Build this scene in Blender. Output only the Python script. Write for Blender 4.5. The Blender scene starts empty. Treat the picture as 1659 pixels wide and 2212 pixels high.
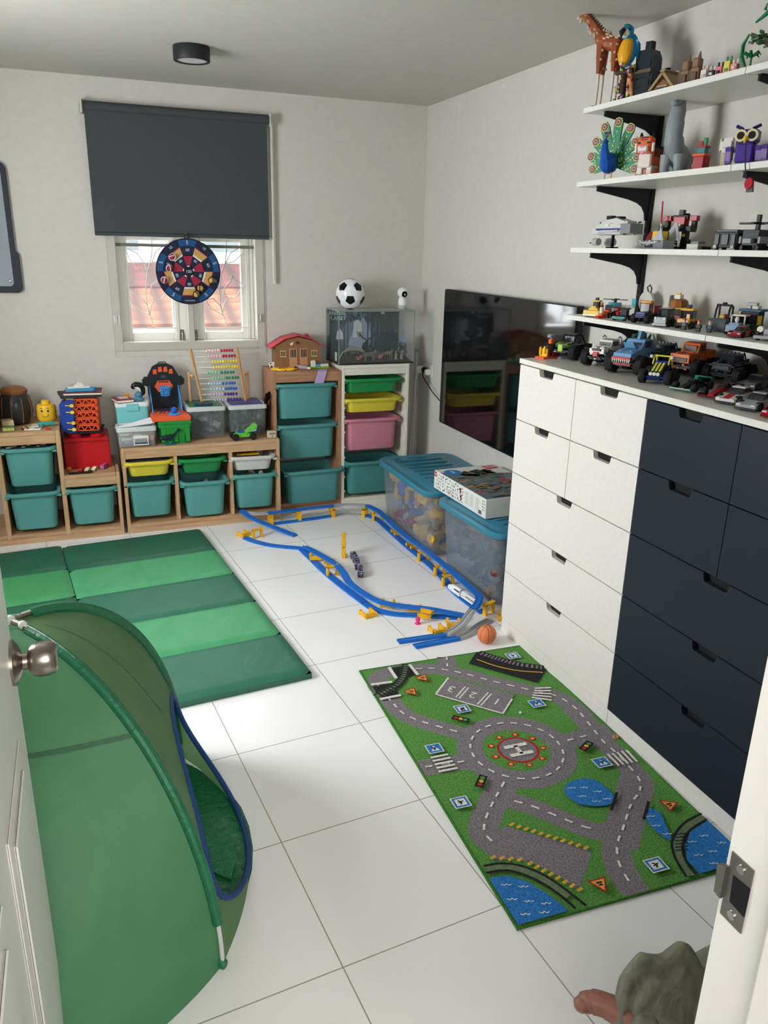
import bpy, bmesh, math, random
from mathutils import Matrix, Vector, Euler
random.seed(7)
SC = bpy.context.scene
COL = SC.collection
PI = math.pi
R = math.radians

# ---------------------------------------------------------------- camera
cd = bpy.data.cameras.new('camera')
cd.sensor_fit = 'HORIZONTAL'
cd.sensor_width = 36.0
cd.lens = 36.0 * 1697.4324 / 1659.0
cd.clip_start = 0.02
cam = bpy.data.objects.new('camera', cd)
COL.objects.link(cam)
cam.location = (-1.6769, -2.8308, 1.6509)
cam.matrix_world = Matrix.Translation(cam.location) @ (Matrix.Rotation(-0.3685, 4, 'Z') @ Matrix.Rotation(1.246, 4, 'X') @ Matrix.Rotation(0.0228, 4, 'Z'))
SC.camera = cam

# ---------------------------------------------------------------- world, lights, exposure
w = bpy.data.worlds.new('sky')
SC.world = w
w.use_nodes = True
nt = w.node_tree
bg = nt.nodes['Background']
bg.inputs['Color'].default_value = (0.93, 0.97, 1.0, 1)
bg.inputs['Strength'].default_value = SKY = 11.0
SC.view_settings.view_transform = 'Standard'
SC.view_settings.look = 'None'
SC.view_settings.exposure = 0.14
SC.view_settings.gamma = 1.0
SC.view_settings.use_curve_mapping = False
SC.cycles.use_denoising = True
SC.cycles.max_bounces = 10
SC.cycles.diffuse_bounces = 6
SC.cycles.transparent_max_bounces = 16
SC.cycles.sample_clamp_indirect = 6.0

def area(name, loc, rot, sx, sy, power, color=(1, 1, 1), portal=False):
    l = bpy.data.lights.new(name, 'AREA')
    l.shape = 'RECTANGLE'
    l.size, l.size_y, l.energy, l.color = sx, sy, power, color
    o = bpy.data.objects.new(name, l)
    COL.objects.link(o)
    o.location, o.rotation_euler = loc, rot
    if portal:
        l.cycles.is_portal = True
    return o
area('window_portal', (-1.02, 2.37, 1.36), (R(-90), 0, 0), 0.86, 0.7, 1, portal=True)
# added daylight panel outside an unseen, added left-hand window, and the lamp of the corridor behind the doorway
area('added_side_daylight', (-3.02, .1, 1.6), (0, R(-90), 0), 1.2, 1.0, 62, (0.97, 0.98, 1.0))
area('corridor_lamp', (-1.45, -3.45, 1.75), (R(90), 0, 0), 1.3, 1.1, 43, (1.0, 0.97, 0.93))

# ---------------------------------------------------------------- materials
def lin(c):
    return tuple((v / 12.92 if v <= 0.04045 else ((v + 0.055) / 1.055) ** 2.4) for v in c)
def rgb(*c):
    return lin([v / 255.0 for v in c]) + (1.0,)
MATS = {}
def new_mat(name):
    m = bpy.data.materials.new(name)
    m.use_nodes = True
    return m, m.node_tree, m.node_tree.nodes['Principled BSDF']
def P(c, rough=0.4, metal=0.0, noise=0.0, bump=0.0, scale=60.0, trans=0.0, sss=0.0, spec=0.24, coat=0.0):
    """procedural plastic, paint, metal or fabric of one colour; c = sRGB 0-255"""
    key = (c, rough, metal, noise, bump, scale, trans, spec, coat)
    if key in MATS:
        return MATS[key]
    m, t, b = new_mat('paint_%d_%d_%d' % c)
    b.inputs['Roughness'].default_value = rough
    b.inputs['Metallic'].default_value = metal
    b.inputs['Specular IOR Level'].default_value = spec
    b.inputs['Transmission Weight'].default_value = trans
    b.inputs['Coat Weight'].default_value = coat
    n = t.nodes.new('ShaderNodeTexNoise')
    n.inputs['Scale'].default_value = scale
    n.inputs['Detail'].default_value = 4
    tc = t.nodes.new('ShaderNodeTexCoord')
    t.links.new(tc.outputs['Object'], n.inputs['Vector'])
    mx = t.nodes.new('ShaderNodeMixRGB')
    mx.blend_type = 'MULTIPLY'
    mx.inputs['Color1'].default_value = rgb(*c)
    rp = t.nodes.new('ShaderNodeValToRGB')
    lo = max(0.0, 1.0 - max(noise, 0.03) * 2)
    rp.color_ramp.elements[0].color = (lo, lo, lo, 1)
    rp.color_ramp.elements[0].position = 0.3
    rp.color_ramp.elements[1].position = 0.7
    mx.inputs['Fac'].default_value = 1.0
    t.links.new(n.outputs['Fac'], rp.inputs['Fac'])
    t.links.new(rp.outputs['Color'], mx.inputs['Color2'])
    t.links.new(mx.outputs['Color'], b.inputs['Base Color'])
    if bump:
        bn = t.nodes.new('ShaderNodeBump')
        bn.inputs['Strength'].default_value = bump
        bn.inputs['Distance'].default_value = 0.004
        t.links.new(n.outputs['Fac'], bn.inputs['Height'])
        t.links.new(bn.outputs['Normal'], b.inputs['Normal'])
    MATS[key] = m
    return m
def wood(name, c1, c2, axis, scale=1.0):
    m, t, b = new_mat(name)
    tc = t.nodes.new('ShaderNodeTexCoord')
    mp = t.nodes.new('ShaderNodeMapping')
    s = [16 * scale] * 3
    s[axis] = 1.6 * scale
    mp.inputs['Scale'].default_value = s
    n = t.nodes.new('ShaderNodeTexNoise')
    n.inputs['Scale'].default_value = 2.2
    n.inputs['Detail'].default_value = 6
    n.inputs['Distortion'].default_value = 1.2
    r = t.nodes.new('ShaderNodeValToRGB')
    r.color_ramp.elements[0].color, r.color_ramp.elements[0].position = rgb(*c2), 0.32
    r.color_ramp.elements[1].color, r.color_ramp.elements[1].position = rgb(*c1), 0.66
    t.links.new(tc.outputs['Object'], mp.inputs['Vector'])
    t.links.new(mp.outputs['Vector'], n.inputs['Vector'])
    t.links.new(n.outputs['Fac'], r.inputs['Fac'])
    t.links.new(r.outputs['Color'], b.inputs['Base Color'])
    b.inputs['Roughness'].default_value = 0.5
    return m
def clear(name, c, alpha, rough=0.1, clarity=0.0):
    """clear or milky plastic and glass: part of the light passes straight through"""
    m, t, b = new_mat(name)
    b.inputs['Base Color'].default_value = rgb(*c)
    b.inputs['Roughness'].default_value = rough
    b.inputs['Alpha'].default_value = alpha
    n = t.nodes.new('ShaderNodeTexNoise')
    n.inputs['Scale'].default_value = 9
    mr = t.nodes.new('ShaderNodeMapRange')
    mr.inputs['To Min'].default_value = alpha * 0.85
    mr.inputs['To Max'].default_value = min(1, alpha * 1.15)
    t.links.new(n.outputs['Fac'], mr.inputs['Value'])
    t.links.new(mr.outputs['Result'], b.inputs['Alpha'])
    return m
def emit(name, c, s):
    m, t, b = new_mat(name)
    b.inputs['Base Color'].default_value = rgb(*c)
    b.inputs['Emission Color'].default_value = rgb(*c)
    b.inputs['Emission Strength'].default_value = s
    return m
def cloth(c, c2=None, rough=0.6, wrinkle=0.25, scale=5.0, trans=0.0, sheen=0.2):
    key = ('cloth', c, c2, rough, wrinkle, scale, trans)
    if key in MATS:
        return MATS[key]
    m, t, b = new_mat('cloth_%d_%d_%d' % c)
    b.inputs['Roughness'].default_value = rough
    tc = t.nodes.new('ShaderNodeTexCoord')
    n = t.nodes.new('ShaderNodeTexNoise')
    n.inputs['Scale'].default_value = scale
    n.inputs['Detail'].default_value = 5
    n.inputs['Distortion'].default_value = 1.5
    t.links.new(tc.outputs['Object'], n.inputs['Vector'])
    r = t.nodes.new('ShaderNodeValToRGB')
    c2 = c2 or tuple(int(v * 0.9) for v in c)
    r.color_ramp.elements[0].color, r.color_ramp.elements[0].position = rgb(*c2), 0.3
    r.color_ramp.elements[1].color, r.color_ramp.elements[1].position = rgb(*c), 0.7
    t.links.new(n.outputs['Fac'], r.inputs['Fac'])
    t.links.new(r.outputs['Color'], b.inputs['Base Color'])
    bn = t.nodes.new('ShaderNodeBump')
    bn.inputs['Strength'].default_value = wrinkle
    bn.inputs['Distance'].default_value = 0.02
    t.links.new(n.outputs['Fac'], bn.inputs['Height'])
    t.links.new(bn.outputs['Normal'], b.inputs['Normal'])
    if trans:
        tr = t.nodes.new('ShaderNodeBsdfTranslucent')
        t.links.new(r.outputs['Color'], tr.inputs['Color'])
        ms = t.nodes.new('ShaderNodeMixShader')
        ms.inputs['Fac'].default_value = trans
        out = t.nodes['Material Output']
        t.links.new(b.outputs['BSDF'], ms.inputs[1])
        t.links.new(tr.outputs['BSDF'], ms.inputs[2])
        t.links.new(ms.outputs['Shader'], out.inputs['Surface'])
    MATS[key] = m
    return m

# ---------------------------------------------------------------- mesh helpers
def T(x, y, z): return Matrix.Translation((x, y, z))
def RZ(a): return Matrix.Rotation(a, 4, 'Z')
def RX(a): return Matrix.Rotation(a, 4, 'X')
def RY(a): return Matrix.Rotation(a, 4, 'Y')
def S(x, y, z): return Matrix.Diagonal((x, y, z, 1))
class MB:
    """collects shapes; build() links them as ONE mesh object. mi = material slot of the next shapes, X = transform of the next shapes"""
    def __init__(s, X=None):
        s.bm = bmesh.new()
        s.mi = 0
        s.X = X or Matrix()
    def _fin(s, verts, M=None, flip=False):
        M = s.X @ M if M is not None else s.X
        bmesh.ops.transform(s.bm, matrix=M, verts=verts)
        fs = set(f for v in verts for f in v.link_faces)
        for f in fs:
            f.material_index = s.mi
        return s
    def box(s, c, d, rot=None, bev=0.0, seg=2):
        vs = bmesh.ops.create_cube(s.bm, size=1.0, matrix=S(*d))['verts']
        if bev:
            es = list(set(e for v in vs for e in v.link_edges))
            r = bmesh.ops.bevel(s.bm, geom=es, offset=bev, segments=seg, affect='EDGES', clamp_overlap=True)
            vs = list(set(r['verts']) | set(v for v in vs if v.is_valid))
        M = T(*c)
        if rot is not None:
            M = M @ (Euler(rot).to_matrix().to_4x4() if not isinstance(rot, Matrix) else rot)
        return s._fin(vs, M)
    def b2(s, a, b, bev=0.0, seg=2):
        return s.box([(p + q) / 2 for p, q in zip(a, b)], [abs(q - p) for p, q in zip(a, b)], None, bev, seg)
    def cyl(s, p, q, r, r2=None, n=16, cap=True):
        p, q = Vector(p), Vector(q)
        d = q - p
        vs = bmesh.ops.create_cone(s.bm, cap_ends=cap, cap_tris=False, segments=n, radius1=r, radius2=r if r2 is None else r2, depth=d.length)['verts']
        return s._fin(vs, Matrix.Translation((p + q) / 2) @ d.to_track_quat('Z', 'Y').to_matrix().to_4x4())
    def ball(s, c, r, u=16, v=10, rot=None):
        vs = bmesh.ops.create_uvsphere(s.bm, u_segments=u, v_segments=v, radius=1.0)['verts']
        rr = (r, r, r) if not hasattr(r, '__len__') else r
        M = T(*c)
        if rot is not None:
            M = M @ Euler(rot).to_matrix().to_4x4()
        return s._fin(vs, M @ S(*rr))
    def tube(s, pts, r, n=8, closed=False, cap=True):
        """round bar along a polyline; r a number or one per point"""
        pts = [Vector(p) for p in pts]
        k = len(pts)
        rs = [r] * k if not hasattr(r, '__len__') else list(r)
        rings = []
        up = None
        for i, p in enumerate(pts):
            a = pts[(i - 1) % k] if (closed or i > 0) else p
            b = pts[(i + 1) % k] if (closed or i < k - 1) else p
            d = (b - a).normalized()
            if up is None:
                up = Vector((0, 0, 1)) if abs(d.z) < 0.9 else Vector((1, 0, 0))
            x = d.cross(up).normalized()
            y = x.cross(d).normalized()
            up = y
            rings.append([s.bm.verts.new(p + (x * math.cos(2 * PI * j / n) + y * math.sin(2 * PI * j / n)) * rs[i]) for j in range(n)])
        vs = [v for g in rings for v in g]
        for i in range(k if closed else k - 1):
            g, h = rings[i], rings[(i + 1) % k]
            for j in range(n):
                s.bm.faces.new((g[j], g[(j + 1) % n], h[(j + 1) % n], h[j]))
        if cap and not closed:
            s.bm.faces.new(rings[0][::-1])
            s.bm.faces.new(rings[-1])
        return s._fin(vs)
    def lathe(s, prof, c=(0, 0, 0), n=24, M=None, cap=True):
        """profile [(radius, z)] turned about z"""
        rings = []
        for r, z in prof:
            rings.append([s.bm.verts.new((r * math.cos(2 * PI * j / n), r * math.sin(2 * PI * j / n), z)) for j in range(n)])
        for g, h in zip(rings, rings[1:]):
            for j in range(n):
                s.bm.faces.new((g[j], g[(j + 1) % n], h[(j + 1) % n], h[j]))
        if cap:
            s.bm.faces.new(rings[0][::-1])
            s.bm.faces.new(rings[-1])
        vs = [v for g in rings for v in g]
        return s._fin(vs, T(*c) @ (M or Matrix()))
    def ext(s, poly, a, b, axis='y', M=None):
        """2D outline extruded from a to b along axis ('y': outline in xz, 'x': in yz, 'z': in xy)"""
        f = {'y': lambda p, t: (p[0], t, p[1]), 'x': lambda p, t: (t, p[0], p[1]), 'z': lambda p, t: (p[0], p[1], t)}[axis]
        A = [s.bm.verts.new(f(p, a)) for p in poly]
        B = [s.bm.verts.new(f(p, b)) for p in poly]
        n = len(poly)
        s.bm.faces.new(A[::-1])
        s.bm.faces.new(B)
        for i in range(n):
            s.bm.faces.new((A[i], A[(i + 1) % n], B[(i + 1) % n], B[i]))
        return s._fin(A + B, M)
    def face(s, pts):
        vs = [s.bm.verts.new(p) for p in pts]
        s.bm.faces.new(vs)
        return s._fin(vs)
    def grid(s, f, nu, nv, closeu=False):
        """surface f(u, v), u and v in 0..1; f may return None to leave a hole"""
        g = []
        for i in range(nu + (0 if closeu else 1)):
            g.append([s.bm.verts.new(f(i / nu, j / nv)) for j in range(nv + 1)])
        k = len(g)
        for i in range(nu):
            for j in range(nv):
                a, b = g[i], g[(i + 1) % k]
                s.bm.faces.new((a[j], b[j], b[j + 1], a[j + 1]))
        return s._fin([v for r in g for v in r])
    def text(s, body, size, M, depth=0.0005):
        cu = bpy.data.curves.new('lettering', 'FONT')
        cu.body, cu.size, cu.extrude = body, size, depth
        cu.align_x, cu.align_y = 'CENTER', 'CENTER'
        o = bpy.data.objects.new('lettering', cu)
        me = bpy.data.meshes.new_from_object(o)
        n0 = len(s.bm.verts)
        s.bm.from_mesh(me)
        s.bm.verts.ensure_lookup_table()
        vs = s.bm.verts[n0:]
        bpy.data.objects.remove(o)
        bpy.data.curves.remove(cu)
        bpy.data.meshes.remove(me)
        return s._fin(vs, M)
    def mesh(s, name, mats, smooth=True, ang=0.6):
        bmesh.ops.recalc_face_normals(s.bm, faces=s.bm.faces)
        me = bpy.data.meshes.new(name)
        s.bm.to_mesh(me)
        s.bm.free()
        for m in (mats if isinstance(mats, (list, tuple)) else [mats]):
            me.materials.append(m)
        if smooth:
            me.shade_smooth()
            me.set_sharp_from_angle(angle=ang)
        return me
    def build(s, name, mats, parent=None, loc=(0, 0, 0), rot=(0, 0, 0), smooth=True, ang=0.6):
        return put(name, s.mesh(name, mats, smooth, ang), parent, loc, rot)
def put(name, me, parent=None, loc=(0, 0, 0), rot=(0, 0, 0)):
    o = bpy.data.objects.new(name, me)
    COL.objects.link(o)
    o.location, o.rotation_euler = loc, rot
    if parent is not None:
        o.parent = parent
    return o
def tag(o, label=None, cat=None, group=None, kind=None):
    if label: o['label'] = label
    if cat: o['category'] = cat
    if group: o['group'] = group
    if kind: o['kind'] = kind
    return o
def thing(name, label, cat, loc=(0, 0, 0), rotz=0.0, group=None):
    o = bpy.data.objects.new(name, None)
    COL.objects.link(o)
    o.empty_display_size = 0.05
    o.location, o.rotation_euler = loc, (0, 0, rotz)
    return tag(o, label, cat, group)
def kids(o):
    return [c for c in COL.objects if c.parent == o]
def dup(root, loc, rotz=None, label=None, group=None):
    """a copy of a thing with copies of its parts and sub-parts (mesh data shared)"""
    def cp(o, par):
        c = o.copy()
        COL.objects.link(c)
        if par is not None:
            c.parent = par
        for ch in o.children:
            cp(ch, c)
        return c
    r = cp(root, None)
    r.location = loc
    if rotz is not None:
        r.rotation_euler = (0, 0, rotz)
    if label: r['label'] = label
    if group: r['group'] = group
    return r

# common materials
WALL = P((202, 199, 193), 0.75, noise=0.006, bump=0.03, scale=25)
CEIL = P((192, 189, 183), 0.8, noise=0.006, bump=0.03, scale=20)
WHITE = P((225, 224, 216), 0.35, noise=0.01)
DOORW = P((226, 225, 220), 0.3, noise=0.02, scale=8)
BLACK = P((26, 28, 32), 0.45)
DARK = P((45, 48, 52), 0.45)
GREY = P((135, 138, 142), 0.4)
LGREY = P((178, 180, 182), 0.4)
STEEL = P((165, 160, 152), 0.3, 1.0)
CHROME = P((205, 205, 205), 0.15, 1.0)
RED = P((164, 18, 28), 0.3)
YELLOW = P((232, 186, 40), 0.35)
BLUE = P((28, 90, 190), 0.35)
LBLUE = P((110, 185, 220), 0.35)
GREEN = P((30, 130, 70), 0.35)
ORANGE = P((214, 92, 28), 0.35)
BROWN = P((110, 62, 38), 0.45)
TAN = P((196, 176, 140), 0.45)
CREAM = P((232, 226, 206), 0.4)
PINK = P((225, 140, 165), 0.35)
TEAL = P((92, 158, 152), 0.38, noise=0.015)
RUBBER = P((30, 30, 32), 0.7)
PURPLE = P((80, 60, 150), 0.4)
SMOKE = clear('smoked_clear_plastic', (40, 44, 50), 0.7, 0.1)
# ================================================================ the room
WX, WY, CZ, LX, FY = 0.517, 2.235, 2.50, -2.9, -2.30
def floor_mat():
    m, t, b = new_mat('white_floor_tiles')
    tc = t.nodes.new('ShaderNodeTexCoord')
    mp = t.nodes.new('ShaderNodeMapping')
    mp.vector_type = 'TEXTURE'
    mp.inputs['Location'].default_value = (-1.3047, -0.5344, 0)
    mp.inputs['Rotation'].default_value = (0, 0, R(5.011))
    mp.inputs['Scale'].default_value = (0.4573, 0.4613, 1)
    t.links.new(tc.outputs['Object'], mp.inputs['Vector'])
    sep = t.nodes.new('ShaderNodeSeparateXYZ')
    t.links.new(mp.outputs['Vector'], sep.inputs[0])
    def near(o):
        f = t.nodes.new('ShaderNodeMath'); f.operation = 'PINGPONG'; f.inputs[1].default_value = 0.5
        t.links.new(o, f.inputs[0])
        l = t.nodes.new('ShaderNodeMath'); l.operation = 'LESS_THAN'; l.inputs[1].default_value = 0.0036
        t.links.new(f.outputs[0], l.inputs[0])
        return l.outputs[0]
    mx = t.nodes.new('ShaderNodeMath'); mx.operation = 'MAXIMUM'
    t.links.new(near(sep.outputs[0]), mx.inputs[0]); t.links.new(near(sep.outputs[1]), mx.inputs[1])
    n = t.nodes.new('ShaderNodeTexNoise'); n.inputs['Scale'].default_value = 3
    r = t.nodes.new('ShaderNodeValToRGB')
    r.color_ramp.elements[0].color = rgb(234, 233, 233)
    r.color_ramp.elements[1].color = rgb(242, 241, 241)
    t.links.new(tc.outputs['Object'], n.inputs['Vector']); t.links.new(n.outputs['Fac'], r.inputs['Fac'])
    c = t.nodes.new('ShaderNodeMixRGB'); c.inputs['Color2'].default_value = rgb(158, 150, 140)
    t.links.new(mx.outputs[0], c.inputs['Fac']); t.links.new(r.outputs['Color'], c.inputs['Color1'])
    t.links.new(c.outputs['Color'], b.inputs['Base Color'])
    n2 = t.nodes.new('ShaderNodeTexNoise'); n2.inputs['Scale'].default_value = 90; n2.inputs['Detail'].default_value = 3
    t.links.new(tc.outputs['Object'], n2.inputs['Vector'])
    ad = t.nodes.new('ShaderNodeMath'); ad.operation = 'MULTIPLY_ADD'; ad.inputs[1].default_value = -1.4
    t.links.new(mx.outputs[0], ad.inputs[0]); t.links.new(n2.outputs['Fac'], ad.inputs[2])
    bn = t.nodes.new('ShaderNodeBump'); bn.inputs['Strength'].default_value = 0.12; bn.inputs['Distance'].default_value = 0.003
    t.links.new(ad.outputs[0], bn.inputs['Height']); t.links.new(bn.outputs['Normal'], b.inputs['Normal'])
    b.inputs['Roughness'].default_value = 0.28
    return m
def struct(name, mb, m, parent=None, **k):
    o = mb.build(name, m, parent, **k)
    if parent is None: o['kind'] = 'structure'
    return o
struct('floor', MB().b2((LX - .1, -4.3, -.1), (WX + .1, WY + .14, 0)), floor_mat())
struct('ceiling', MB().b2((LX - .1, -4.3, CZ), (WX + .1, WY + .14, CZ + .1)), CEIL)
struct('wall_right', MB().b2((WX, FY, 0), (WX + .1, WY + .14, CZ)), WALL)
mb = MB()
SY0, SY1, SZ0, SZ1 = -.42, .62, .98, 2.22
mb.b2((LX - .1, FY, 0), (LX, SY0, CZ)); mb.b2((LX - .1, SY1, 0), (LX, WY + .14, CZ)); mb.b2((LX - .1, SY0, 0), (LX, SY1, SZ0)); mb.b2((LX - .1, SY0, SZ1), (LX, SY1, CZ))
struct('wall_left', mb, WALL)
added_win = thing('added_side_window', None, None); added_win['kind'] = 'structure'  # unseen window added in the left wall as a source of daylight
mb = MB()
for y0, y1, z0, z1 in ((SY0, SY0 + .05, SZ0, SZ1), (SY1 - .05, SY1, SZ0, SZ1), (SY0 + .05, SY1 - .05, SZ0, SZ0 + .05), (SY0 + .05, SY1 - .05, SZ1 - .05, SZ1), (.08, .12, SZ0 + .05, SZ1 - .05)): mb.b2((LX - .08, y0, z0), (LX - .03, y1, z1), .003)
mb.build('window_frame', P((226, 224, 216), .35), added_win)
MB().b2((LX - .058, SY0 + .04, SZ0 + .04), (LX - .054, SY1 - .04, SZ1 - .04)).build('glass_pane', clear('added_window_glass', (235, 240, 240), .06, .02), added_win)
OX0, OX1, OZ0, OZ1 = -1.44, -.602, 1.043, 2.25
mb = MB()
mb.b2((LX - .1, WY, 0), (OX0, WY + .14, CZ)); mb.b2((OX1, WY, 0), (WX + .1, WY + .14, CZ))
mb.b2((OX0, WY, 0), (OX1, WY + .14, OZ0)); mb.b2((OX0, WY, OZ1), (OX1, WY + .14, CZ))
struct('wall_back', mb, WALL)
# front wall with the doorway the photographer stands in, and the corridor behind it
DX0, DX1, DZ = -1.885, -1.026, 2.05
mb = MB()
mb.b2((LX - .1, FY - .1, 0), (DX0 - .03, FY, CZ)); mb.b2((DX1 + .03, FY - .1, 0), (WX + .1, FY, CZ)); mb.b2((DX0 - .03, FY - .1, DZ + .03), (DX1 + .03, FY, CZ))
struct('wall_front', mb, WALL)
mb = MB()
mb.b2((LX - .1, -4.3, 0), (WX + .1, -4.2, CZ)); mb.b2((LX - .2, -4.2, 0), (LX - .1, FY - .1, CZ)); mb.b2((WX + .1, -4.2, 0), (WX + .2, FY - .1, CZ))
struct('wall_corridor', mb, WALL)
# door frame with its stop and strike plate (the jamb on the right of the photo)
fr = MB()
JX = DX1 - .004
JY = FY - .065            # room-side face of the stop
fr.b2((JX, FY - .13, 0), (DX1 + .03, FY + .012, DZ)); fr.b2((DX0 - .03, FY - .13, 0), (DX0, FY + .012, DZ)); fr.b2((DX0 - .03, FY - .13, DZ), (DX1 + .03, FY + .012, DZ + .03))
fr.b2((JX - .012, FY - .13, 0), (JX, JY, DZ)); fr.b2((DX1 + .03, FY, 0), (DX1 + .075, FY + .014, DZ + .07), .003); fr.b2((DX0 - .075, FY, 0), (DX0 - .03, FY + .014, DZ + .07), .003)
fro = struct('trim_1', fr, DOORW)
sp = MB()
sp.ext([(-.016, -.045), (.016, -.045), (.016, .045), (-.016, .045)], 0, .002, 'x')
sp.ext([(.016, -.022), (.026, -.02), (.028, .018), (.016, .024)], -.005, .002, 'x')
sp.mi = 1; sp.ext([(-.016, -.02), (.006, -.018), (.008, .018), (-.016, .02)], -.0008, .001, 'x')
sp.mi = 2
for z in (-.033, .033): sp.cyl((-.0015, .0, z), (.0005, .0, z), .0055, n=12)
sp.build('strike_plate', [P((150, 148, 146), .35, 1.0), P((20, 20, 24), .7), CHROME], fro, (JX - .002, FY - .010, .958))
# the open door leaf, seen nearly edge-on at the left of the photo
dr = MB()
dr.b2((-1.878, FY + .02, .008), (-1.838, -1.46, 2.04), .002)
dro = struct('door_1', dr, DOORW)
pn = MB()
for z0, z1 in ((.14, .86), (1.12, 1.9)):
    for y0, y1 in ((-2.2, -1.94), (-1.83, -1.57)):
        pn.b2((-1.838, y0, z0), (-1.834, y1, z1), .003)
        pn.b2((-1.835, y0 + .035, z0 + .035), (-1.829, y1 - .035, z1 - .035), .004)
pn.build('door_panel', DOORW, dro)
kn = MB(RY(PI / 2) @ S(1, 1, .74))
kn.lathe([(.040, 0), (.040, .006), (.030, .016), (.017, .022), (.0145, .024), (.0145, .034), (.02, .037), (.027, .045), (.0305, .06), (.0305, .078), (.027, .092), (.02, .098), (.0, .0985)], n=32)
kn.build('door_knob', P((158, 150, 140), .28, 1.0, noise=.02, scale=20), dro, (-1.838, -1.494, .962), ang=.9)

# ---------------------------------------------------------------- window, grille and outdoors
fo = MB()
FRM = P((188, 186, 174), .4)
SASH = P((226, 224, 216), .35)
def ring(mb, x0, z0, x1, z1, wd, y0, y1, bev=.003):
    mb.b2((x0, y0, z0), (x0 + wd, y1, z1), bev); mb.b2((x1 - wd, y0, z0), (x1, y1, z1), bev)
    mb.b2((x0 + wd, y0, z0), (x1 - wd, y1, z0 + wd), bev); mb.b2((x0 + wd, y0, z1 - wd), (x1 - wd, y1, z1), bev)
win = thing('window_1', None, None); win['kind'] = 'structure'
del_keys = [k for k in ('category',) if k in win]
mb = MB(); ring(mb, -1.505, .985, -.555, 2.3, .024, WY - .006, WY + .001)
mb.build('plaster_border', WALL, win)
mb = MB(); ring(mb, -1.483, 1.022, -.565, 2.28, .05, WY - .012, WY + .1)
mb.b2((-1.04, WY - .008, 1.05), (-1.006, WY + .09, 2.25), .003)
mb.build('window_frame', FRM, win)
mb = MB(); mb.b2((-1.433, WY + .028, 1.624), (-.615, WY + .045, 1.642)); mb.build('transom_bar', P((110, 108, 102), .5), win)
for k, (x0, x1, g0, g1) in enumerate(((-1.432, -1.036, -1.367, -1.122), (-1.008, -.614, -.93, -.69))):
    mb = MB(); y0, y1 = WY + .085, WY + .12
    mb.b2((x0, y0, 1.046), (g0, y1, 2.25), .003); mb.b2((g1, y0, 1.046), (x1, y1, 2.25), .003); mb.b2((g0, y0, 1.046), (g1, y1, 1.12), .003); mb.b2((g0, y0, 1.66), (g1, y1, 1.70), .003)
    s = mb.build('casement_sash', SASH, win)
    MB().b2((g0 - .004, y0 + .016, 1.115), (g1 + .004, y0 + .02, 2.25)).build('glass_pane', clear('window_glass', (235, 240, 240), .06, .02), s)
    hx = -1.073 if k == 0 else -.99
    mb = MB(); mb.b2((hx - .012, y0 - .006, 1.055), (hx + .012, y0, 1.135), .003); mb.tube([(hx, y0 - .006, 1.12), (hx, y0 - .018, 1.115), (hx, y0 - .02, 1.07), (hx, y0 - .014, 1.06)], .005)
    mb.build('window_handle', P((150, 150, 150), .3, 1.0), s)
for x0, x1 in ((-1.479, -1.44), (-.612, -.573)):
    mb = MB(); mb.b2((x0, WY - .016, 1.184), (x0 + .015, WY - .012, 1.235)); mb.b2((x1 - .015, WY - .016, 1.184), (x1, WY - .012, 1.235)); mb.cyl(((x0 + x1) / 2, WY - .017, 1.19), ((x0 + x1) / 2, WY - .017, 1.23), .006)
    mb.build('window_hinge', P((190, 190, 188), .35, .8), win)
GR = [
 [(-1.24,1.147),(-1.253,1.194),(-1.264,1.234),(-1.273,1.287),(-1.278,1.353),(-1.27,1.418),(-1.259,1.476),(-1.235,1.547),(-1.221,1.611),(-1.22,1.9)],
 [(-1.379,1.62),(-1.356,1.551),(-1.316,1.501),(-1.259,1.476)], [(-1.379,1.62),(-1.309,1.584),(-1.269,1.521),(-1.259,1.476)],
 [(-1.383,1.378),(-1.363,1.3),(-1.315,1.247),(-1.261,1.227)], [(-1.383,1.378),(-1.315,1.339),(-1.273,1.287),(-1.261,1.227)],
 [(-1.192,1.464),(-1.197,1.431),(-1.238,1.405),(-1.252,1.359),(-1.231,1.323),(-1.192,1.316),(-1.157,1.346),(-1.141,1.392),(-1.113,1.405),(-1.15,1.42),(-1.175,1.435),(-1.192,1.464)],
 [(-1.261,1.227),(-1.253,1.274),(-1.231,1.323)], [(-1.229,1.534),(-1.183,1.541),(-1.128,1.587),(-1.11,1.66)], [(-1.229,1.534),(-1.2,1.6),(-1.11,1.66)],
 [(-1.385,1.148),(-1.104,1.148)], [(-1.104,1.056),(-1.1,2.2)], [(-1.385,1.055),(-1.379,2.2)],
 [(-.798,1.148),(-.803,1.189),(-.819,1.231),(-.83,1.299),(-.829,1.387),(-.815,1.474),(-.788,1.54),(-.778,1.619),(-.779,1.9)],
 [(-.751,1.464),(-.754,1.434),(-.794,1.394),(-.806,1.36),(-.783,1.326),(-.741,1.326),(-.712,1.353),(-.696,1.391),(-.664,1.404),(-.702,1.421),(-.73,1.434),(-.751,1.464)],
 [(-.819,1.231),(-.806,1.285),(-.783,1.326)], [(-.788,1.534),(-.732,1.548),(-.682,1.595),(-.674,1.628)], [(-.788,1.534),(-.751,1.6),(-.673,1.648)],
 [(-.922,1.319),(-.89,1.265),(-.819,1.224)], [(-.922,1.319),(-.874,1.326),(-.834,1.285),(-.819,1.224)],
 [(-.938,1.146),(-.66,1.146)], [(-.66,1.055),(-.655,2.2)], [(-.938,1.055),(-.94,2.2)], [(-.996,1.083),(-.938,1.08)]]
mb = MB()
for pl in GR: mb.tube([(x, WY + .065, z) for x, z in pl], .0035, 6)
mb.build('window_grille', P((205, 203, 196), .4), win)

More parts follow.
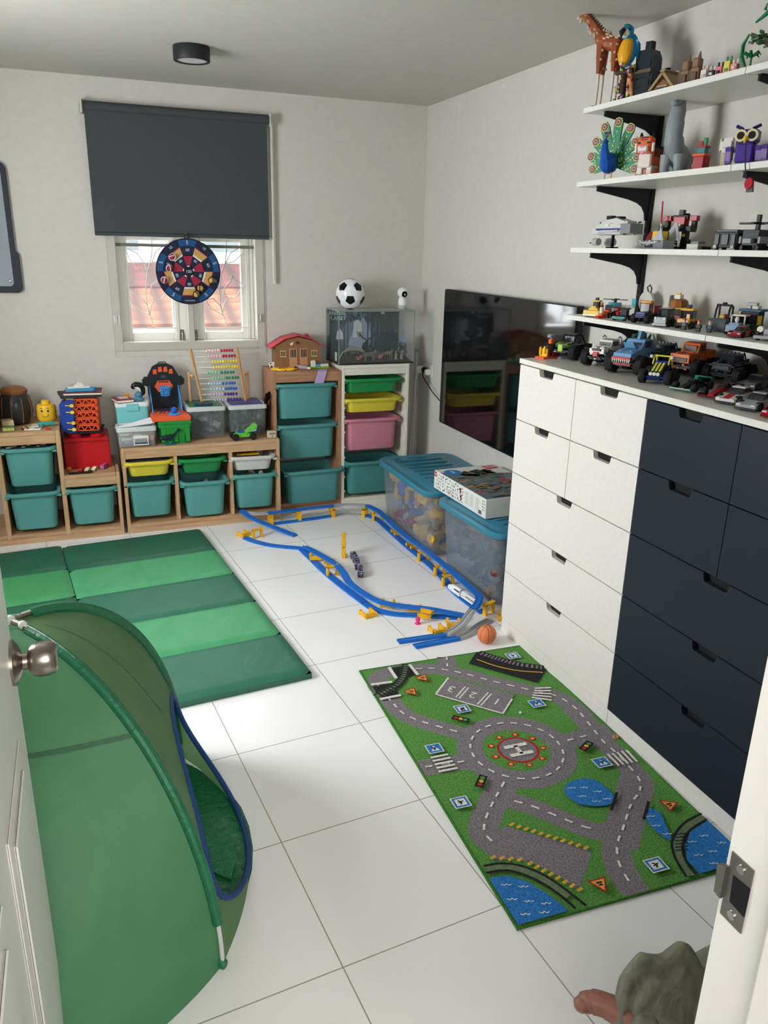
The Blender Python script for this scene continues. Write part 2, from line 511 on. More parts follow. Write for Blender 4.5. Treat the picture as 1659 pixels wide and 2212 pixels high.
# neighbouring house seen through the window (this is an upper floor, the ground is 3 m lower)
bg_ = thing('neighbour_house', 'white house with red and orange tiled roof seen through the window', 'house', (0, 0, -3))
def tile_mat(name, c1, c2):
    m, t, b = new_mat(name)
    tc = t.nodes.new('ShaderNodeTexCoord'); mp = t.nodes.new('ShaderNodeMapping'); mp.inputs['Scale'].default_value = (1, 1, 1)
    wv = t.nodes.new('ShaderNodeTexWave'); wv.bands_direction = 'X'; wv.inputs['Scale'].default_value = .85
    w2 = t.nodes.new('ShaderNodeTexWave'); w2.wave_profile = 'SAW'; w2.bands_direction = 'Z'; w2.inputs['Scale'].default_value = 2.9
    mu = t.nodes.new('ShaderNodeMixRGB'); mu.blend_type = 'MULTIPLY'; mu.inputs['Fac'].default_value = .8
    r = t.nodes.new('ShaderNodeValToRGB'); r.color_ramp.elements[0].color = rgb(*c2); r.color_ramp.elements[1].color = rgb(*c1)
    for q in (wv, w2): t.links.new(tc.outputs['Object'], q.inputs['Vector'])
    t.links.new(wv.outputs['Color'], mu.inputs['Color1']); t.links.new(w2.outputs['Color'], mu.inputs['Color2'])
    t.links.new(mu.outputs['Color'], r.inputs['Fac']); t.links.new(r.outputs['Color'], b.inputs['Base Color'])
    b.inputs['Roughness'].default_value = .8
    return m
HW = P((190, 182, 172), .8)
mb = MB(); mb.b2((-6, 11.0, 0), (6, 17, 3.42)); mb.b2((-6, 13.2, 3.3), (6, 17, 7.2)); mb.build('house_wall', HW, bg_)
mb = MB(); mb.ext([(10.4, 3.42), (10.4, 3.36), (11.95, 3.86), (11.95, 3.9)], -6, 6, 'x'); mb.build('lower_roof', tile_mat('orange_roof_tiles', (112, 62, 30), (46, 17, 8)), bg_)
mb = MB(); mb.ext([(11.9, 3.92), (11.9, 3.86), (13.25, 4.24), (13.25, 4.3)], -6, 6, 'x'); mb.build('upper_roof', tile_mat('red_roof_tiles', (80, 27, 25), (36, 9, 9)), bg_)
for x in (-1.3, .7, 2.6):
    mb = MB(); mb.b2((x, 13.15, 4.5), (x + .8, 13.22, 5.5)); h = mb.build('house_window', P((70, 80, 82), .3), bg_)
mb = MB(); mb.b2((-1.0, 10.95, 1.2), (0.1, 11.0, 3.2)); mb.build('garage_door', P((95, 92, 90), .6), bg_)
mb = MB(); mb.b2((.35, 10.9, 2.2), (1.3, 11.0, 3.3)); mb.build('balcony_door', P((120, 105, 90), .6), bg_)
mb = MB()
for i in range(500):
    a = random.uniform(0, 2 * PI); q = random.uniform(-1, 1); rr = random.uniform(.7, 1)
    c = Vector((.9 + .75 * rr * math.sqrt(1 - q * q) * math.cos(a), 9.2 + .45 * rr * math.sqrt(1 - q * q) * math.sin(a), -.15 + .42 * rr * q))
    s_ = random.uniform(.03, .07); e = Euler((random.uniform(0, 6), random.uniform(0, 6), 0)).to_matrix()
    mb.face([c + e @ Vector(v) for v in ((-s_, 0, 0), (0, -s_ * .5, 0), (s_, 0, 0), (0, s_ * .5, 0))])
mb.tube([(.9, 9.2, -3), (.92, 9.2, -.2)], .05)
tag(mb.build('garden_shrub', P((70, 95, 40), .7)), 'green shrub outside below the right-hand window pane', 'shrub')
struct('ground_outside', MB().b2((-25, WY + .3, -3.1), (25, 40, -3)), P((140, 135, 128), .9))

# ---------------------------------------------------------------- ceiling light
t = thing('ceiling_light', 'black drum ceiling light with white diffuser', 'lamp', (-1.077, 1.30, CZ))
mb = MB(); mb.lathe([(.081, 0), (.083, -.004), (.083, -.056), (.081, -.06), (.069, -.06), (.069, -.054)], n=40, cap=False); mb.build('drum_shade', P((34, 36, 38), .5), t)
MB().lathe([(.0695, -.0555), (.0695, -.053)], n=40).build('diffuser', P((200, 196, 200), .5), t)

# ---------------------------------------------------------------- roller blind with its cord guard
t = thing('roller_blind', 'charcoal fabric roller blind half lowered over the window', 'blind', (0, 0, 0))
BF = cloth((62, 66, 69), (57, 61, 64), .85, .05, 60)
MB().b2((-1.541, WY - .055, 1.684), (-.535, WY - .052, 2.35)).build('blind_fabric', BF, t)
MB().cyl((-1.541, WY - .045, 2.345), (-.528, WY - .045, 2.345), .026, n=24).build('roller', BF, t)
MB().b2((-1.541, WY - .057, 1.68), (-.535, WY - .05, 1.70), .002).build('bottom_bar', BF, t)
for x in (-1.556, -.518):
    mb = MB(); mb.b2((x, WY - .075, 2.31), (x + .006, WY, 2.378), .002); mb.b2((x - .006, WY - .004, 2.31), (x + .016, WY, 2.378), .002)
    mb.build('wall_bracket', P((215, 214, 208), .4), t)
mb = MB(); mb.b2((-.512, WY - .032, 1.42), (-.492, WY - .014, 2.335), .002); mb.tube([(-.505, WY - .04, 2.33), (-.505, WY - .036, 1.44)], .002, 6); mb.build('cord_guard', P((222, 221, 216), .4), t)
# ================================================================ storage units along the back wall
PINE = wood('pine_wood', (194, 160, 122), (174, 136, 98), 0)
PINEV = wood('pine_wood_upright', (196, 162, 124), (176, 138, 100), 2)
TWOOD = wood('brown_pine_wood', (174, 128, 96), (152, 106, 78), 0)
TWOODV = wood('brown_pine_upright', (174, 128, 96), (152, 106, 78), 2)
UWHITE = P((226, 224, 210), .4)
def frame(t, w_, d, h, cols, m, mv, th=.02, holes=True):
    """open storage frame; local x 0..w_, front at y 0, back at y d; cols = inner panel x positions"""
    for x in [0] + cols + [w_ - th]:
        mb = MB(); hh = h if x in (0, w_ - th) or not cols else h - .063
        zb = .0 if x in (0, w_ - th) else .06
        mb.b2((x, 0, zb), (x + th, d, hh), .0015)
        o = mb.build('side_panel' if x in (0, w_ - th) else 'divider', mv, t)
        if holes:
            hb = MB()
            for z in (.19, .32, .45, .58, .71, .84):
                if z < hh - .08:
                    for sx in ((-.0004, .004) if x > 0 else ()): hb.b2((x - .0006, .002, z), (x + .004, .012, z + .012))
                    if x < w_ - th: hb.b2((x + th - .004, .002, z), (x + th + .0006, .012, z + .012))
            hb.build('rail_slot', P((60, 42, 30), .8), o)
    MB().b2((th, 0, h - .022), (w_ - th, d, h - .001), .0015).build('top_board', m, t)
    MB().b2((th, .002, h - .065), (w_ - th, .02, h - .023), .001).build('top_rail', m, t)
    MB().b2((th, 0, .035), (w_ - th, d, .058), .001).build('bottom_board', m, t)
    MB().b2((th, .0, 0), (w_ - th, .018, .034), .001).build('plinth_rail', m, t)
def rr(w_, d, r, n=5):
    out = []
    for cx, cy, a in ((w_ / 2 - r, d / 2 - r, 0), (-w_ / 2 + r, d / 2 - r, 90), (-w_ / 2 + r, -d / 2 + r, 180), (w_ / 2 - r, -d / 2 + r, 270)):
        for k in range(n + 1):
            q = R(a + 90 * k / n); out.append((cx + r * math.cos(q), cy + r * math.sin(q)))
    return out
def loft(mb, rings, capb=True, capt=False):
    L = [[mb.bm.verts.new(p) for p in g] for g in rings]
    n = len(L[0])
    for g, h in zip(L, L[1:]):
        for j in range(n): mb.bm.faces.new((g[j], g[(j + 1) % n], h[(j + 1) % n], h[j]))
    if capb: mb.bm.faces.new(L[0][::-1])
    if capt: mb.bm.faces.new(L[-1])
    return mb._fin([v for g in L for v in g])
def bin_mesh(w_, d, h, m, taper=.035):
    """tub: w_ x d at the rim, front toward -y, rim at z h"""
    def ringat(z, wx, dx, r): return [(x, y, z) for x, y in rr(wx, dx, r)]
    b, mb = taper, MB()
    loft(mb, [ringat(.008, w_ - 2 * b - .03, d - 2 * b - .03, .03), ringat(.0, w_ - 2 * b - .05, d - 2 * b - .05, .03), ringat(.004, w_ - 2 * b - .016, d - 2 * b - .016, .035), ringat(.012, w_ - 2 * b - .008, d - 2 * b - .008, .04),
        ringat(h - .02, w_ - .05, d - .05, .045), ringat(h - .02, w_ - .012, d - .012, .05), ringat(h - .014, w_ - .004, d - .004, .052), ringat(h - .002, w_ - .004, d - .004, .052), ringat(h, w_ - .012, d - .012, .05),
        ringat(h, w_ - .04, d - .04, .042), ringat(h - .006, w_ - .05, d - .05, .04), ringat(.016, w_ - 2 * b - .014, d - 2 * b - .014, .035), ringat(.012, w_ - 2 * b - .03, d - 2 * b - .03, .03)], False)
    mb.bm.verts.ensure_lookup_table()
    n = 24
    vs = list(mb.bm.verts)
    mb.bm.faces.new(vs[-n:][::-1]); mb.bm.faces.new([v for v in vs[:n]])
    for sx in (-1, 1):     # the two runner lips under the rim
        mb.b2((sx * (w_ / 2 - .002), -d / 2 + .05, h - .03), (sx * (w_ / 2 - .028), -d / 2 + .02, h - .019), .002)
    return mb.mesh('storage_bin', m)
BGREEN, BYELL, BPINK, BWHT = P((44, 140, 78), .38), P((222, 205, 70), .38), P((205, 132, 152), .38), P((206, 206, 202), .38)
GB = 'storage bins in the units along the back wall'
def tub(me, label, x, y, z, rz=0):
    return tag(put('storage_bin', me, None, (x, y, z), (0, 0, rz)), label, 'bin', GB)
# long low unit and stair unit (front at y 1.809)
t = thing('storage_unit', 'low pine storage unit with three columns under the window', 'storage unit', (-1.5156, 1.809, 0))
frame(t, .93, .42, .52, [.291, .617], PINE, PINEV)
D30 = bin_mesh(.298, .40, .225, TEAL); S30 = {c: bin_mesh(.298, .40, .095, m) for c, m in (('y', BYELL), ('g', BGREEN), ('w', BWHT))}
tub(D30, 'teal bin below the yellow one in the low pine unit', -1.369, 1.989, .088)
tub(D30, 'teal bin below the shallow green one in the low pine unit, pulled out a little', -1.053, 1.955, .072)
tub(D30, 'teal bin below the white one in the low pine unit', -.743, 1.985, .085)
tub(S30['y'], 'shallow yellow bin in the low pine unit under the window', -1.369, 1.987, .34)
tub(S30['g'], 'shallow green bin in the low pine unit, middle column', -1.058, 1.987, .336)
tub(S30['w'], 'shallow white bin in the low pine unit, holding yellow pieces', -.746, 1.98, .33, R(-3))
t = thing('storage_unit', 'stepped pine storage unit at the left end of the back wall', 'storage unit', (-2.465, 1.809, 0))
ST = ((0, .3, .912), (.31, .61, .648), (.62, .92, .386))
for k, (x0, x1, h) in enumerate(ST):
    MB().b2((x0, 0, 0), (x0 + .02, .42, h if k == 0 else ST[k - 1][2] - .024), .0015).build('side_panel', PINEV, t) if k == 0 else MB().b2((x0 - .01, 0, 0), (x0 + .014, .42, ST[k - 1][2]), .0015).build('divider', PINEV, t)
    MB().b2((x0 + .014, 0, h - .022), (x1 + .001 if k < 2 else x1 - .01, .42, h - .001), .0015).build('top_board', PINE, t)
    MB().b2((x0 + .014, .002, h - .072), (x1 - .001, .02, h - .023), .001).build('top_rail', PINE, t)
MB().b2((.912, 0, 0), (.93, .42, .386), .0015).build('side_panel', PINEV, t)
MB().b2((.02, .001, .035), (.912, .42, .056)).build('bottom_board', PINE, t); MB().b2((.02, -.001, 0), (.912, .018, .034)).build('plinth_rail', PINE, t)
tub(D30, 'upper teal bin of the two-high column in the stepped pine unit', -2.002, 1.989, .332)
tub(D30, 'lower teal bin of the two-high column in the stepped pine unit', -2.005, 1.975, .078)
tub(D30, 'teal bin under the lowest step of the stepped pine unit', -1.695, 1.985, .076)
# tall units (front at y 1.925)
t = thing('storage_unit', 'tall brown pine storage unit beside the white one', 'storage unit', (-.592, 1.925, 0))
frame(t, .442, .30, .91, [], TWOOD, TWOODV)
D44 = bin_mesh(.412, .29, .225, P((84, 148, 144), .38, noise=.015), .03)
tub(D44, 'top teal bin in the tall brown pine unit', -.378, 2.05, .61)
tub(D44, 'middle teal bin in the tall brown pine unit, a pale blue strip sticking out', -.37, 2.05, .35)
tub(D44, 'bottom teal bin in the tall brown pine unit, pulled out and showing white toys', -.345, 2.0, .06, R(2))
t = thing('storage_unit', 'tall white storage unit in the corner below the glass tank', 'storage unit', (-.148, 1.925, 0))
frame(t, .462, .30, .94, [], UWHITE, UWHITE, holes=False)
mb = MB()
for z in (.10, .2, .3, .33, .4, .5, .6, .66, .76, .84):
    for x in (.022, .44): mb.b2((x - .002, .004, z), (x + .006, .28, z + .012), .001)
mb.build('bin_runner', UWHITE, t)
S44 = {c: bin_mesh(.41, .29, .095, m, .03) for c, m in (('y', BYELL), ('g', BGREEN))}
tub(S44['g'], 'shallow green bin at the top of the tall white unit', .066, 2.055, .755)
tub(S44['y'], 'shallow yellow bin in the tall white unit, between green and pink', .068, 2.05, .628)
tub(bin_mesh(.41, .29, .215, BPINK, .03), 'deep pink bin in the tall white unit', .066, 2.055, .375)
tub(bin_mesh(.41, .29, .225, P((72, 138, 134), .38), .03), 'teal bin at the bottom of the tall white unit', .072, 2.02, .085)
# things showing in the bins
def bits(mb, n, x0, x1, y0, y1, z0, z1, mats, s0=.015, s1=.04):
    for i in range(n):
        mb.mi = random.randrange(mats)
        d = [random.uniform(s0, s1) for _ in range(3)]
        k = random.random()
        c = (random.uniform(x0, x1), random.uniform(y0, y1), random.uniform(z0, z1))
        e = [random.uniform(0, 6) for _ in range(3)]
        if k < .6: mb.box(c, d, e, .002)
        elif k < .85:
            v = Euler(e).to_matrix() @ Vector((0, 0, s1)); mb.cyl(Vector(c) - v * .5, Vector(c) + v * .5, d[0] * .4, n=8)
        else: mb.ball(c, (d[0] * .6, d[1] * .6, d[2] * .6), 10, 6)
def mixstuff(name, label, cat, box, n, mats, s0, s1):
    mb = MB(); bits(mb, n, *box, len(mats), s0, s1)
    return tag(mb.build(name, mats), label, cat, kind='stuff')
mixstuff('toy_pieces', 'white and grey toy pieces lying in the pulled-out bottom teal bin', 'toy pieces', (-.42, -.28, 1.93, 2.02, .18, .245), 14, [CREAM, LGREY, TAN], .01, .03)
mixstuff('toy_pieces', 'jumbled blue and red toy bits in the teal bin of the white unit', 'toy pieces', (0, .2, 1.97, 2.06, .22, .28), 14, [BLUE, RED, DARK], .01, .03)
mixstuff('toy_pieces', 'dark toy bits inside the pulled-out teal bin of the low unit', 'toy pieces', (-1.15, -.95, 1.86, 1.96, .2, .26), 12, [DARK, GREY, GREEN], .01, .03)
mixstuff('wooden_pieces', 'tan wooden pieces in the teal bin under the white one', 'toy pieces', (-.84, -.66, 1.86, 1.98, .22, .28), 10, [TAN, P((150, 130, 70)), CREAM], .012, .05)
mb = MB(); mb.b2((-.07, 0, 0), (.07, .15, .008), .002)
for k in range(12): mb.b2((-.068 + k * .0115, .002, .008), (-.063 + k * .0115, .148, .013))
o = tag(mb.build('ridged_plate', YELLOW, None, (-.772, 1.86, .418), (R(-9), 0, 0)), 'yellow ridged plate lying in the shallow white bin', 'toy')
o = tag(MB().b2((-.03, -.01, 0), (.03, .01, .012), .002).build('white_card_block', UWHITE, None, (-.705, 1.93, .428), (0, 0, R(-8))), 'small white block at the back of the white bin', 'toy')
mb = MB(); mb.ext([(-.02, 0), (.02, 0), (.026, .05), (.0, .07), (-.014, .05)], 0, .003, 'y'); tag(mb.build('plastic_strip', P((150, 200, 210)), None, (-.395, 1.935, .505), (0, R(12), 0)), 'pale blue plastic strip sticking out of the middle teal bin', 'toy')
mb = MB(); mb.b2((-.12, 0, 0), (.12, .2, .004)); mb.b2((-.1, .02, .004), (.08, .19, .008)); tag(mb.build('paper_sheets', [P((60, 64, 70), .6)], None, (-1.369, 1.83, .43)), 'dark booklets lying on top of the shallow yellow bin', 'paper')
mb = MB(); mb.b2((-.12, 0, 0), (.12, .2, .006), .002); mb.mi = 1
for k in range(9): mb.cyl((-.1 + .025 * k, .002 + .03 * (k % 3), .006), (-.1 + .025 * k, .002 + .03 * (k % 3), .0075), random.uniform(.008, .018), n=12)
tag(mb.build('spotted_board', [BLACK, UWHITE], None, (-2.0, 1.83, .555)), 'black and white spotted board on the upper bin of the stepped unit', 'toy')

# ================================================================ drawer dressers with one worktop
NAVY = P((33, 39, 49), .42, noise=.02)
DW = P((226, 222, 217), .38, noise=.006)
def dresser(label, y0, m, cm):
    t = thing('drawer_dresser', label, 'dresser', (0, y0, 0))
    mb = MB(); mb.b2((.022, -.798, .06), (.47, -.002, 1.213)); mb.build('carcass', cm, t)
    MB().b2((.004, -.80, 0), (.46, 0, .066), .002).build('plinth', DW, t)
    zb, p = .0705, .2285
    def drawer(ya, yb, row):
        z0, z1 = zb + p * row, zb + p * (row + 1) - .004
        g, c, nw, nd = .0015, (ya + yb) / 2, .0525, .027
        poly = [(ya + g, z0), (yb - g, z0), (yb - g, z1), (c + nw, z1), (c + nw - .005, z1 - nd + .006), (c + nw - .011, z1 - nd), (c - nw + .011, z1 - nd), (c - nw + .005, z1 - nd + .006), (c - nw, z1), (ya + g, z1)]
        mb = MB(); mb.ext(poly, 0, .02, 'x'); o = mb.build('drawer', m, t, ang=.4)
        mb = MB(); mb.b2((.0205, c - nw - .004, z1 - nd - .01), (.0212, c + nw + .004, z1 + .002)); mb.build('handle_recess', P((30, 30, 30), .8), o)
    for row in range(3): drawer(-.8, 0, row)
    for row in (3, 4): drawer(-.8, -.4, row); drawer(-.4, 0, row)
    return t
dresser('white chest of drawers with cut-out handles beside the storage bins', 0, DW, P((205, 204, 198), .5))
dresser('dark navy chest of drawers next to the door frame', -.8, NAVY, P((34, 38, 45), .5))
tag(MB().b2((-.004, -1.602, 1.2145), (.487, .004, 1.234), .0015).build('worktop', [P((224, 223, 216), .22)]), 'long white top running over both chests of drawers', 'worktop')

# ================================================================ wall shelves on black rails
SH = P((226, 226, 220), .35)
SZ = (2.155, 1.893, 1.648, 1.386)
NM = ('topmost', 'second', 'third', 'lowest')
for z, n in zip(SZ, NM):
    for k, (a, b) in enumerate(((-.779, .04), (-1.6, -.781))):
        tag(MB().b2((.215, a, z), (.51, b, z + .018), .001).build('wall_shelf', SH), '%s white wall shelf board %s' % (n, 'at the far end, held by black brackets' if k == 0 else 'nearest the doorway, cut off by the photo edge'), 'shelf', 'wall shelves')
for k, y in enumerate((-.05, -.80)):
    mb = MB(); mb.b2((.503, y - .013, 1.2), (.5165, y + .013, 2.32), .001); mb.mi = 1
    for i in range(40): mb.b2((.5025, y - .006, 1.22 + i * .027), (.5032, y - .003, 1.235 + i * .027)); mb.b2((.5025, y + .003, 1.22 + i * .027), (.5032, y + .006, 1.235 + i * .027))
    tag(mb.build('shelf_rail', [P((30, 32, 36), .5), P((10, 10, 10), .8)]), 'black slotted wall rail ' + ('behind the far shelf ends' if k == 0 else 'behind the joints between the shelf boards'), 'rail', 'shelf rails')
BRK = [(.503, 0), (.252, 0), (.25, -.018), (.275, -.022), (.40, -.042), (.445, -.054), (.47, -.068), (.485, -.09), (.49, -.118), (.503, -.118)]
for z, n in zip(SZ, NM):
    for k, y in enumerate((-.05, -.80)):
        mb = MB(); mb.ext(BRK, -.004, .004, 'y'); mb.b2((.252, -.009, -.003), (.5, .009, -.0005))
        tag(mb.build('shelf_bracket', P((32, 34, 38), .5), None, (0, y, z)), 'black steel bracket under the %s shelf, %s' % (n, 'far end' if k == 0 else 'at the joint of its boards'), 'bracket', 'shelf brackets')

# ================================================================ television, socket, cables, pole
t = thing('television', 'large black wall-mounted television behind the chest of drawers', 'television', (.5, .99, 1.0))
MB().b2((-.06, -.715, -.408), (-.025, .715, .418), .004).build('cabinet', P((22, 23, 26), .4), t)
MB().b2((-.0622, -.708, -.398), (-.0602, .708, .412), .0005).build('screen', P((7, 8, 10), .06, spec=.6), t)
MB().b2((-.025, -.25, -.2), (.0165, .25, .2), .004).build('wall_mount', BLACK, t)
MB().b2((-.063, -.03, -.406), (-.0605, .03, -.4)).build('sensor_strip', P((60, 60, 62), .3), t)
t = thing('wall_socket', 'white double socket with plugs on the right wall near the corner', 'socket', (.517, 2.06, .868))
MB().b2((-.01, -.07, -.04), (0, .07, .04), .003).build('face_plate', P((218, 217, 212), .4), t)
mb = MB(); mb.b2((-.05, -.062, -.022), (-.01, -.026, .014), .006); mb.build('white_plug', P((222, 221, 217), .4), t)
mb = MB(); mb.b2((-.048, .0, -.018), (-.01, .034, .02), .008); mb.build('black_plug', BLACK, t)
mb = MB(); mb.b2((-.07, .05, -.024), (-.01, .1, .02), .004); mb.build('charger', P((224, 223, 219), .4), t)
mb = MB(); mb.tube([(.475, 2.075, .86), (.468, 2.05, .83), (.47, 2.0, .80), (.478, 1.9, .745), (.484, 1.8, .71), (.488, 1.68, .70), (.49, 1.6, .72)], .0035, 8); tag(mb.build('power_cable', BLACK), 'black cable running from the socket to the television', 'cable')
mb = MB(); mb.tube([(.455, 2.12, .845), (.452, 2.13, .8), (.45, 2.13, .7), (.456, 2.13, .62), (.446, 2.13, .5), (.45, 2.13, .4), (.44, 2.12, .25), (.44, 2.11, .1), (.43, 2.0, .006)], .003, 8); tag(mb.build('charging_cable', P((222, 221, 216), .4)), 'white cable hanging from the socket to the floor', 'cable')
mb = MB(); mb.tube([(.40, 2.12, .02), (.425, 2.13, .3), (.46, 2.16, .75), (.482, 2.195, .985)], .011, 12); mb.mi = 1; mb.ball((.482, 2.195, .985), .013); mb.tube([(.472, 2.175, .86), (.472, 2.172, .872)], .014, 12)
tag(mb.build('tent_pole_bag', [P((176, 180, 186), .35), P((150, 152, 156), .4)]), 'pale grey rod leaning in the corner by the white unit', 'rod')

# ================================================================ big clear boxes with blue lids
MILK = clear('milky_clear_plastic', (150, 162, 174), .27, .25)
BLID = P((52, 124, 148), .28)
def clear_box(label, cx, cy, w_, d, h, rz, ribs):
    t = thing('storage_box', label, 'storage box', (cx, cy, 0), rz, 'big clear boxes with blue lids')
    mb = MB(); q = lambda z, i, r: [(x, y, z) for x, y in rr(w_ - i, d - i, r)]
    loft(mb, [q(.002, .12, .05), q(.008, .10, .06), q(h - .03, .05, .07), q(h - .02, .03, .07), q(h - .02, .046, .07), q(h - .03, .06, .066), q(.012, .11, .056)], True, True)
    mb.build('box_body', MILK, t)
    mb = MB()
    loft(mb, [q(h - .034, .012, .075), q(h - .03, .002, .078), q(h - .012, .0, .08), q(h - .003, .012, .076), q(h - .001, .03, .07), q(h - .008, .06, .06), q(h - .008, .10, .05), q(h - .002, .12, .045)], True, True)
    for k in range(ribs):
        y = -d / 2 + .13 + k * (d - .26) / (ribs - 1); mb.b2((-w_ / 2 + .11, y - .012, h - .004), (w_ / 2 - .11, y + .012, h + .003), .003)
    mb.build('lid', BLID, t)
    return t
clear_box('clear box with blue lid nearest the white storage unit, holding tan and yellow blocks', .245, 1.265, .51, .80, .40, 0, 8)
clear_box('clear box with blue lid against the white drawers, under the printed carton', .255, .50, .46, .64, .397, R(3), 7)
BX = (.08, .4, .95, 1.58, .04, .33)
mixstuff('toy_blocks', 'yellow, tan, blue and red blocks heaped inside the clear box nearest the white unit', 'toy blocks', BX, 260, [P((200, 160, 90)), YELLOW, P((206, 150, 80)), BLUE, RED, P((150, 160, 176)), P((190, 150, 84))], .02, .09)
mixstuff('toy_figures', 'grey, beige and dark toys heaped inside the clear box against the white drawers', 'toys', (.10, .40, .25, .76, .04, .32), 260, [DARK, P((84, 90, 100)), P((140, 112, 98)), P((64, 70, 84)), P((110, 60, 56)), P((56, 96, 90)), P((50, 56, 70)), DARK], .015, .07)
# printed carton lying on both lids
t = thing('toy_carton', 'white toy carton printed with small parts, lying on the blue lid', 'carton', (.275, .675, .4005), R(2))
mb = MB(); mb.b2((-.19, -.285, 0), (.19, .285, .10), .002); mb.build('carton_body', P((222, 222, 218), .5, noise=.03, scale=12), t)
PRC = [P((40, 60, 46)), P((60, 60, 62)), P((30, 105, 70)), P((110, 26, 32)), P((190, 40, 40)), P((225, 150, 40)), P((50, 80, 160)), P((170, 170, 160))]
mb = MB()
for i in range(13):
    for j in range(5):
        y = .25 - i * .0245 + random.uniform(-.006, .006); z = .085 - j * .017 + random.uniform(-.004, .004)
        mb.mi = random.choice((0, 1, 1, 1, 2, 7, 3, 5, 6)); a = random.uniform(0, 3)
        mb.box((-.1903, y, z), (.0008, random.uniform(.005, .013), random.uniform(.003, .008)), (a, 0, 0))
for y, z in ((-.02, .07), (-.03, .035)):
    mb.mi = 3; mb.box((-.1904, y, z), (.0008, .026, .008), (.5, 0, 0)); mb.box((-.1904, y, z - .008), (.0008, .008, .02)); mb.box((-.1904, y, z + .008), (.0008, .02, .008), (-.3, 0, 0))
mb.mi = 7
for y in (-.09, -.14, -.2):
    for k in range(7): mb.box((-.1903, y, .08 - k * .009), (.0006, .034, .003))
mb.mi = 1
for k in range(8): mb.box((-.1904, -.245 + k * .004, .02), (.0006, .0022, .02))
for z in (.085, .07, .055, .04): mb.box((-.1904, -.255, z), (.0006, .008, .006)); mb.box((-.1904, -.27, z), (.0006, .006, .006))
mb.mi = 4; mb.box((-.1904, .268, .082), (.0008, .026, .026))
mb.build('printed_side', PRC, t)
mb = MB(); mb.mi = 7
mb.ext([(-.186, -.28), (.186, -.28), (.186, .1), (-.186, .22)], .1, .1006, 'z'); mb.mi = 0
for i in range(90):
    mb.mi = random.choice((0, 1, 2, 3, 4, 5, 7)); mb.box((random.uniform(-.17, .17), random.uniform(-.265, .1), .101), (random.uniform(.02, .08), random.uniform(.005, .016), .001), (0, 0, random.uniform(-.5, .5)))
mb.mi = 1
for i in range(40): mb.mi = random.choice((1, 3, 0, 2)); mb.box((random.uniform(-.1, .08), random.uniform(.1, .2), .1014), (random.uniform(.02, .06), random.uniform(.01, .03), .001), (0, 0, random.uniform(-2, 2)))
mb.mi = 6; mb.lathe([(.05, 0), (.05, .0012)], (-.12, .2, .1008), 20); mb.mi = 4; mb.ball((.12, -.12, .1), (.02, .02, .006), 12, 6)
mb.box((.13, .235, .1016), (.075, .055, .0012), (0, 0, .1))
mb.build('printed_top', [P((46, 66, 50)), P((70, 76, 74)), P((64, 110, 70)), P((120, 74, 50)), P((196, 44, 46)), P((206, 160, 60)), P((60, 130, 190)), P((104, 116, 122))], t)
mb = MB(); mb.text('LEGO', .026, T(.13, .235, .1024) @ RZ(.1)); mb.text('LEGO', .011, T(-.1912, .268, .082) @ RZ(-PI / 2) @ RX(PI / 2)); mb.text('2', .05, T(-.12, .2, .1022)); mb.build('logo_lettering', P((240, 238, 226), .5), t)
# ================================================================ play mats
def catmull(pts, n=6, closed=False):
    pts = [Vector(p) for p in pts]
    out, k = [], len(pts)
    for i in range(k if closed else k - 1):
        p0, p1, p2, p3 = [pts[(i + j) % k] if closed else pts[min(max(i + j, 0), k - 1)] for j in (-1, 0, 1, 2)]
        for q in range(n):
            u = q / n
            out.append(.5 * ((2 * p1) + (p2 - p0) * u + (2 * p0 - 5 * p1 + 4 * p2 - p3) * u * u + (3 * p1 - p0 - 3 * p2 + p3) * u ** 3))
    if not closed: out.append(pts[-1])
    return out
MG1, MG2 = cloth((36, 98, 74), (30, 88, 66), .5, .45, 3.0), cloth((76, 160, 108), (66, 148, 98), .5, .5, 3.0)
MG3, MG4 = cloth((48, 112, 90), (40, 102, 80), .5, .45, 3.0), cloth((66, 150, 92), (60, 140, 86), .5, .4, 3.0)
def mat_panel(mb, w_, d, h):
    def f(u, v):
        x, y = (u - .5) * w_, (v - .5) * d
        e = min(1, min(u, 1 - u) * w_ / .03, min(v, 1 - v) * d / .03)
        return (x, y, h * (.62 + .38 * math.sqrt(max(0, 1 - (1 - e) ** 2))))
    mb.grid(f, 30, 16)
    p = [(-w_ / 2, -d / 2), (w_ / 2, -d / 2), (w_ / 2, d / 2), (-w_ / 2, d / 2)]
    mb.ext(p, 0, h * .62, 'z')
def play_mat(label, x, y, rz, cols):
    t = thing('folding_mat', label, 'mat', (x, y, .0), rz, 'green folding mats')
    for k, m in enumerate(cols):
        mb = MB(); mat_panel(mb, .772, .3665, .038); mb.build('mat_panel', m, t, (-.386, 1.65 - k * .367, .001), ang=1.2)
    return t
ra = R(5.6)
play_mat('striped green folding mat, the larger one seen, its right edge beside the train track', -.931, -.135, ra, [MG1, MG2, MG3, MG2, MG3])
play_mat('striped green folding mat further left, mostly behind the tent and the open door', -1.705, -.185, ra, [MG1, MG4, MG1, MG4, MG1])

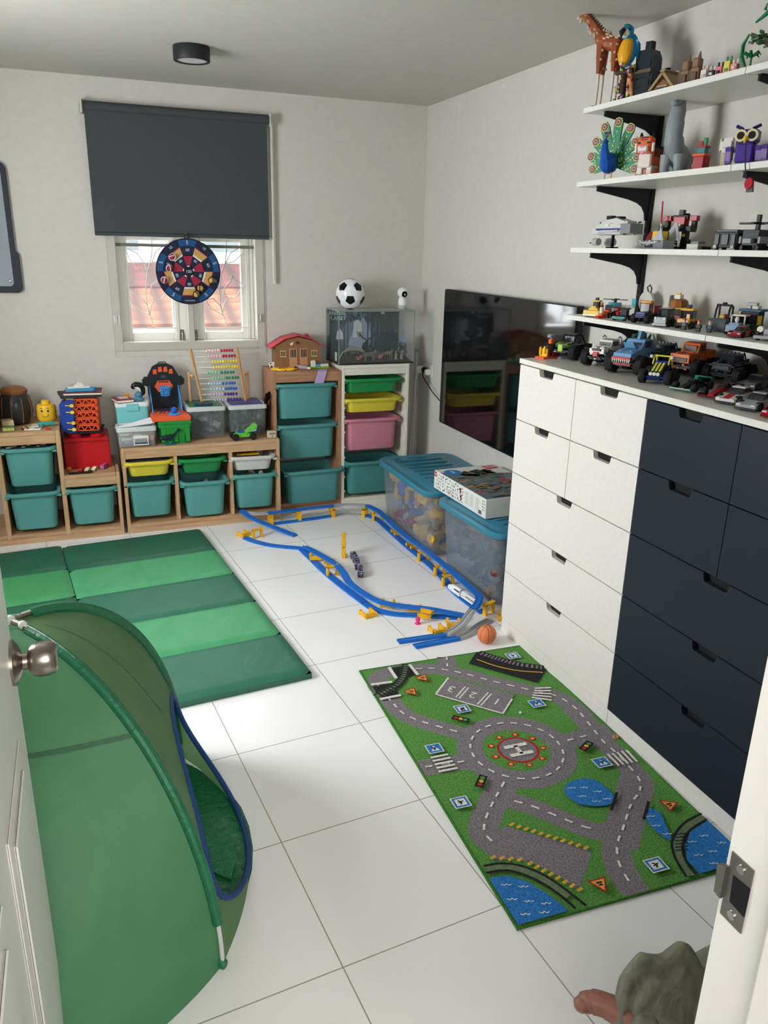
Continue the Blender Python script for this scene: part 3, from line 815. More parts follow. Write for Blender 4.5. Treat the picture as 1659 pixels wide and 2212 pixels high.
# ================================================================ pop-up play tent
TG = cloth((94, 156, 110), (86, 146, 100), .55, .3, 3.5, .35)
TG2 = cloth((140, 178, 128), (122, 164, 114), .55, .25, 4.5, .55)
SLV = cloth((26, 112, 74), (20, 98, 64), .5, .3, 20)
TC = Vector((-1.9, -.9, 0)); TH = .76
FT = [Vector((-1.5, -1.356, 0)), Vector((-1.487, -.49, 0)), Vector((-2.3, -.444, 0)), Vector((-2.313, -1.31, 0))]
t = thing('play_tent', 'green pop-up play tent with crossed poles in front of the open door', 'tent', TC)
def arch(f, ph, dz=0.0, k=1.0):
    d = f - TC
    return Vector((d.x * math.sin(ph) * k, d.y * math.sin(ph) * k, TH * math.cos(ph) + dz))
def panel(i, j, b0, pw):
    a, b = FT[i], FT[j]
    o = ((a + b) / 2 - TC).normalized()
    def f(u, v):
        ph = .06 + (PI / 2 - .06) * v
        p = arch(a, ph).lerp(arch(b, ph), u)
        return p + o * (b0 * math.sin(ph) ** pw * 4 * u * (1 - u)) + Vector((0, 0, .003))
    return f
for (i, j, b0, pw, m) in ((0, 3, .205, 5, TG), (3, 2, .17, 5, TG), (2, 1, .14, 5, TG)):
    mb = MB(); mb.grid(panel(i, j, b0, pw), 26, 30); mb.build('tent_wall', m, t, ang=1.5)
fe = panel(0, 1, .135, 12)
def inhole(u, v): return ((u - .5) / .46) ** 2 + ((v - .81) / .18) ** 2 < 1
mb = MB(); NU, NV = 56, 70
g = [[mb.bm.verts.new(fe(a / NU, b / NV)) for b in range(NV + 1)] for a in range(NU + 1)]
for a in range(NU):
    for b in range(NV):
        if not inhole((a + .5) / NU, (b + .5) / NV): mb.bm.faces.new((g[a][b], g[a + 1][b], g[a + 1][b + 1], g[a][b + 1]))
for v in [v for r_ in g for v in r_ if not v.link_faces]: mb.bm.verts.remove(v)
mb.build('entrance_wall', TG2, t, ang=1.5)
mb = MB(); mb.tube([fe(.5 + .46 * math.cos(q * PI / 30), .81 + .18 * math.sin(q * PI / 30)) for q in range(60)], .008, 8, True); mb.build('entrance_trim', P((30, 66, 122), .6), t)
mb = MB()
def fl(u, v):
    q = 2 * PI * u; p = Vector((math.cos(q), math.sin(q))) * (.56 * v); return (p.x, p.y, .004 + .003 * math.sin(9 * q) * v)
mb.grid(fl, 40, 6, True); mb.build('tent_floor', cloth((24, 112, 70), (18, 96, 60), .3, .5, 40), t)
mb = MB(); q_ = [Vector((.33, .12, .012)), Vector((.46, .02, .012)), Vector((.5, -.12, .014)), Vector((.47, -.2, .012)), Vector((.38, -.1, .012)), Vector((.34, .0, .012))]
mb.face(q_); mb.build('entrance_flap', cloth((46, 126, 86), (36, 112, 74), .28, .7, 70), t)
for i, f in enumerate(FT):
    lo = 1.40 if i == 0 else 1.5
    mb = MB(); mb.tube([arch(f, .10 + (lo - .10) * k / 24, .006, 1.008) for k in range(25)], .0125 if i == 0 else .016, 10); mb.build('pole_sleeve', SLV, t)
    mb = MB(); mb.tube([arch(f, .0 + PI / 2 * k / 40, .009, 1.008) + Vector((0, 0, .004 if k else 0)) for k in range(41)], .0055, 8); mb.build('tent_pole', P((205, 206, 204), .3), t)
    e = f - TC; mb = MB(); mb.tube([(e.x * .985, e.y * .985, .035), (e.x * 1.01, e.y * 1.01, .012), (e.x * 1.02, e.y * 1.02, .0115)], [.012, .013, .009], 8); mb.build('foot_pocket', SLV, t)
mb = MB()
for i in (0, 1): mb.tube([arch(FT[i], .0, .011), arch(FT[i], .05, .011), arch(FT[i], .10, .010)], .0075, 8)
mb.mi = 1; mb.ball((0, 0, TH + .012), .013, 12, 8); mb.ball(arch(FT[0], .075, .013), .011, 10, 8)
mb.build('pole_joint', [STEEL, P((225, 226, 224), .3)], t)
mb = MB()
def seam(u, v):
    p = panel(0, 3, .205, 5)(u, .42 + .012 * v); return p + Vector((0, -.0012, .0008))
mb.grid(seam, 26, 1); mb.build('wall_seam', cloth((48, 98, 62), None, .6, .2, 30), t)
mb = MB(); mb.grid(lambda u, v: fe(.49 + .02 * v, .08 + .5 * u) + Vector((.0012, 0, .001)), 30, 1); mb.build('wall_seam', cloth((92, 122, 84), None, .6, .2, 30), t)

# ================================================================ road rug
def pile(name, c, c2):
    m, tt, b = new_mat(name)
    b.inputs['Roughness'].default_value = .95; b.inputs['Specular IOR Level'].default_value = .15
    tc = tt.nodes.new('ShaderNodeTexCoord'); n = tt.nodes.new('ShaderNodeTexNoise'); n.inputs['Scale'].default_value = 170; n.inputs['Detail'].default_value = 3
    r = tt.nodes.new('ShaderNodeValToRGB'); r.color_ramp.elements[0].color, r.color_ramp.elements[0].position = rgb(*c2), .34; r.color_ramp.elements[1].color, r.color_ramp.elements[1].position = rgb(*c), .66
    bn = tt.nodes.new('ShaderNodeBump'); bn.inputs['Strength'].default_value = .8; bn.inputs['Distance'].default_value = .004
    tt.links.new(tc.outputs['Object'], n.inputs['Vector']); tt.links.new(n.outputs['Fac'], r.inputs['Fac']); tt.links.new(r.outputs['Color'], b.inputs['Base Color'])
    tt.links.new(n.outputs['Fac'], bn.inputs['Height']); tt.links.new(bn.outputs['Normal'], b.inputs['Normal'])
    return m
RM = [pile('grass_green_pile', (98, 152, 74), (70, 118, 52)), pile('road_grey_pile', (138, 132, 136), (104, 98, 102)), pile('black_pile', (48, 47, 50), (28, 27, 30)), pile('white_pile', (232, 230, 222), (200, 198, 190)),
      pile('water_blue_pile', (56, 130, 196), (36, 100, 166)), pile('yellow_pile', (222, 178, 70), (196, 150, 50)), pile('red_pile', (176, 54, 46), (146, 36, 34)), pile('orange_pile', (232, 166, 84), (206, 136, 60)), pile('sleeper_grey_green', (112, 130, 96), (86, 104, 74))]
t = thing('road_rug', 'green road-map play rug with grey roads and a helipad beside the drawers', 'rug', (-.735, -.146, 0), R(-1.6))
mb = MB()
def wav(x, y): return .0 if y > -1.25 else .006 * max(0, math.sin((x - .45) * 12)) * (-1.25 - y) / .1 * (1 if x > .45 else 0)
def base(u, v):
    x, y = .003 + .747 * u, -.004 - 1.35 * v
    return (x, y, .0062)
mb.grid(base, 4, 6); mb.ext([(.003, -.004), (.75, -.004), (.75, -1.354), (.003, -1.354)], .001, .006, 'z')
LZ = [.0063]
def lz():
    LZ[0] += .00012; return LZ[0]
def flat(mi, pts, z=None):
    mb.mi = mi; z = z or lz(); mb.face([(x / 1000, -y / 1000, z) for x, y in pts])
def strip(mi, pts, wd, z=None, smooth=True):
    mb.mi = mi; z = z or lz()
    P2 = catmull([(x / 1000, -y / 1000, z) for x, y in pts], 6) if smooth and len(pts) > 2 else [Vector((x / 1000, -y / 1000, z)) for x, y in pts]
    A, B = [], []
    for i, p in enumerate(P2):
        d = (P2[min(i + 1, len(P2) - 1)] - P2[max(i - 1, 0)]).normalized(); n = Vector((-d.y, d.x, 0)) * wd / 2000
        A.append(mb.bm.verts.new(p + n)); B.append(mb.bm.verts.new(p - n))
    for i in range(len(P2) - 1): mb.bm.faces.new((A[i], A[i + 1], B[i + 1], B[i]))
    mb._fin(A + B)
def dash(mi, pts, wd, ln=24, gap=26, closed=False):
    z = lz(); P2 = catmull([(x, y, 0) for x, y in pts], 24, closed)
    acc, seg, on = 0, [P2[0]], True
    for a, b in zip(P2, P2[1:]):
        acc += (b - a).length
        if on: seg.append(b)
        if acc > (ln if on else gap):
            if on and len(seg) > 1: strip(mi, [(p.x, p.y) for p in (seg[0], seg[-1])], wd, z)
            acc, on, seg = 0, not on, [b]
def ell(mi, c, rx, ry, a0=0, a1=360, n=32, z=None, rot=0):
    cr, sr = math.cos(R(rot)), math.sin(R(rot)); o = []
    for k in range(n + (0 if a1 - a0 == 360 else 1)):
        q = R(a0 + (a1 - a0) * k / n); x, y = rx * math.cos(q), ry * math.sin(q); o.append((c[0] + x * cr - y * sr, c[1] + x * sr + y * cr))
    flat(mi, o, z); return o
R1 = [(120, 52), (200, 57), (289, 75), (349, 109), (412, 163), (497, 251), (598, 344), (676, 413), (702, 510), (692, 621), (680, 725), (684, 786), (682, 870), (672, 946), (634, 997), (574, 1038), (484, 1123), (424, 1178), (388, 1236), (374, 1288), (367, 1352)]
R2 = [(200, 57), (129, 50), (71, 68), (36, 122), (40, 199), (50, 273), (60, 343), (94, 403), (146, 459), (230, 540)]
z1 = lz()
strip(1, R1, 86, z1); strip(1, [(692, 500), (688, 720)], 88, z1 + .00004); strip(1, [(676, 930), (574, 1036), (430, 1178)], 110, z1 + .00005)
strip(1, R2, 78, z1 + .00002); strip(1, [(388, 4), (352, 104)], 80, z1 + .00003); strip(1, [(500, 690), (624, 680), (748, 674)], 84, z1 + .00006)
strip(1, [(200, 690), (102, 677), (5, 672)], 84, z1 + .00007); strip(1, [(250, 800), (239, 823), (163, 897), (99, 968), (73, 1019), (84, 1069), (98, 1104)], 92, z1 + .00008)
strip(1, [(190, 880), (268, 954), (321, 1021), (368, 1081), (418, 1119), (464, 1127)], 76, z1 + .00009)
flat(1, [(148, 1005), (336, 1170), (331, 1188), (271, 1246), (219, 1297), (197, 1227), (156, 1166), (111, 1137), (49, 1123), (58, 1061)])
ell(1, (362, 677), 207, 207); ell(0, (362, 677), 117, 117)
ell(6, (368, 678), 74, 74); ell(1, (368, 678), 64, 64)
for k in range(9): q = 2 * PI * k / 9 + .2; ell(6, (366 + 92 * math.cos(q), 678 + 88 * math.sin(q)), 13, 11, n=12); ell(7, (366 + 92 * math.cos(q), 678 + 88 * math.sin(q)), 7, 7, n=10)
zz = lz()
for y in (656, 704): strip(3, [(325, y), (412, y)], 17, zz)
strip(3, [(368, 656), (368, 704)], 15, zz)
for pts in (R1, R2[3:], [(388, 8), (352, 100)], [(560, 685), (660, 678)], [(160, 684), (10, 672)], [(239, 823), (163, 897), (99, 968), (73, 1019), (84, 1069)], [(226, 916), (268, 954), (321, 1021), (368, 1081), (418, 1119)]): dash(3, pts, 7)
dash(3, [(362 + 160 * math.cos(2 * PI * k / 24), 677 + 160 * math.sin(2 * PI * k / 24)) for k in range(25)], 7)
# parking bays, black platform with rails, level crossings
flat(1, [(229, 267), (327, 166), (526, 358), (418, 465)])
z = lz()
for a, b in (((418, 465), (229, 267)), ((229, 267), (327, 166)), ((418, 465), (500, 384))): strip(3, [a, b], 7, z)
for a, b in (((300, 316), (368, 255)), ((358, 386), (435, 322))): strip(3, [a, b], 20, lz()); strip(1, [a, b], 9, lz())
mb.mi = 3
for d_, (x, y) in (('3', (304, 249)), ('2', (367, 314)), ('1', (435, 384))): mb.text(d_, .062, T(x / 1000, -y / 1000, lz()) @ RZ(R(134)), .00005)
flat(2, [(527, 9), (613, 111), (744, 223), (655, 309), (454, 87)])
TR = [(536, 18), (583, 81), (648, 153), (738, 213)]
strip(1, TR, 30); dash(2, TR, 40, 7, 7)
for o in (-17, 17): strip(2, [(x + o * .7, y - o * .7) for x, y in TR], 6)
strip(5, [(500, 66), (553, 141), (622, 201), (715, 245)], 6)
for q4 in ([(133, 27), (210, 30), (202, 108), (122, 113)], [(10, 145), (88, 151), (93, 235), (14, 237)]): flat(2, q4)
RL = [(201, 20), (156, 104), (111, 157), (48, 194), (4, 214)]
strip(8, RL, 34); dash(2, RL, 46, 7, 8)
for o in (-15, 15): strip(2, [(x + o * .7, y + o * .5) for x, y in RL], 7)
z = lz()
for a, b in (((123, 22), (122, 115)), ((212, 26), (215, 114)), ((10, 130), (97, 134)), ((10, 240), (97, 236))): strip(3, [a, b], 14, z)
for c4 in (((621, 346), (684, 360), (576, 401), (640, 441)), ((648, 800), (724, 800), (648, 866), (720, 866)), ((57, 636), (121, 636), (53, 713), (121, 714))):
    a, b, c, d = [Vector(p) for p in c4]; z = lz()
    for k in range(5): u = k / 4; p, q = (a.lerp(b, u), c.lerp(d, u)) if c4[0][0] > 640 else (a.lerp(c, u), b.lerp(d, u)); strip(3, [p, q], 9, z)
for (a, b), n in ((((166, 1012), (326, 1165)), 11), (((51, 1117), (119, 1148)), 4), (((140, 1170), (222, 1296)), 8)):
    z = lz(); a, b = Vector(a), Vector(b)
    for k in range(n): p = a.lerp(b, k / (n - 1)); strip(5, [p - Vector((9, -3)), p + Vector((9, -3))], 9, z)
# water, ponds and curved rails
z = lz(); flat(4, [(14, 1184), (59, 1192), (99, 1228), (132, 1287), (155, 1350), (5, 1350), (5, 1190)], z); flat(4, [(748, 1176), (665, 1202), (607, 1247), (575, 1296), (574, 1350), (748, 1350)], z)
flat(4, [(p.x, p.y) for p in catmull([(402, 924, 0), (432, 896, 0), (490, 890, 0), (529, 915, 0), (540, 984, 0), (516, 1020, 0), (474, 1024, 0), (419, 1002, 0), (398, 965, 0)], 5, True)])
flat(4, [(p.x, p.y) for p in catmull([(600, 1074, 0), (629, 1103, 0), (609, 1163, 0), (586, 1214, 0), (569, 1193, 0), (563, 1150, 0), (578, 1106, 0)], 5, True)])
strip(4, [(520, 985), (560, 1030), (600, 1085)], 40, z1 - .00008)
for A, B in (([(10, 1140), (61, 1146), (109, 1170), (151, 1216), (179, 1271), (207, 1350)], [(6, 1165), (68, 1176), (118, 1220), (155, 1285), (175, 1350)]), ([(750, 1149), (665, 1170), (586, 1219), (549, 1278), (530, 1350)], [(745, 1176), (648, 1207), (590, 1260), (566, 1310), (562, 1350)])):
    strip(8, [((a[0] + b[0]) / 2, (a[1] + b[1]) / 2) for a, b in zip(A, B)], 30); z = lz(); strip(2, A, 8, z); strip(2, B, 8, z)
z = lz()
for k in range(6): strip(2, [(566 + k * 9, 1256 - k * 11), (606 + k * 9, 1262 - k * 11)], 4, z)
for p in (((558, 984), (490, 1052)), ((628, 1052), (560, 1118))): strip(2, p, 9)
z = lz()
for x, y in ((430, 920), (470, 930), (440, 965), (500, 960), (470, 1000), (510, 1000), (590, 1110), (580, 1150), (590, 1190), (40, 1220), (80, 1240), (30, 1270), (70, 1290), (110, 1310), (40, 1325), (90, 1335), (640, 1240), (690, 1230), (620, 1290), (670, 1290), (720, 1270), (640, 1330), (700, 1330)):
    strip(3, [(x - 13, y - 4), (x - 6, y + 2), (x, y - 1), (x + 6, y + 5), (x + 13, y + 3)], 2.5, z)
# road signs and traffic lights
for k, (x, y) in enumerate(((660, 87), (283, 397), (571, 448), (87, 596), (599, 838), (58, 879), (475, 1288))):
    s_ = 28; q = lambda f: [(x - s_ * f, y - s_ * f * .9), (x + s_ * f, y - s_ * f * .9), (x + s_ * f, y + s_ * f * .9), (x - s_ * f, y + s_ * f * .9)]
    flat(3, q(1)); flat(4, q(.86))
    if k in (0, 1, 5, 6): flat(3, q(.6))
    else: flat(3, [(x - 16, y + 14), (x + 16, y + 14), (x, y - 16)])
    z = lz(); strip(2, [(x - 8, y - 8), (x + 2, y), (x - 4, y + 10)], 5, z); strip(2, [(x - 10, y + 3), (x + 10, y - 4)], 4, z + .00003)
    if k == 1: mb.mi = 2; mb.text('P', .04, T(x / 1000, -y / 1000, lz()) @ RZ(R(180)), .00005)
for x, y, a in ((222, 150, 200), (141, 233, 200), (676, 1089, 150), (282, 1300, 180)):
    for mi, rd in ((6, 34), (7, 25)): flat(mi, [(x + rd * math.cos(R(a + 90 + q)), y - rd * math.sin(R(a + 90 + q))) for q in (0, 120, 240)])
    z = lz(); strip(2, [(x - 9, y - 3), (x + 9, y - 3)], 6, z); strip(2, [(x - 6, y + 5), (x + 6, y + 5)], 5, z)
for x, y, a in ((246, 463, 40), (597, 746, -30), (162, 809, -50)):
    c_, s_ = math.cos(R(a)), math.sin(R(a)); strip(2, [(x - 32 * c_, y - 32 * s_), (x + 32 * c_, y + 32 * s_)], 28); z = lz()
    for k, mi in ((-18, 6), (0, 5), (18, 0)): ell(mi, (x + k * c_, y + k * s_), 8, 8, n=12, z=z)
mb.build('rug_pile', RM, t, smooth=False)
mb = MB(); mb.tube([(.003, -.004, .0045), (.75, -.004, .0045), (.75, -1.354, .0045), (.003, -1.354, .0045)], .0045, 8, True); mb.build('bound_edge', pile('edge_green', (70, 128, 56), (50, 104, 40)), t)

# ================================================================ toy railway
TB = P((36, 112, 200), .35, noise=.02); TGY = P((168, 170, 172), .35); TY = P((238, 184, 44), .35)
PROF = [(-.019, 0), (.019, 0), (.019, .008), (.0155, .008), (.0155, .0055), (.0105, .0055), (.0105, .008), (-.0105, .008), (-.0105, .0055), (-.0155, .0055), (-.0155, .008), (-.019, .008)]
PROFG = [(-.019, 0), (-.008, 0), (-.008, .003), (.008, .003), (.008, 0), (.019, 0), (.019, .008), (.0155, .008), (.0155, .0055), (.0105, .0055), (.0105, .008), (.008, .008), (.008, .004), (-.008, .004), (-.008, .008), (-.0105, .008), (-.0105, .0055), (-.0155, .0055), (-.0155, .008), (-.019, .008)]
def track(label, pts, grey=False, smooth=True, raise_=0.0):
    P2 = catmull([(x, y, z + raise_) for x, y, z in pts], 8) if smooth and len(pts) > 2 else [Vector(p) for p in pts]
    o0 = Vector((P2[0].x, P2[0].y, 0)); pr = PROFG if grey else PROF
    mb = MB(); rings = []
    for i, p in enumerate(P2):
        d = P2[min(i + 1, len(P2) - 1)] - P2[max(i - 1, 0)]; d = Vector((d.x, d.y, 0)).normalized(); n = Vector((d.y, -d.x, 0))
        rings.append([tuple(p - o0 + n * a + Vector((0, 0, b - .008))) for a, b in pr])
    loft(mb, rings, True, True)
    for i in (0, len(P2) - 1):
        if not grey: mb.cyl(P2[i] - o0 + Vector((0, 0, -.0005)), P2[i] - o0 + Vector((0, 0, .0012)), .006, n=10)
    o = mb.build('toy_track', TGY if grey else TB, None, o0, ang=.5)
    return tag(o, label, 'toy track', 'toy railway tracks')
U = .07
track('blue upper track along the clear boxes, raised on yellow piers', [(-.085, .118, .066), (-.045, .152, U), (.002, .22, U), (.012, .301, U), (.013, .465, U), (.013, .679, U), (.003, .906, U), (-.012, 1.053, U), (-.016, 1.251, U), (-.010, 1.459, U), (-.012, 1.60, U), (-.041, 1.718, U)])
track('grey curved upper track in the corner by the white unit', [(-.041, 1.718, U), (-.117, 1.757, U), (-.201, 1.777, U), (-.248, 1.776, U)], True)
track('blue straight upper track in front of the tall brown unit', [(-.248, 1.776, U), (-.442, 1.767, U), (-.643, 1.754, U), (-.683, 1.752, U)], smooth=False)
track('grey upper track at the far left end of the railway', [(-.683, 1.752, U), (-.75, 1.756, U), (-.804, 1.785, .074)], True)
track('blue ramp track, its free lower end resting on the floor', [(-.837, 1.796, .088), (-.801, 1.717, .066), (-.705, 1.629, .034), (-.581, 1.471, .009)])
track('grey double-rail ramp curving down beside the small basketball', [(-.085, .118, .066), (-.12, .09, .056), (-.176, .052, .034), (-.262, .026, .0085)], True)
track('farther blue dead-end track on the floor near the rug', [(-.262, .03, .0085), (-.489, .036, .0085)])
track('nearer blue dead-end track on the floor near the rug', [(-.218, -.018, .0085), (-.437, -.028, .0085)])
track('grey curved floor track behind the small basketball', [(-.218, -.018, .0085), (-.149, .008, .0085), (-.075, .062, .0085), (-.0, .10, .0085)], True)
track('blue curved floor track nearest the green mat', [(-.872, 1.526, .0085), (-.828, 1.443, .0085), (-.74, 1.346, .0085), (-.604, 1.262, .0085)])
track('blue straight floor track left of the printed train cars', [(-.604, 1.255, .0085), (-.596, 1.167, .0085), (-.57, .888, .0085), (-.537, .667, .0085), (-.498, .463, .0085)])
track('blue floor track running under the front curve', [(-.498, .455, .0085), (-.471, .368, .0085), (-.402, .297, .0085), (-.3, .25, .0085), (-.194, .197, .0085), (-.10, .158, .0085)])
track('blue track above the floor track left of the printed train cars, climbing over yellow pieces', [(-.589, 1.256, .0175), (-.563, 1.15, .03), (-.526, .879, .058), (-.516, .744, .058), (-.522, .61, .052), (-.487, .481, .042), (-.436, .384, .036), (-.358, .318, .034), (-.256, .253, .034), (-.178, .196, .03), (-.10, .146, .022)])
track('blue straight floor track in front of the brown unit', [(-.653, 1.717, .0085), (-.452, 1.733, .0085), (-.263, 1.757, .0085)])
track('grey curved floor track in the corner by the white unit', [(-.263, 1.757, .0085), (-.161, 1.756, .0085), (-.071, 1.714, .0085)], True)
track('blue floor track along the clear boxes, under the raised one', [(-.071, 1.714, .0085), (-.015, 1.63, .0085), (-.008, 1.492, .0085), (-.008, 1.315, .0085), (-.006, 1.076, .0085), (.004, .814, .0085), (-.004, .606, .0085), (-.018, .458, .0085), (-.012, .311, .0085), (.004, .18, .0085)])
def pier_mesh():
    mb = MB()
    for s_ in (-1, 1):
        mb.b2((s_ * .027 - .0055, -.0105, .004), (s_ * .027 + .0055, .0105, .058), .0015); mb.b2((s_ * .027 - .0075, -.013, 0), (s_ * .027 + .0075, .013, .006), .0015)
        mb.b2((s_ * .027 - .0065, -.003, .008), (s_ * .027 + .0065, .003, .05), .001)
        for y in (-.007, .007): mb.cyl((s_ * .029, y, .057), (s_ * .029, y, .064), .0032, n=8)
    mb.b2((-.0325, -.0105, .047), (.0325, .0105, .0585), .0015)
    for k in range(4): mb.b2((-.02 + k * .0133 - .002, -.0115, .0495), (-.02 + k * .0133 + .002, .0115, .0575))
    return mb.mesh('toy_pier', TY)
PM = pier_mesh()
def pier(label, x, y, rz, pose='up', z=0.0, tilt=0):
    o = put('toy_pier', PM, None, (x, y, z), (0, 0, rz))
    if pose == 'back': o.rotation_euler = (R(90), 0, rz); o.location.z = z + .0125
    if pose == 'side': o.rotation_euler = (0, R(90), rz); o.location.z = z + .0338
    if tilt: o.rotation_euler.x += R(tilt)
    return tag(o, label, 'toy pier', 'yellow toy railway piers')
pier('standing yellow pier in front of the right-hand low teal bins', -.671, 1.737, R(3 + 90)); pier('standing yellow pier under the back track, middle one before the brown unit', -.487, 1.748, R(92))
pier('standing yellow pier under the back track at the corner of the white unit', -.263, 1.760, R(92)); pier('standing yellow pier where the upper track leaves the corner', -.06, 1.70, R(-40 + 90) )
pier('standing yellow pier just past the corner bend', -.013, 1.60, R(5)); pier('standing yellow pier left of the ramp end, next to the mat', -.80, 1.515, R(20))
pier('standing yellow pier on the boxes side, farther of three open ones', -.002, .885, 0); pier('standing yellow pier on the boxes side, middle of three open ones', .002, .672, 0)
pier('standing yellow pier just before the white train nose', -.014, .535, 0); pier('standing yellow pier beside the white train tail at the front bend', .03, .17, R(20))
pier('standing yellow pier under the left climbing track', -.545, .836, R(8)); pier('yellow pier standing on end by itself beside the printed train cars', -.395, 1.105, R(-108), 'side')
pier('yellow pier stacked on the lone standing one', -.395, 1.105, R(-108), 'side', .0668)
pier('yellow pier lying under the boxes-side track, farther one', -.015, 1.322, R(90), 'back'); pier('yellow pier lying under the boxes-side track, nearer one', -.012, 1.08, R(95), 'back')
pier('yellow pier lying beside the mat at the far left curve', -.885, 1.60, R(30), 'back'); pier('yellow pier on its side under the front curve, left one', -.385, .43, R(-30), 'back')
pier('yellow pier on its side under the front curve, right one', -.285, .33, R(-25), 'back'); pier('yellow pier lying at the left bend of the front curve', -.53, .36, R(10), 'back')
pier('yellow pier leaning over the front floor track above the pink peg', -.305, .232, R(50), 'back', .014); pier('yellow pier lying flat in front of the pink peg', -.285, .105, R(5), 'back')
pier('yellow pier lying between the flat one and the grey ramp', -.175, .135, R(-20), 'back', .002); pier('yellow pier lying at the white drawers behind the basketball', .05, .115, R(60), 'back')
pier('yellow pier lying under the start of the climbing track', -.562, 1.10, R(-15), 'back', .009); pier('yellow pier lying across the floor track beneath the left climbing track', -.549, .96, R(85), 'back', .010)
# trains
def print_bits(mb, x, y0, y1, z0, z1, n):
    for k in range(n): mb.mi = random.choice((1, 2, 3, 4)); mb.box((x, random.uniform(y0, y1), random.uniform(z0, z1)), (.0006, random.uniform(.003, .009), random.uniform(.002, .007)), (random.uniform(0, 3), 0, 0))
CARM = [P((48, 52, 60), .4), P((150, 170, 220)), P((190, 70, 60)), P((226, 210, 180)), P((30, 30, 36))]
for k, (x, y, rz, n) in enumerate(((-.368, 1.0, 6, 'farthest'), (-.385, .90, 14, 'middle'), (-.402, .80, 18, 'nearest'))):
    t = thing('toy_train_car', 'dark printed toy train car on the white tiles, %s of three' % n, 'toy train car', (x, y, 0), R(-rz), 'printed train cars')
    mb = MB(); mb.b2((-.014, -.044, .006), (.014, .044, .040), .002)
    for sx in (-1, 1): print_bits(mb, sx * .0143, -.04, .04, .012, .036, 16)
    mb.mi = 1; mb.b2((-.0145, -.0445, .037), (.0145, -.042, .0405)); mb.b2((-.0145, -.044, .0395), (-.0125, .044, .0408)); mb.b2((.0125, -.044, .0395), (.0145, .044, .0408))
    for q in range(12): mb.mi = random.choice((1, 2, 3, 4)); mb.box((random.uniform(-.01, .01), random.uniform(-.04, .04), .0402), (random.uniform(.003, .008), random.uniform(.004, .01), .0006), (0, 0, random.uniform(0, 3)))
    for q in range(8): mb.mi = random.choice((1, 2, 3)); mb.box((random.uniform(-.01, .01), -.0443, random.uniform(.012, .034)), (random.uniform(.003, .007), .0006, random.uniform(.003, .006)))
    mb.build('car_body', CARM, t)
    for yy in (-.028, .028):
        mb = MB()
        for sx in (-1, 1): mb.cyl((sx * .009, yy, .006), (sx * .0135, yy, .006), .006, n=12)
        mb.build('wheel_pair', BLACK, t)
WT = P((228, 230, 232), .2)
t = thing('toy_bullet_train', 'white toy bullet train nosing out from under the blue track', 'toy train', (-.014, .345, .0088), R(7))
def nose(u, v):
    q = PI * (u * 1.0); s_ = v; k = math.sqrt(max(0, 1 - max(0, (s_ - .35) / .65) ** 2.4)); return (-.0165 * math.cos(q) * k, .0 + s_ * .13, .004 + .034 * (math.sin(q) ** .7 if math.sin(q) > 0 else 0) * k)
mb = MB(); mb.grid(nose, 16, 20); mb.mi = 1; mb.b2((-.0168, .004, .022), (.0168, .05, .028)); mb.b2((-.006, .085, .025), (.006, .105, .033), .002); mb.build('nose_car', [WT, P((40, 42, 48), .2)], t, (0, .02, 0))
mb = MB(); mb.b2((-.0165, -.15, .004), (.0165, .012, .040), .006); mb.mi = 1
for k in range(6): mb.box((-.0168, -.10 + k * .012, .028), (.0008, .008, .006)); mb.box((0, -.10 + k * .012, .0403), (.004, .008, .0008))
mb.box((-.0168, -.07, .022), (.0006, .14, .0015)); mb.build('body_car', [WT, P((40, 42, 48), .2)], t)
mb = MB(); mb.b2((-.0175, .008, .003), (.0175, .026, .0415), .005); mb.build('coupling', LGREY, t)
mb = MB(); mb.lathe([(.014, 0), (.014, .003), (.009, .005), (.008, .012), (.011, .02), (.011, .03), (.006, .034), (.0, .0345)]); tag(mb.build('pink_peg', P((235, 60, 130), .35), None, (-.335, .178, 0)), 'pink plastic peg standing among the yellow piers', 'toy')
def seamed(mb, r, c, wd):
    for k in range(3):
        if k < 2: M = [RY(PI / 2), RX(PI / 2)][k]; mb.tube([(M @ Vector((r * math.cos(q * PI / 24), r * math.sin(q * PI / 24), 0))) + Vector(c) for q in range(48)], wd, 5, True)
    for s_ in (-1, 1):
        mb.tube([Vector((s_ * (r * .62 - .3 * r * math.cos(2 * q * PI / 24) * .5), 0, 0)) + Vector(c) + Vector((0, 1, 0)) * 0 for q in range(0)] or [Vector(c) + Vector((s_ * (.55 + .25 * math.cos(4 * PI * q / 48)), math.cos(2 * PI * q / 48), math.sin(2 * PI * q / 48))).normalized() * r for q in range(48)], wd, 5, True)
t = thing('toy_basketball', 'small orange basketball on the tiles beside the rug', 'ball', (-.118, -.088, 0), R(20))
MB().ball((0, 0, .042), .042, 32, 20).build('ball_cover', P((222, 128, 84), .45, noise=.03, bump=.3, scale=400), t)
mb = MB(); seamed(mb, .0418, (0, 0, .042), .0009); mb.build('seam_lines', P((36, 26, 22), .6), t, rot=(0, 0, 0))
tag(MB().ball((-.265, -.64, .0115), .0055, 12, 8).build('white_bead', P((225, 228, 235), .2)), 'tiny white bead lying on the rug above the roundabout', 'bead')
mb = MB(); mb.lathe([(.010, 0), (.011, .003), (.010, .007), (.005, .007), (.0045, .003), (.005, 0), (.01, 0)], cap=False); tag(mb.build('wooden_ring', P((196, 140, 104), .5), None, (.0065 - .025, -.885, .0065)), 'small wooden ring at the rug edge beside the dresser plinth', 'ring')
mb = MB(); mb.tube([(-.012, 0, .001), (.004, .002, .001), (.012, .006, .002), (.01, .010, .001), (.002, .008, .001)], .001, 6); tag(mb.build('metal_clip', STEEL, None, (-.08, -.552, .0085)), 'thin bent metal clip lying near the upper crossing of the rug', 'clip')

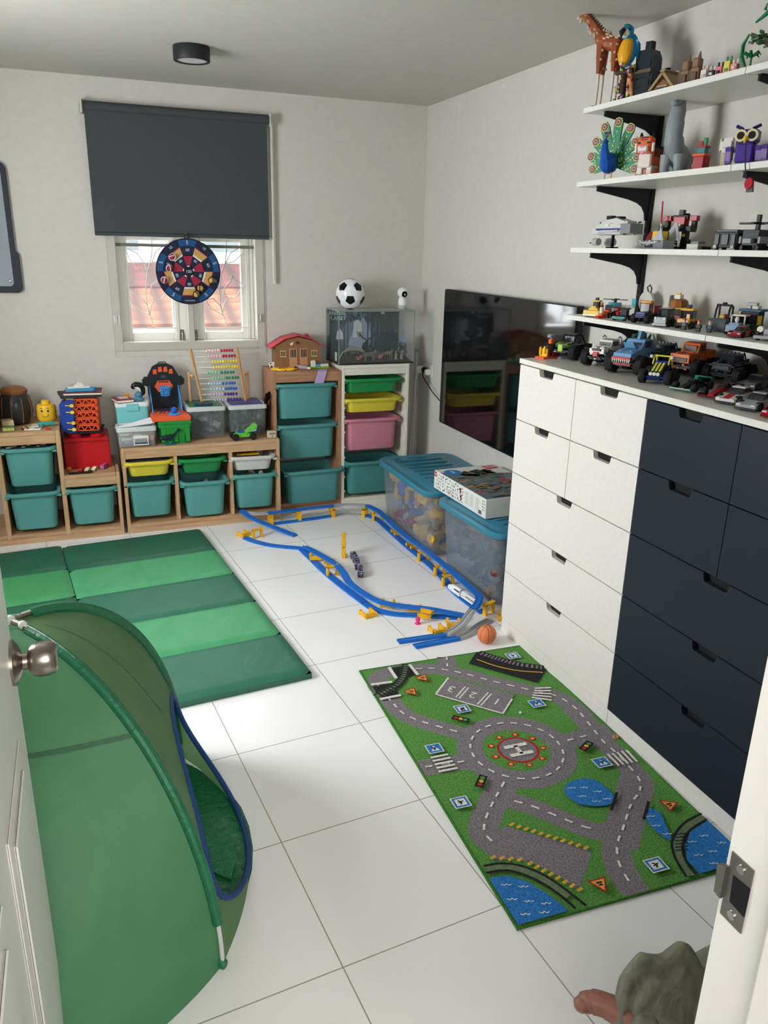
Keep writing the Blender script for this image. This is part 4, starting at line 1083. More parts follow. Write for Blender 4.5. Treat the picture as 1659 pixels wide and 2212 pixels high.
# ================================================================ triceratops by the doorway
t = thing('toy_triceratops', 'large olive-grey toy triceratops with brown horn behind the door frame', 'toy dinosaur', (-.741, -1.973, 0))
DG = cloth((128, 128, 108), (92, 94, 80), .6, .5, 14)
e2 = Vector((.9703, -.2419, 0)); e1 = Vector((.15, .6016, .785)); nn = Vector((-.19, -.7617, .62)); P0 = Vector((0, 0, .20))
EDGE = [(-.085, -.03), (-.085, .02), (-.082, .042), (-.076, .065), (-.06, .1), (-.037, .123), (-.011, .141), (.005, .1385), (.031, .136), (.051, .145), (.075, .155), (.091, .149), (.104, .125), (.113, .099), (.124, .074), (.14, .06), (.15, .03), (.14, -.01), (.12, -.04)]
ED = catmull([(a, b, 0) for a, b in EDGE], 4)
def frill(off):
    def f(u, v):
        k = u * (len(ED) - 1); i = min(int(k), len(ED) - 2); p = ED[i].lerp(ED[i + 1], k - i); c = Vector((.02, -.03, 0)); q = c.lerp(p, v)
        d = -.03 * v ** 2 + (.004 * math.exp(-((v - .93) / .06) ** 2)) - (.005 * math.exp(-((v - .8) / .04) ** 2)); return P0 + e2 * q.x + e1 * q.y + nn * (.03 + d + off)
    return f
mb = MB(); mb.grid(frill(0), 72, 30); mb.grid(frill(-.018), 72, 30)
fa, fb = frill(0), frill(-.018); mb.grid(lambda u, v: fa(u, 1).lerp(fb(u, 1), v), 72, 2); bmesh.ops.remove_doubles(mb.bm, verts=mb.bm.verts, dist=.0005)
mb.build('neck_frill', DG, t, ang=1.2)
mb = MB()
mb.ball((-.02, -.05, .17), (.085, .10, .075), 28, 18, (R(20), 0, R(-20))); mb.ball((-.06, -.13, .14), (.055, .08, .05), 24, 14, (R(15), 0, R(-20))); mb.ball((-.035, .0, .232), (.03, .03, .018), 20, 12)
mb.ball((.25, .02, .17), (.25, .11, .12), 32, 18); mb.tube([(.45, .03, .17), (.58, .04, .14), (.7, .06, .1)], [.08, .05, .015], 14)
for x in (.12, .38):
    for y in (-.07, .10): mb.tube([(x, y, .15), (x + .01, y, .08), (x, y, .02), (x, y - .005, .0)], [.05, .042, .04, .045], 14)
mb.build('body', DG, t, ang=1.2)
HB = cloth((150, 104, 88), (128, 82, 68), .5, .2, 12)
hp = [Vector((-.741, -1.973, 0)) for _ in range(1)][0]
H1 = [Vector(p) - hp for p in ((-.765, -1.972, .205), (-.79, -1.935, .215), (-.812, -1.903, .221), (-.837, -1.885, .224), (-.857, -1.880, .222), (-.873, -1.886, .217))]
mb = MB(); mb.tube(catmull(H1, 5), [.026] * 6 + [.025] * 5 + [.0235] * 5 + [.021] * 4 + [.0175] * 3 + [.014, .011, .006], 16); mb.build('brow_horn', HB, t, ang=1.4)
mb = MB(); mb.tube(catmull([Vector((.03, -.06, .22)), Vector((.04, -.12, .25)), Vector((.045, -.16, .26))], 5), [.026, .026, .025, .024, .023, .021, .02, .018, .015, .011, .005], 16); mb.build('brow_horn', HB, t, ang=1.4)
# ================================================================ things on the low pine unit (top at z .52)
def lidded(name, label, cat, x, y, z, w_, d, h, body, lid, group=None, lidh=.022, inset=None, handle=False):
    t = thing(name, label, cat, (x, y, z), 0, group)
    q = lambda zz, i, r: [(a, b, zz) for a, b in rr(w_ - i, d - i, r)]
    mb = MB(); loft(mb, [q(0, .028, .016), q(.004, .02, .018), q(h - lidh, .008, .02), q(h - lidh, .014, .018), q(.006, .026, .016)], True, True); mb.build('box_body', body, t)
    mb = MB(); loft(mb, [q(h - lidh - .004, .002, .02), q(h - .008, .0, .02), q(h - .002, .006, .018), q(h, .03, .016), q(h - .005, .04, .014)], True, True); lo = mb.build('lid', lid, t)
    if inset: mb = MB(); loft(mb, [q(h - .0055, .036, .014), q(h + .001, .04, .014)], True, True); mb.b2((-w_ * .22, -d * .3, h - .002), (w_ * .3, -d * .2, h + .003), .002); mb.build('lid_panel', inset, t)
    if handle: mb = MB(); mb.b2((-.035, -d / 2 - .006, h - .05), (.035, -d / 2 + .003, h - .008), .003); mb.build('lid_clip', handle, t)
    return t
CLR = clear('clear_toy_box', (150, 158, 158), .17, .15)
CLID = clear('frosted_lid', (222, 226, 226), .7, .3)
GLID = P((36, 112, 66), .3); PLID = P((60, 58, 132), .3)
lidded('storage_box', 'clear storage box with green lid panel under the abacus', 'storage box', -1.0, 2.06, .52, .235, .26, .195, CLR, CLID, 'clear boxes below the abacus', inset=GLID)
lidded('storage_box', 'clear storage box with purple lid panel under the abacus', 'storage box', -.748, 2.06, .52, .24, .26, .195, CLR, CLID, 'clear boxes below the abacus', inset=PLID)
mixstuff('toy_parts', 'dark toy parts inside the green-lidded clear box', 'toys', (-1.08, -.92, 1.97, 2.15, .54, .66), 90, [DARK, GREY, P((80, 90, 86)), P((90, 100, 120)), P((60, 66, 64))], .015, .05)
mixstuff('toy_parts', 'grey and blue toy parts inside the purple-lidded clear box', 'toys', (-.83, -.67, 1.97, 2.15, .54, .66), 90, [DARK, P((70, 80, 104)), GREY, P((84, 96, 92))], .015, .05)
lidded('storage_box', 'small teal box with white lid behind the box of chalk', 'storage box', -1.425, 2.055, .52, .195, .17, .235, P((118, 190, 194), .35), P((214, 222, 222), .3), handle=P((118, 190, 194), .35))
lidded('storage_box', 'clear box of coloured chalk at the left end of the low unit', 'storage box', -1.42, 1.895, .52, .225, .145, .118, clear('chalk_box', (196, 198, 200), .25, .15), CLID)
mb = MB(); CH = [P((238, 150, 160), .8), P((120, 190, 180), .8), P((240, 160, 110), .8), P((230, 226, 214), .8), P((170, 130, 180), .8)]
for k in range(34):
    mb.mi = k % 5; c = Vector((random.uniform(-1.49, -1.35), random.uniform(1.855, 1.94), .533 + .07 * k / 34)); a = random.uniform(-.5, .5); d = Vector((math.cos(a), math.sin(a), random.uniform(-.1, .25))) * .034; mb.cyl(c - d, c + d, .0105, .0085, n=10)
tag(mb.build('chalk_sticks', CH), 'thick coloured chalk sticks inside the clear box', 'chalk', kind='stuff')
t = thing('box_label', 'paper label with a harbour photo on the chalk box', 'label', (-1.4, 1.8145, .562)); MB().b2((-.041, -.0006, -.028), (.041, .0006, .028)).build('label_paper', P((222, 220, 212), .6), t)
mb = MB(); mb.b2((-.036, -.001, -.022), (.036, -.0005, .012)); mb.mi = 1
for k in range(16): mb.box((-.034 + k * .0045, -.0011, -.01 + .006 * (k % 3)), (.0025, .0004, .012))
mb.mi = 2; mb.b2((-.036, -.0013, -.022), (.036, -.0009, -.012)); mb.build('label_picture', [P((150, 160, 170)), P((110, 84, 64)), P((70, 76, 80))], t)
mb = MB(); mb.mi = 0
A, B_, C_, D_ = (-.12, -.02, .006), (.09, .055, .012), (.11, -.05, .004), (-.02, -.04, .002)
mb.face([A, D_, C_, (.10, .0, .030)]); mb.face([A, (.10, .0, .030), B_]); mb.face([A, B_, (.09, .055, .0105), (-.02, -.02, .001)])
tag(mb.build('paper_dart', P((212, 214, 220), .7), None, (-1.43, 1.89, .6385), (0, R(-4), R(10)), smooth=False), 'folded white paper dart lying on the box of chalk', 'paper')
t = thing('book', 'dark red book lying on the small teal box', 'book', (-1.475, 2.03, .7555), R(14)); MB().b2((-.05, -.065, 0), (.05, .065, .002)).build('cover', P((112, 24, 34), .5), t)
MB().b2((-.048, -.063, .002), (.048, .063, .014)).build('pages', CREAM, t); MB().b2((-.05, -.065, .014), (.05, .065, .017), .0008).build('cover', P((120, 26, 36), .5), t); MB().b2((-.02, -.02, .017), (.035, .05, .0174)).build('cover_label', P((200, 190, 190), .5), t)
# leaping orca on its water stand, star, whale
t = thing('toy_orca', 'black and white leaping orca figure on a clear blue stand', 'toy orca', (-1.385, 2.03, .7555))
mb = MB(); mb.tube(catmull([(-.028, 0, .068), (-.018, 0, .088), (.004, 0, .094), (.022, 0, .082), (.03, 0, .056), (.026, 0, .036), (.016, 0, .022)], 4), [.003] + [.012, .014, .0155, .0165, .0175] + [.018] * 6 + [.016] * 4 + [.0135] * 4 + [.010, .008, .006, .004, .003], 12); mb.ext([(.012, .096), (.026, .10), (.022, .09)], -.002, .002, 'y'); mb.ext([(.018, .024), (.004, .014), (.03, .008)], -.012, .012, 'y')
mb.mi = 1; mb.ball((-.018, -.009, .082), (.009, .006, .005)); mb.tube([(-.022, -.004, .074), (-.006, -.006, .08), (.01, -.008, .068), (.016, -.008, .05)], [.004, .008, .008, .003], 8)
mb.build('body', [P((24, 26, 32), .25), UWHITE], t)
mb = MB(); mb.lathe([(.034, 0), (.036, .006), (.028, .016), (.018, .022), (.02, .036), (.0, .04)]); mb.ball((.004, -.006, .036), .02); mb.build('water_stand', P((96, 150, 176), .2, trans=.3), t)
mb = MB(); mb.ext([(.022 * (1 if k % 2 == 0 else .5) * math.sin(k * PI / 5), .022 + .022 * (1 if k % 2 == 0 else .5) * math.cos(k * PI / 5)) for k in range(10)], -.007, .007, 'y'); mb.mi = 1
for x in (-.006, .006): mb.ball((x, -.008, .026), .003, 8, 6)
tag(mb.build('star_toy', [P((226, 150, 50), .4), BLACK], None, (-1.445, 2.08, .756)), 'small orange star toy behind the red book', 'toy')
t = thing('toy_whale', 'dark whale figure on a blue stand in front of the green tub', 'toy whale', (-1.235, 1.84, .52), R(8))
mb = MB(); mb.tube(catmull([(-.062, 0, .040), (-.035, 0, .043), (0, 0, .047), (.025, 0, .058), (.042, 0, .076)], 4), [.004, .008, .011, .013, .0135, .014, .0145, .0145, .014, .013, .011, .009, .0075, .006, .005, .004, .003], 12)
mb.ext([(.036, .072), (.05, .09), (.062, .088), (.05, .074)], -.014, .014, 'y'); mb.ext([(-.02, .04), (.0, .022), (.006, .04)], -.016, -.013, 'y'); mb.ext([(-.02, .04), (.0, .022), (.006, .04)], .013, .016, 'y'); mb.build('body', P((34, 42, 46), .4), t)
mb = MB(); mb.ext([(-.03, 0), (.03, 0), (.024, .006), (-.024, .006)], -.02, .02, 'y'); mb.tube([(.0, 0, .004), (.006, 0, .022), (-.002, 0, .036)], [.006, .003, .004], 8); mb.build('stand', P((46, 104, 122), .3), t)
# green tub with the basketball game on it
t = thing('toy_tub', 'green plastic tub below the basketball game', 'tub', (-1.2, 1.985, .52)); GT = P((36, 140, 58), .35)
mb = MB(); q = lambda zz, i, r: [(a, b, zz) for a, b in rr(.19 - i, .27 - i, r)]
loft(mb, [q(.0, .028, .015), q(.005, .022, .018), q(.10, .004, .02), q(.10, -.006, .02), q(.115, -.006, .02), q(.115, .004, .018), q(.008, .03, .015)], True, True)
for x in (-.07, .0, .07): mb.b2((x - .016, -.132, .006), (x + .016, -.126, .098), .003)
mb.build('tub_body', GT, t); MB().b2((-.098, -.14, .1155), (.098, .14, .1345), .006).build('lid', GT, t)
t = thing('basketball_game', 'black and orange tabletop basketball game with blue hoop', 'toy', (-1.225, 2.0, .655))
OR_ = P((226, 92, 52), .35); BLG = P((30, 34, 40), .4)
mb = MB(); mb.ext([(-.10, .0), (.115, .0), (.122, .02), (.11, .028), (-.095, .028), (-.105, .02)], -.135, .135, 'y'); mb.b2((-.07, -.125, .026), (.08, .10, .03)); mb.build('tray', OR_, t, ang=.3)
mb = MB()
for k in range(5): mb.tube([(-.05 + k * .025, -.05, .031), (-.03 + k * .02, .02, .033), (.0 + k * .01, .09, .04)], .0025, 6)
mb.b2((-.06, .02, .03), (.07, .06, .035), .002); mb.build('launch_ramp', P((46, 56, 86), .4), t)
mb = MB(); mb.ext([(-.075, .02), (.075, .02), (.095, .12), (.095, .165), (.122, .175), (.125, .205), (.108, .225), (.092, .222), (.09, .23), (.06, .285), (.025, .302), (-.025, .302), (-.06, .285), (-.09, .23), (-.092, .222), (-.108, .225), (-.125, .205), (-.122, .175), (-.095, .165), (-.095, .12)], .115, .135, 'y')
mb.tube([(-.024, .125, .30), (-.02, .125, .309), (.02, .125, .309), (.024, .125, .30)], .003, 6); mb.build('backboard', BLG, t, ang=.3)
mb = MB()
for k, x in enumerate((-.048, -.017, .015, .046)):
    z0, z1 = (.252, .282) if k in (1, 2) else (.24, .268); mb.ext([(x - .012, z0), (x + .012, z0), (x + .010, z1), (x - .008, z1)], .112, .116, 'y')
mb.build('score_buttons', OR_, t)
mb = MB(); mb.ext([(-.055, .165), (-.032, .13), (.032, .13), (.055, .165), (.034, .20), (-.034, .20)], .110, .116, 'y'); mb.mi = 1; mb.b2((-.03, .108, .19), (.03, .1105, .196)); mb.build('orange_target', [OR_, BLG], t)
mb = MB(); mb.b2((-.014, .112, .215), (.014, .1155, .232)); mb.build('score_display', P((70, 76, 82), .2), t)
mb = MB(); c = Vector((.004, .08, 0)); HP = P((70, 150, 214), .3)
mb.tube([c + Vector((.032 * math.cos(k * PI / 12), .028 * math.sin(k * PI / 12), .165)) for k in range(24)], .004, 6, True)
for k in range(14):
    q_ = 2 * PI * k / 14; mb.tube([c + Vector((.032 * math.cos(q_), .028 * math.sin(q_), .165)), c + Vector((.024 * math.cos(q_ + .1), .02 * math.sin(q_ + .1), .115))], .003, 5)
for z, r_ in ((.148, .0295), (.13, .0265), (.115, .024)): mb.tube([c + Vector((r_ * math.cos(k * PI / 12), r_ * .87 * math.sin(k * PI / 12), z)) for k in range(24)], .0025, 5, True)
mb.build('hoop', HP, t)
for s_ in (-1, 1):
    mb = MB(); mb.ext([(-.03, .03), (.1, .03), (.12, .17), (.11, .17)], s_ * .085 - .003, s_ * .085 + .003, 'x'); mb.build('side_brace', HP, t)
t = thing('blue_ball_cradle', 'blue ball resting in the front of the orange game tray', 'ball', (-1.195, 1.905, .685)); MB().lathe([(.034, 0), (.036, .006), (.022, .010), (.0, .0105)]).build('cradle', HP, t); MB().ball((0, 0, .026), .019, 20, 12).build('ball', P((34, 96, 190), .35), t)
# abacus on the two boxes
t = thing('abacus', 'wooden abacus with ten rows of coloured beads on the clear boxes', 'abacus', (-.9, 2.06, .716)); AW = wood('beech_wood', (206, 160, 112), (188, 140, 92), 2)
LT, LB, RT, RB = Vector((-.158, .02, .33)), Vector((-.112, -.04, .012)), Vector((.122, .02, .335)), Vector((.156, -.04, .008))
for a, b in ((LT, LB), (RT, RB)):
    mb = MB(); d = b - a; mb.box((a + b) / 2, (.017, .012, d.length), d.to_track_quat('Z', 'Y').to_matrix().to_4x4(), .003); mb.build('frame_post', AW, t)
for x in (-.172, .19):
    mb = MB(); mb.box((x, .06, .085), (.015, .03, .175), None, .004); mb.cyl((x, .06, .165), (x + (.025 if x < 0 else -.03), .03, .16), .008, n=12); mb.ball((x, .06, .172), .011, 12, 8); mb.build('stand_leg', AW, t)
RC = [((226, 190, 190), (176, 30, 54)), ((226, 176, 184), (170, 28, 50)), ((226, 206, 90), (222, 196, 52)), ((228, 208, 96), (222, 196, 52)), ((130, 190, 140), (36, 128, 74)), ((140, 190, 146), (40, 132, 78)), ((160, 200, 212), (36, 104, 178)), ((166, 202, 214), (40, 108, 180)), ((186, 176, 196), (72, 52, 130)), ((190, 182, 200), (76, 56, 132))]
ST0 = (.34, .36, .42, .42, .26, .36, .24, .27, .24, .3)
bm_ = {}
for r_ in range(10):
    u = .06 + r_ * .1; a, b = LT.lerp(LB, u), RT.lerp(RB, u)
    mb = MB(); mb.cyl(a, b, .0018, n=6); mb.build('bead_wire', P((190, 188, 182), .3, .9), t)
    x = ST0[r_]
    for k in range(10):
        c = RC[r_][0 if k < 5 else 1]
        if c not in bm_: bm_[c] = MB().ball((0, 0, 0), (.0078, .0095, .0105), 12, 8).mesh('bead', P(c, .35))
        put('bead', bm_[c], t, a.lerp(b, x)); x += .058 + (random.choice((0, 0, .012)) if r_ not in (2, 3) else 0)
        x = min(x, .955 - .058 * (8 - k) if k < 9 else x)
# handheld game, green buggy, calendar block, leaning picture
t = thing('handheld_game', 'dark blue handheld game console lying on the green lid', 'game console', (-1.01, 1.99, .7155), R(-5)); t.rotation_euler.x = R(8)
MB().b2((-.055, -.028, .001), (.055, .028, .015), .005).build('console_body', P((30, 56, 92), .3), t); MB().b2((-.026, -.02, .015), (.026, .02, .0158)).build('screen', P((58, 62, 66), .12), t)
mb = MB()
for x, y in ((-.04, .01), (-.04, -.012), (.04, .01), (.046, .0), (.034, 0), (.04, -.012)): mb.cyl((x, y, .014), (x, y, .0175), .0045, n=10)
mb.build('buttons', P((44, 110, 78), .4), t)
def wheelset(t, xs, y, r_, w_, tyre, hub, z=None, n=18):
    me = MB(RX(PI / 2)); me.lathe([(r_ * .6, -w_ / 2), (r_ * .92, -w_ / 2), (r_, -w_ / 3), (r_, w_ / 3), (r_ * .92, w_ / 2), (r_ * .6, w_ / 2)], n=n); me.mi = 1; me.lathe([(r_ * .6, -w_ * .42), (r_ * .6, w_ * .42)], n=n); me.lathe([(r_ * .2, -w_ * .5), (r_ * .2, w_ * .5)], n=8)
    me = me.mesh('wheel', [tyre, hub])
    for x in xs:
        for s_ in (-1, 1): put('wheel', me, t, (x, s_ * y, r_ if z is None else z))
t = thing('toy_buggy', 'bright green toy buggy with red wheels beside the leaning picture', 'toy car', (-.80, 1.862, .52), R(4))
mb = MB(); mb.ext([(-.06, .018), (.062, .018), (.066, .032), (.03, .044), (-.03, .042), (-.05, .034)], -.022, .022, 'y'); mb.mi = 1; mb.ext([(.03, .048), (.075, .052), (.08, .07), (.068, .062), (.04, .064)], -.03, .03, 'y'); mb.mi = 0; mb.ext([(.01, .04), (.07, .085), (.082, .09), (.078, .072), (.03, .05)], -.034, .034, 'y'); mb.mi = 2; mb.b2((-.03, -.014, .042), (.01, .014, .05), .003); mb.build('chassis', [P((104, 196, 66), .35), P((110, 196, 190), .35), BLUE], t)
wheelset(t, (-.052, .056), .031, .0215, .018, RUBBER, P((190, 34, 44), .4))
mb = MB(); mb.b2((-.024, -.018, 0), (.024, .018, .040), .002); mb.mi = 1
for k in range(4): mb.b2((-.018 + k * .0095, -.0187, .02), (-.012 + k * .0095, -.018, .034))
mb.b2((-.004, -.0187, .006), (.004, -.018, .014)); tag(mb.build('calendar_block', [P((206, 200, 176), .6), P((140, 110, 90), .6)], None, (-.622, 1.865, .52), (0, 0, R(6))), 'small cream wooden block with notches at the right end of the low unit', 'block')
t = thing('leaning_picture', 'dark glossy picture panel leaning beside the purple-lidded box', 'picture', (-.615, 2.03, .52)); M_ = T(0, 0, 0)
mb = MB(); mb.box((0, -.005, .13), (.006, .17, .262), (0, R(10), R(-28)), .001); mb.build('panel', P((22, 26, 32), .15), t); mb = MB(); mb.tube([(.05, -.075, .262), (.03, -.078, .02)], .0035, 6); mb.build('panel_edge', P((176, 206, 216), .3), t)
mb = MB(); mb.box((.022, -.012, .20), (.002, .07, .03), (R(20), R(10), R(-28))); mb.box((-.004 + .014, .012, .215), (.002, .03, .01), (R(-10), R(10), R(-28))); mb.build('printed_creature', P((206, 150, 130), .4), t)

# ================================================================ things on the stepped unit
t = thing('storage_jar', 'dark barrel-shaped jar with brown lid on the stepped unit', 'jar', (-2.055, 2.06, .648))
MB().lathe([(.058, 0), (.075, .015), (.088, .06), (.086, .11), (.075, .158), (.066, .172)], n=32).build('jar_body', P((46, 48, 48), .25), t); MB().lathe([(.066, .172), (.07, .178), (.072, .192), (.06, .206), (.036, .214), (.0, .216)], n=32).build('lid', P((138, 86, 52), .4), t)
mb = MB()
for k in range(9):
    q_ = 2 * PI * k / 9 + .3; mb.tube([(math.cos(q_) * r_, math.sin(q_) * r_, z) for r_, z in ((.076, .015), (.089, .06), (.087, .11), (.076, .158))], .0035, 6)
mb.build('barrel_bands', P((128, 82, 52), .4), t)
t = thing('head_box', 'yellow cylindrical storage head with smiling face on the stepped unit', 'storage head', (-1.895, 2.03, .648), R(-8)); YH = P((236, 186, 46), .3)
MB().lathe([(.034, 0), (.034, .012), (.046, .018), (.052, .03), (.052, .095), (.046, .108), (.03, .112), (.0, .112)], n=36).build('head', YH, t); MB().lathe([(.024, .112), (.024, .132), (.0, .133)], n=28).build('stud_lid', YH, t)
mb = MB()
fp = lambda a, z, k=1.0: Vector((.0525 * k * math.sin(a), -.0525 * k * math.cos(a), z))
for a in (-.32, .32): mb.ball(fp(a, .078), (.006, .002, .007), 10, 6); mb.tube([fp(a - .12, .092), fp(a, .095), fp(a + .12, .092)], .0018, 5)
mb.tube([fp(-.3, .052), fp(-.15, .045), fp(.05, .044), fp(.25, .05), fp(.34, .058)], .0016, 5); mb.build('printed_face', P((44, 30, 24), .4), t)
mb = MB(); mb.tube([(-.05, 0, .014), (-.02, -.005, .018), (.02, 0, .016), (.05, .004, .014)], [.008, .014, .012, .01], 10); mb.tube([(-.02, 0, .016), (-.03, -.03, .012)], [.010, .008], 8); mb.mi = 1; mb.tube([(-.05, 0, .014), (-.075, .004, .012)], [.009, .007], 8); mb.tube([(.05, .004, .014), (.06, .006, .014)], .008, 8)
tag(mb.build('toy_water_pistol', [P((64, 156, 146), .35), P((226, 150, 80), .35)], None, (-1.9, 1.925, .649), (0, 0, R(10))), 'teal toy pistol with orange tip on the stepped unit', 'toy')
t = thing('card_stack', 'small stack of cards and booklets on the stepped unit', 'cards', (-1.965, 1.88, .648), R(-6)); MB().b2((-.045, -.03, 0), (.04, .03, .007), .001).build('booklets', CREAM, t); MB().box((.0, 0, .013), (.05, .05, .006), (0, R(-14), .3)).build('folded_card', P((206, 206, 206), .5), t)
MB().b2((-.06, -.03, .0), (-.045, .02, .004)).build('card', P((120, 60, 50)), t)
t = thing('printed_tin', 'green printed card box at the left edge of the stepped unit', 'box', (-2.09, 1.86, .648), R(4)); mb = MB(); mb.b2((-.032, -.02, 0), (.032, .02, .026), .002); mb.build('tin', P((96, 130, 84), .5, noise=.2, scale=90), t); mb = MB()
for k in range(7): mb.b2((-.027 + k * .008, -.0207, .006), (-.022 + k * .008, -.0198, .02))
mb.build('tin_print', P((214, 196, 90), .5), t)
tag(MB().b2((-.03, -.035, 0), (.03, .035, .045), .003).build('beige_box', P((206, 190, 150), .5), None, (-2.10, 1.95, .648), (0, 0, .2)), 'beige box behind the green printed one', 'box')
mb = MB(); mb.tube([(.012 * math.cos(k * PI / 8), .012 * math.sin(k * PI / 8), .005) for k in range(16)], .004, 6, True); tag(mb.build('red_ring', P((196, 40, 66), .35), None, (-1.888, 1.845, .648)), 'small red ring at the front of the stepped unit', 'toy')
mb = MB(); mb.mi = 0; bits(mb, 8, -2.03, -1.99, 1.85, 1.88, .655, .668, 3, .006, .014); tag(mb.build('toy_crumbs', [BROWN, TAN, DARK]), 'little brown toy bits beside the card stack', 'toys', kind='stuff')
# lower step: red brick box, tower game, books, ferry, little cars
t = thing('brick_box', 'large red brick-shaped storage box with four studs on the low step', 'storage box', (-1.696, 2.06, .386)); RB_ = P((186, 26, 34), .3)
MB().b2((-.125, -.125, 0), (.125, .125, .155), .006).build('brick_base', RB_, t); MB().b2((-.126, -.126, .157), (.126, .126, .18), .006).build('brick_lid', RB_, t)
for x in (-.062, .062):
    for y in (-.062, .062): MB().lathe([(.04, .18), (.04, .2), (.037, .203), (.0, .203)], n=28).build('stud', RB_, t, (x, y, 0))
MB().lathe([(.03, 0), (.0, .0008)], n=24, M=RX(PI / 2)).build('round_emboss', RB_, t, (.0, -.1255, .022))
t = thing('tower_game', 'orange and blue stacking tower game on the red brick box', 'toy', (-1.70, 2.05, .5895), R(-6)); OC = P((226, 82, 40), .35)
MB().b2((-.10, -.10, 0), (.105, .10, .012), .004).build('base', P((28, 30, 34), .4), t)
for k in range(5):
    z = .014 + k * .038; mb = MB()
    for y0, y1 in ((-.09, -.08), (.08, .09)): mb.b2((-.035, y0, z), (.09, y1, z + .006)); mb.b2((-.035, y0, z + .028), (.09, y1, z + .036))
    for x in (-.035, .082): mb.b2((x, -.09, z), (x + .008, .09, z + .036))
    for q_ in range(6): mb.box((-.02 + q_ * .02, -.085, z + .018), (.006, .008, .026), (0, .6 * (-1) ** q_, 0))
    mb.b2((-.03, -.08, z + .03), (.085, .08, z + .036)); mb.build('crate', OC, t)
mb = MB(); pa = [(-.105, .02), (-.115, .1), (-.10, .185), (-.06, .2), (-.03, .195), (-.045, .16), (-.038, .11), (-.045, .05), (-.03, .012), (-.07, .005)]
mb.ext(pa, -.112, -.098, 'y'); mb.b2((-.115, -.1, .03), (-.09, .09, .18), .01); mb.build('side_panel', P((38, 66, 150), .35), t)
for z in (.03, .068, .13, .168):
    mb = MB(); mb.ext([(-.045 + .013 * math.cos(k * PI / 3), z + .010 * math.sin(k * PI / 3)) for k in range(6)], -.12, -.11, 'y'); mb.tube([(-.058, -.115, z), (-.08, -.115, z + .002)], .003, 6); mb.build('peg', P((232, 200, 60), .35), t)
t = thing('book', 'dark hardback lying on top of the tower game', 'book', (-1.71, 2.05, .7975), R(6)); MB().b2((-.11, -.10, 0), (.11, .10, .014), .001).build('cover', P((46, 48, 54), .5), t); MB().b2((-.106, -.098, .002), (.111, .098, .012)).build('pages', P((190, 150, 110), .7), t)
t = thing('book', 'thin maroon book on the dark hardback', 'book', (-1.69, 2.045, .812), R(-4)); MB().b2((-.10, -.09, 0), (.105, .09, .012), .001).build('cover', P((104, 40, 48), .5), t); MB().b2((-.098, -.0905, .002), (.1055, .088, .010)).build('pages', CREAM, t)
t = thing('toy_ferry', 'white and blue model ferry lying on the books above the tower game', 'toy ship', (-1.70, 2.04, .824), R(4))
mb = MB(); mb.ext([(-.08, -.018), (.07, -.018), (.09, 0), (.07, .018), (-.08, .018)], 0, .018, 'z'); mb.build('hull', P((64, 150, 190), .4), t); mb = MB(); mb.b2((-.07, -.014, .018), (.05, .014, .026)); mb.b2((-.035, -.012, .026), (.02, .012, .038), .002); mb.b2((-.02, -.010, .038), (.012, .010, .046), .002); mb.cyl((-.01, 0, .046), (-.01, 0, .056), .003, n=6); mb.cyl((.002, 0, .046), (.004, 0, .054), .002, n=6); mb.build('superstructure', UWHITE, t)
def mini_car(label, x, y, z, rz, c, c2, van=False):
    t = thing('toy_car', label, 'toy car', (x, y, z), rz, 'little cars on the low step')
    mb = MB()
    if van: mb.ext([(-.028, .004), (.028, .004), (.03, .012), (.027, .026), (-.028, .026)], -.011, .011, 'y')
    else: mb.ext([(-.028, .004), (.028, .004), (.029, .010), (.016, .0125), (.008, .020), (-.012, .020), (-.018, .013), (-.029, .012)], -.011, .011, 'y')
    mb.build('body', P(c, .3), t, ang=.4); mb = MB(); mb.b2((-.011, -.0113, .013), (.009, .0113, .018)) if not van else mb.b2((-.024, -.0113, .016), (.024, .0113, .022)); mb.build('windows', P(c2, .15), t)
    wheelset(t, (-.018, .018), .010, .0055, .005, RUBBER, LGREY, n=12)
mini_car('little red toy car on the low step, left of the cream ones', -1.742, 1.876, .386, R(75), (176, 36, 36), (60, 30, 30)); mini_car('little cream and black toy car right of the red one', -1.70, 1.882, .386, R(62), (222, 206, 150), (30, 30, 30))
mini_car('little cream toy car beside the pink van', -1.662, 1.892, .386, R(62), (226, 212, 166), (40, 40, 40)); mini_car('pink toy van at the right of the low step', -1.615, 1.908, .386, R(66), (186, 90, 150), (110, 70, 110), True)
t = thing('remote_bar', 'slim black remote lying at the front of the low step', 'remote', (-1.745, 1.828, .386), R(2)); MB().b2((-.066, -.009, 0), (.066, .009, .011), .003).build('remote_body', P((24, 26, 28), .3), t)
mb = MB()
for k in range(5): mb.cyl((-.04 + k * .02, 0, .010), (-.04 + k * .02, 0, .012), .003, n=8)
mb.build('buttons', DARK, t)
tag(MB().ball((-1.805, 1.9, .3995), .0135, 16, 10).build('orange_ball', P((222, 110, 40), .4)), 'small orange ball in front of the red brick box', 'ball')

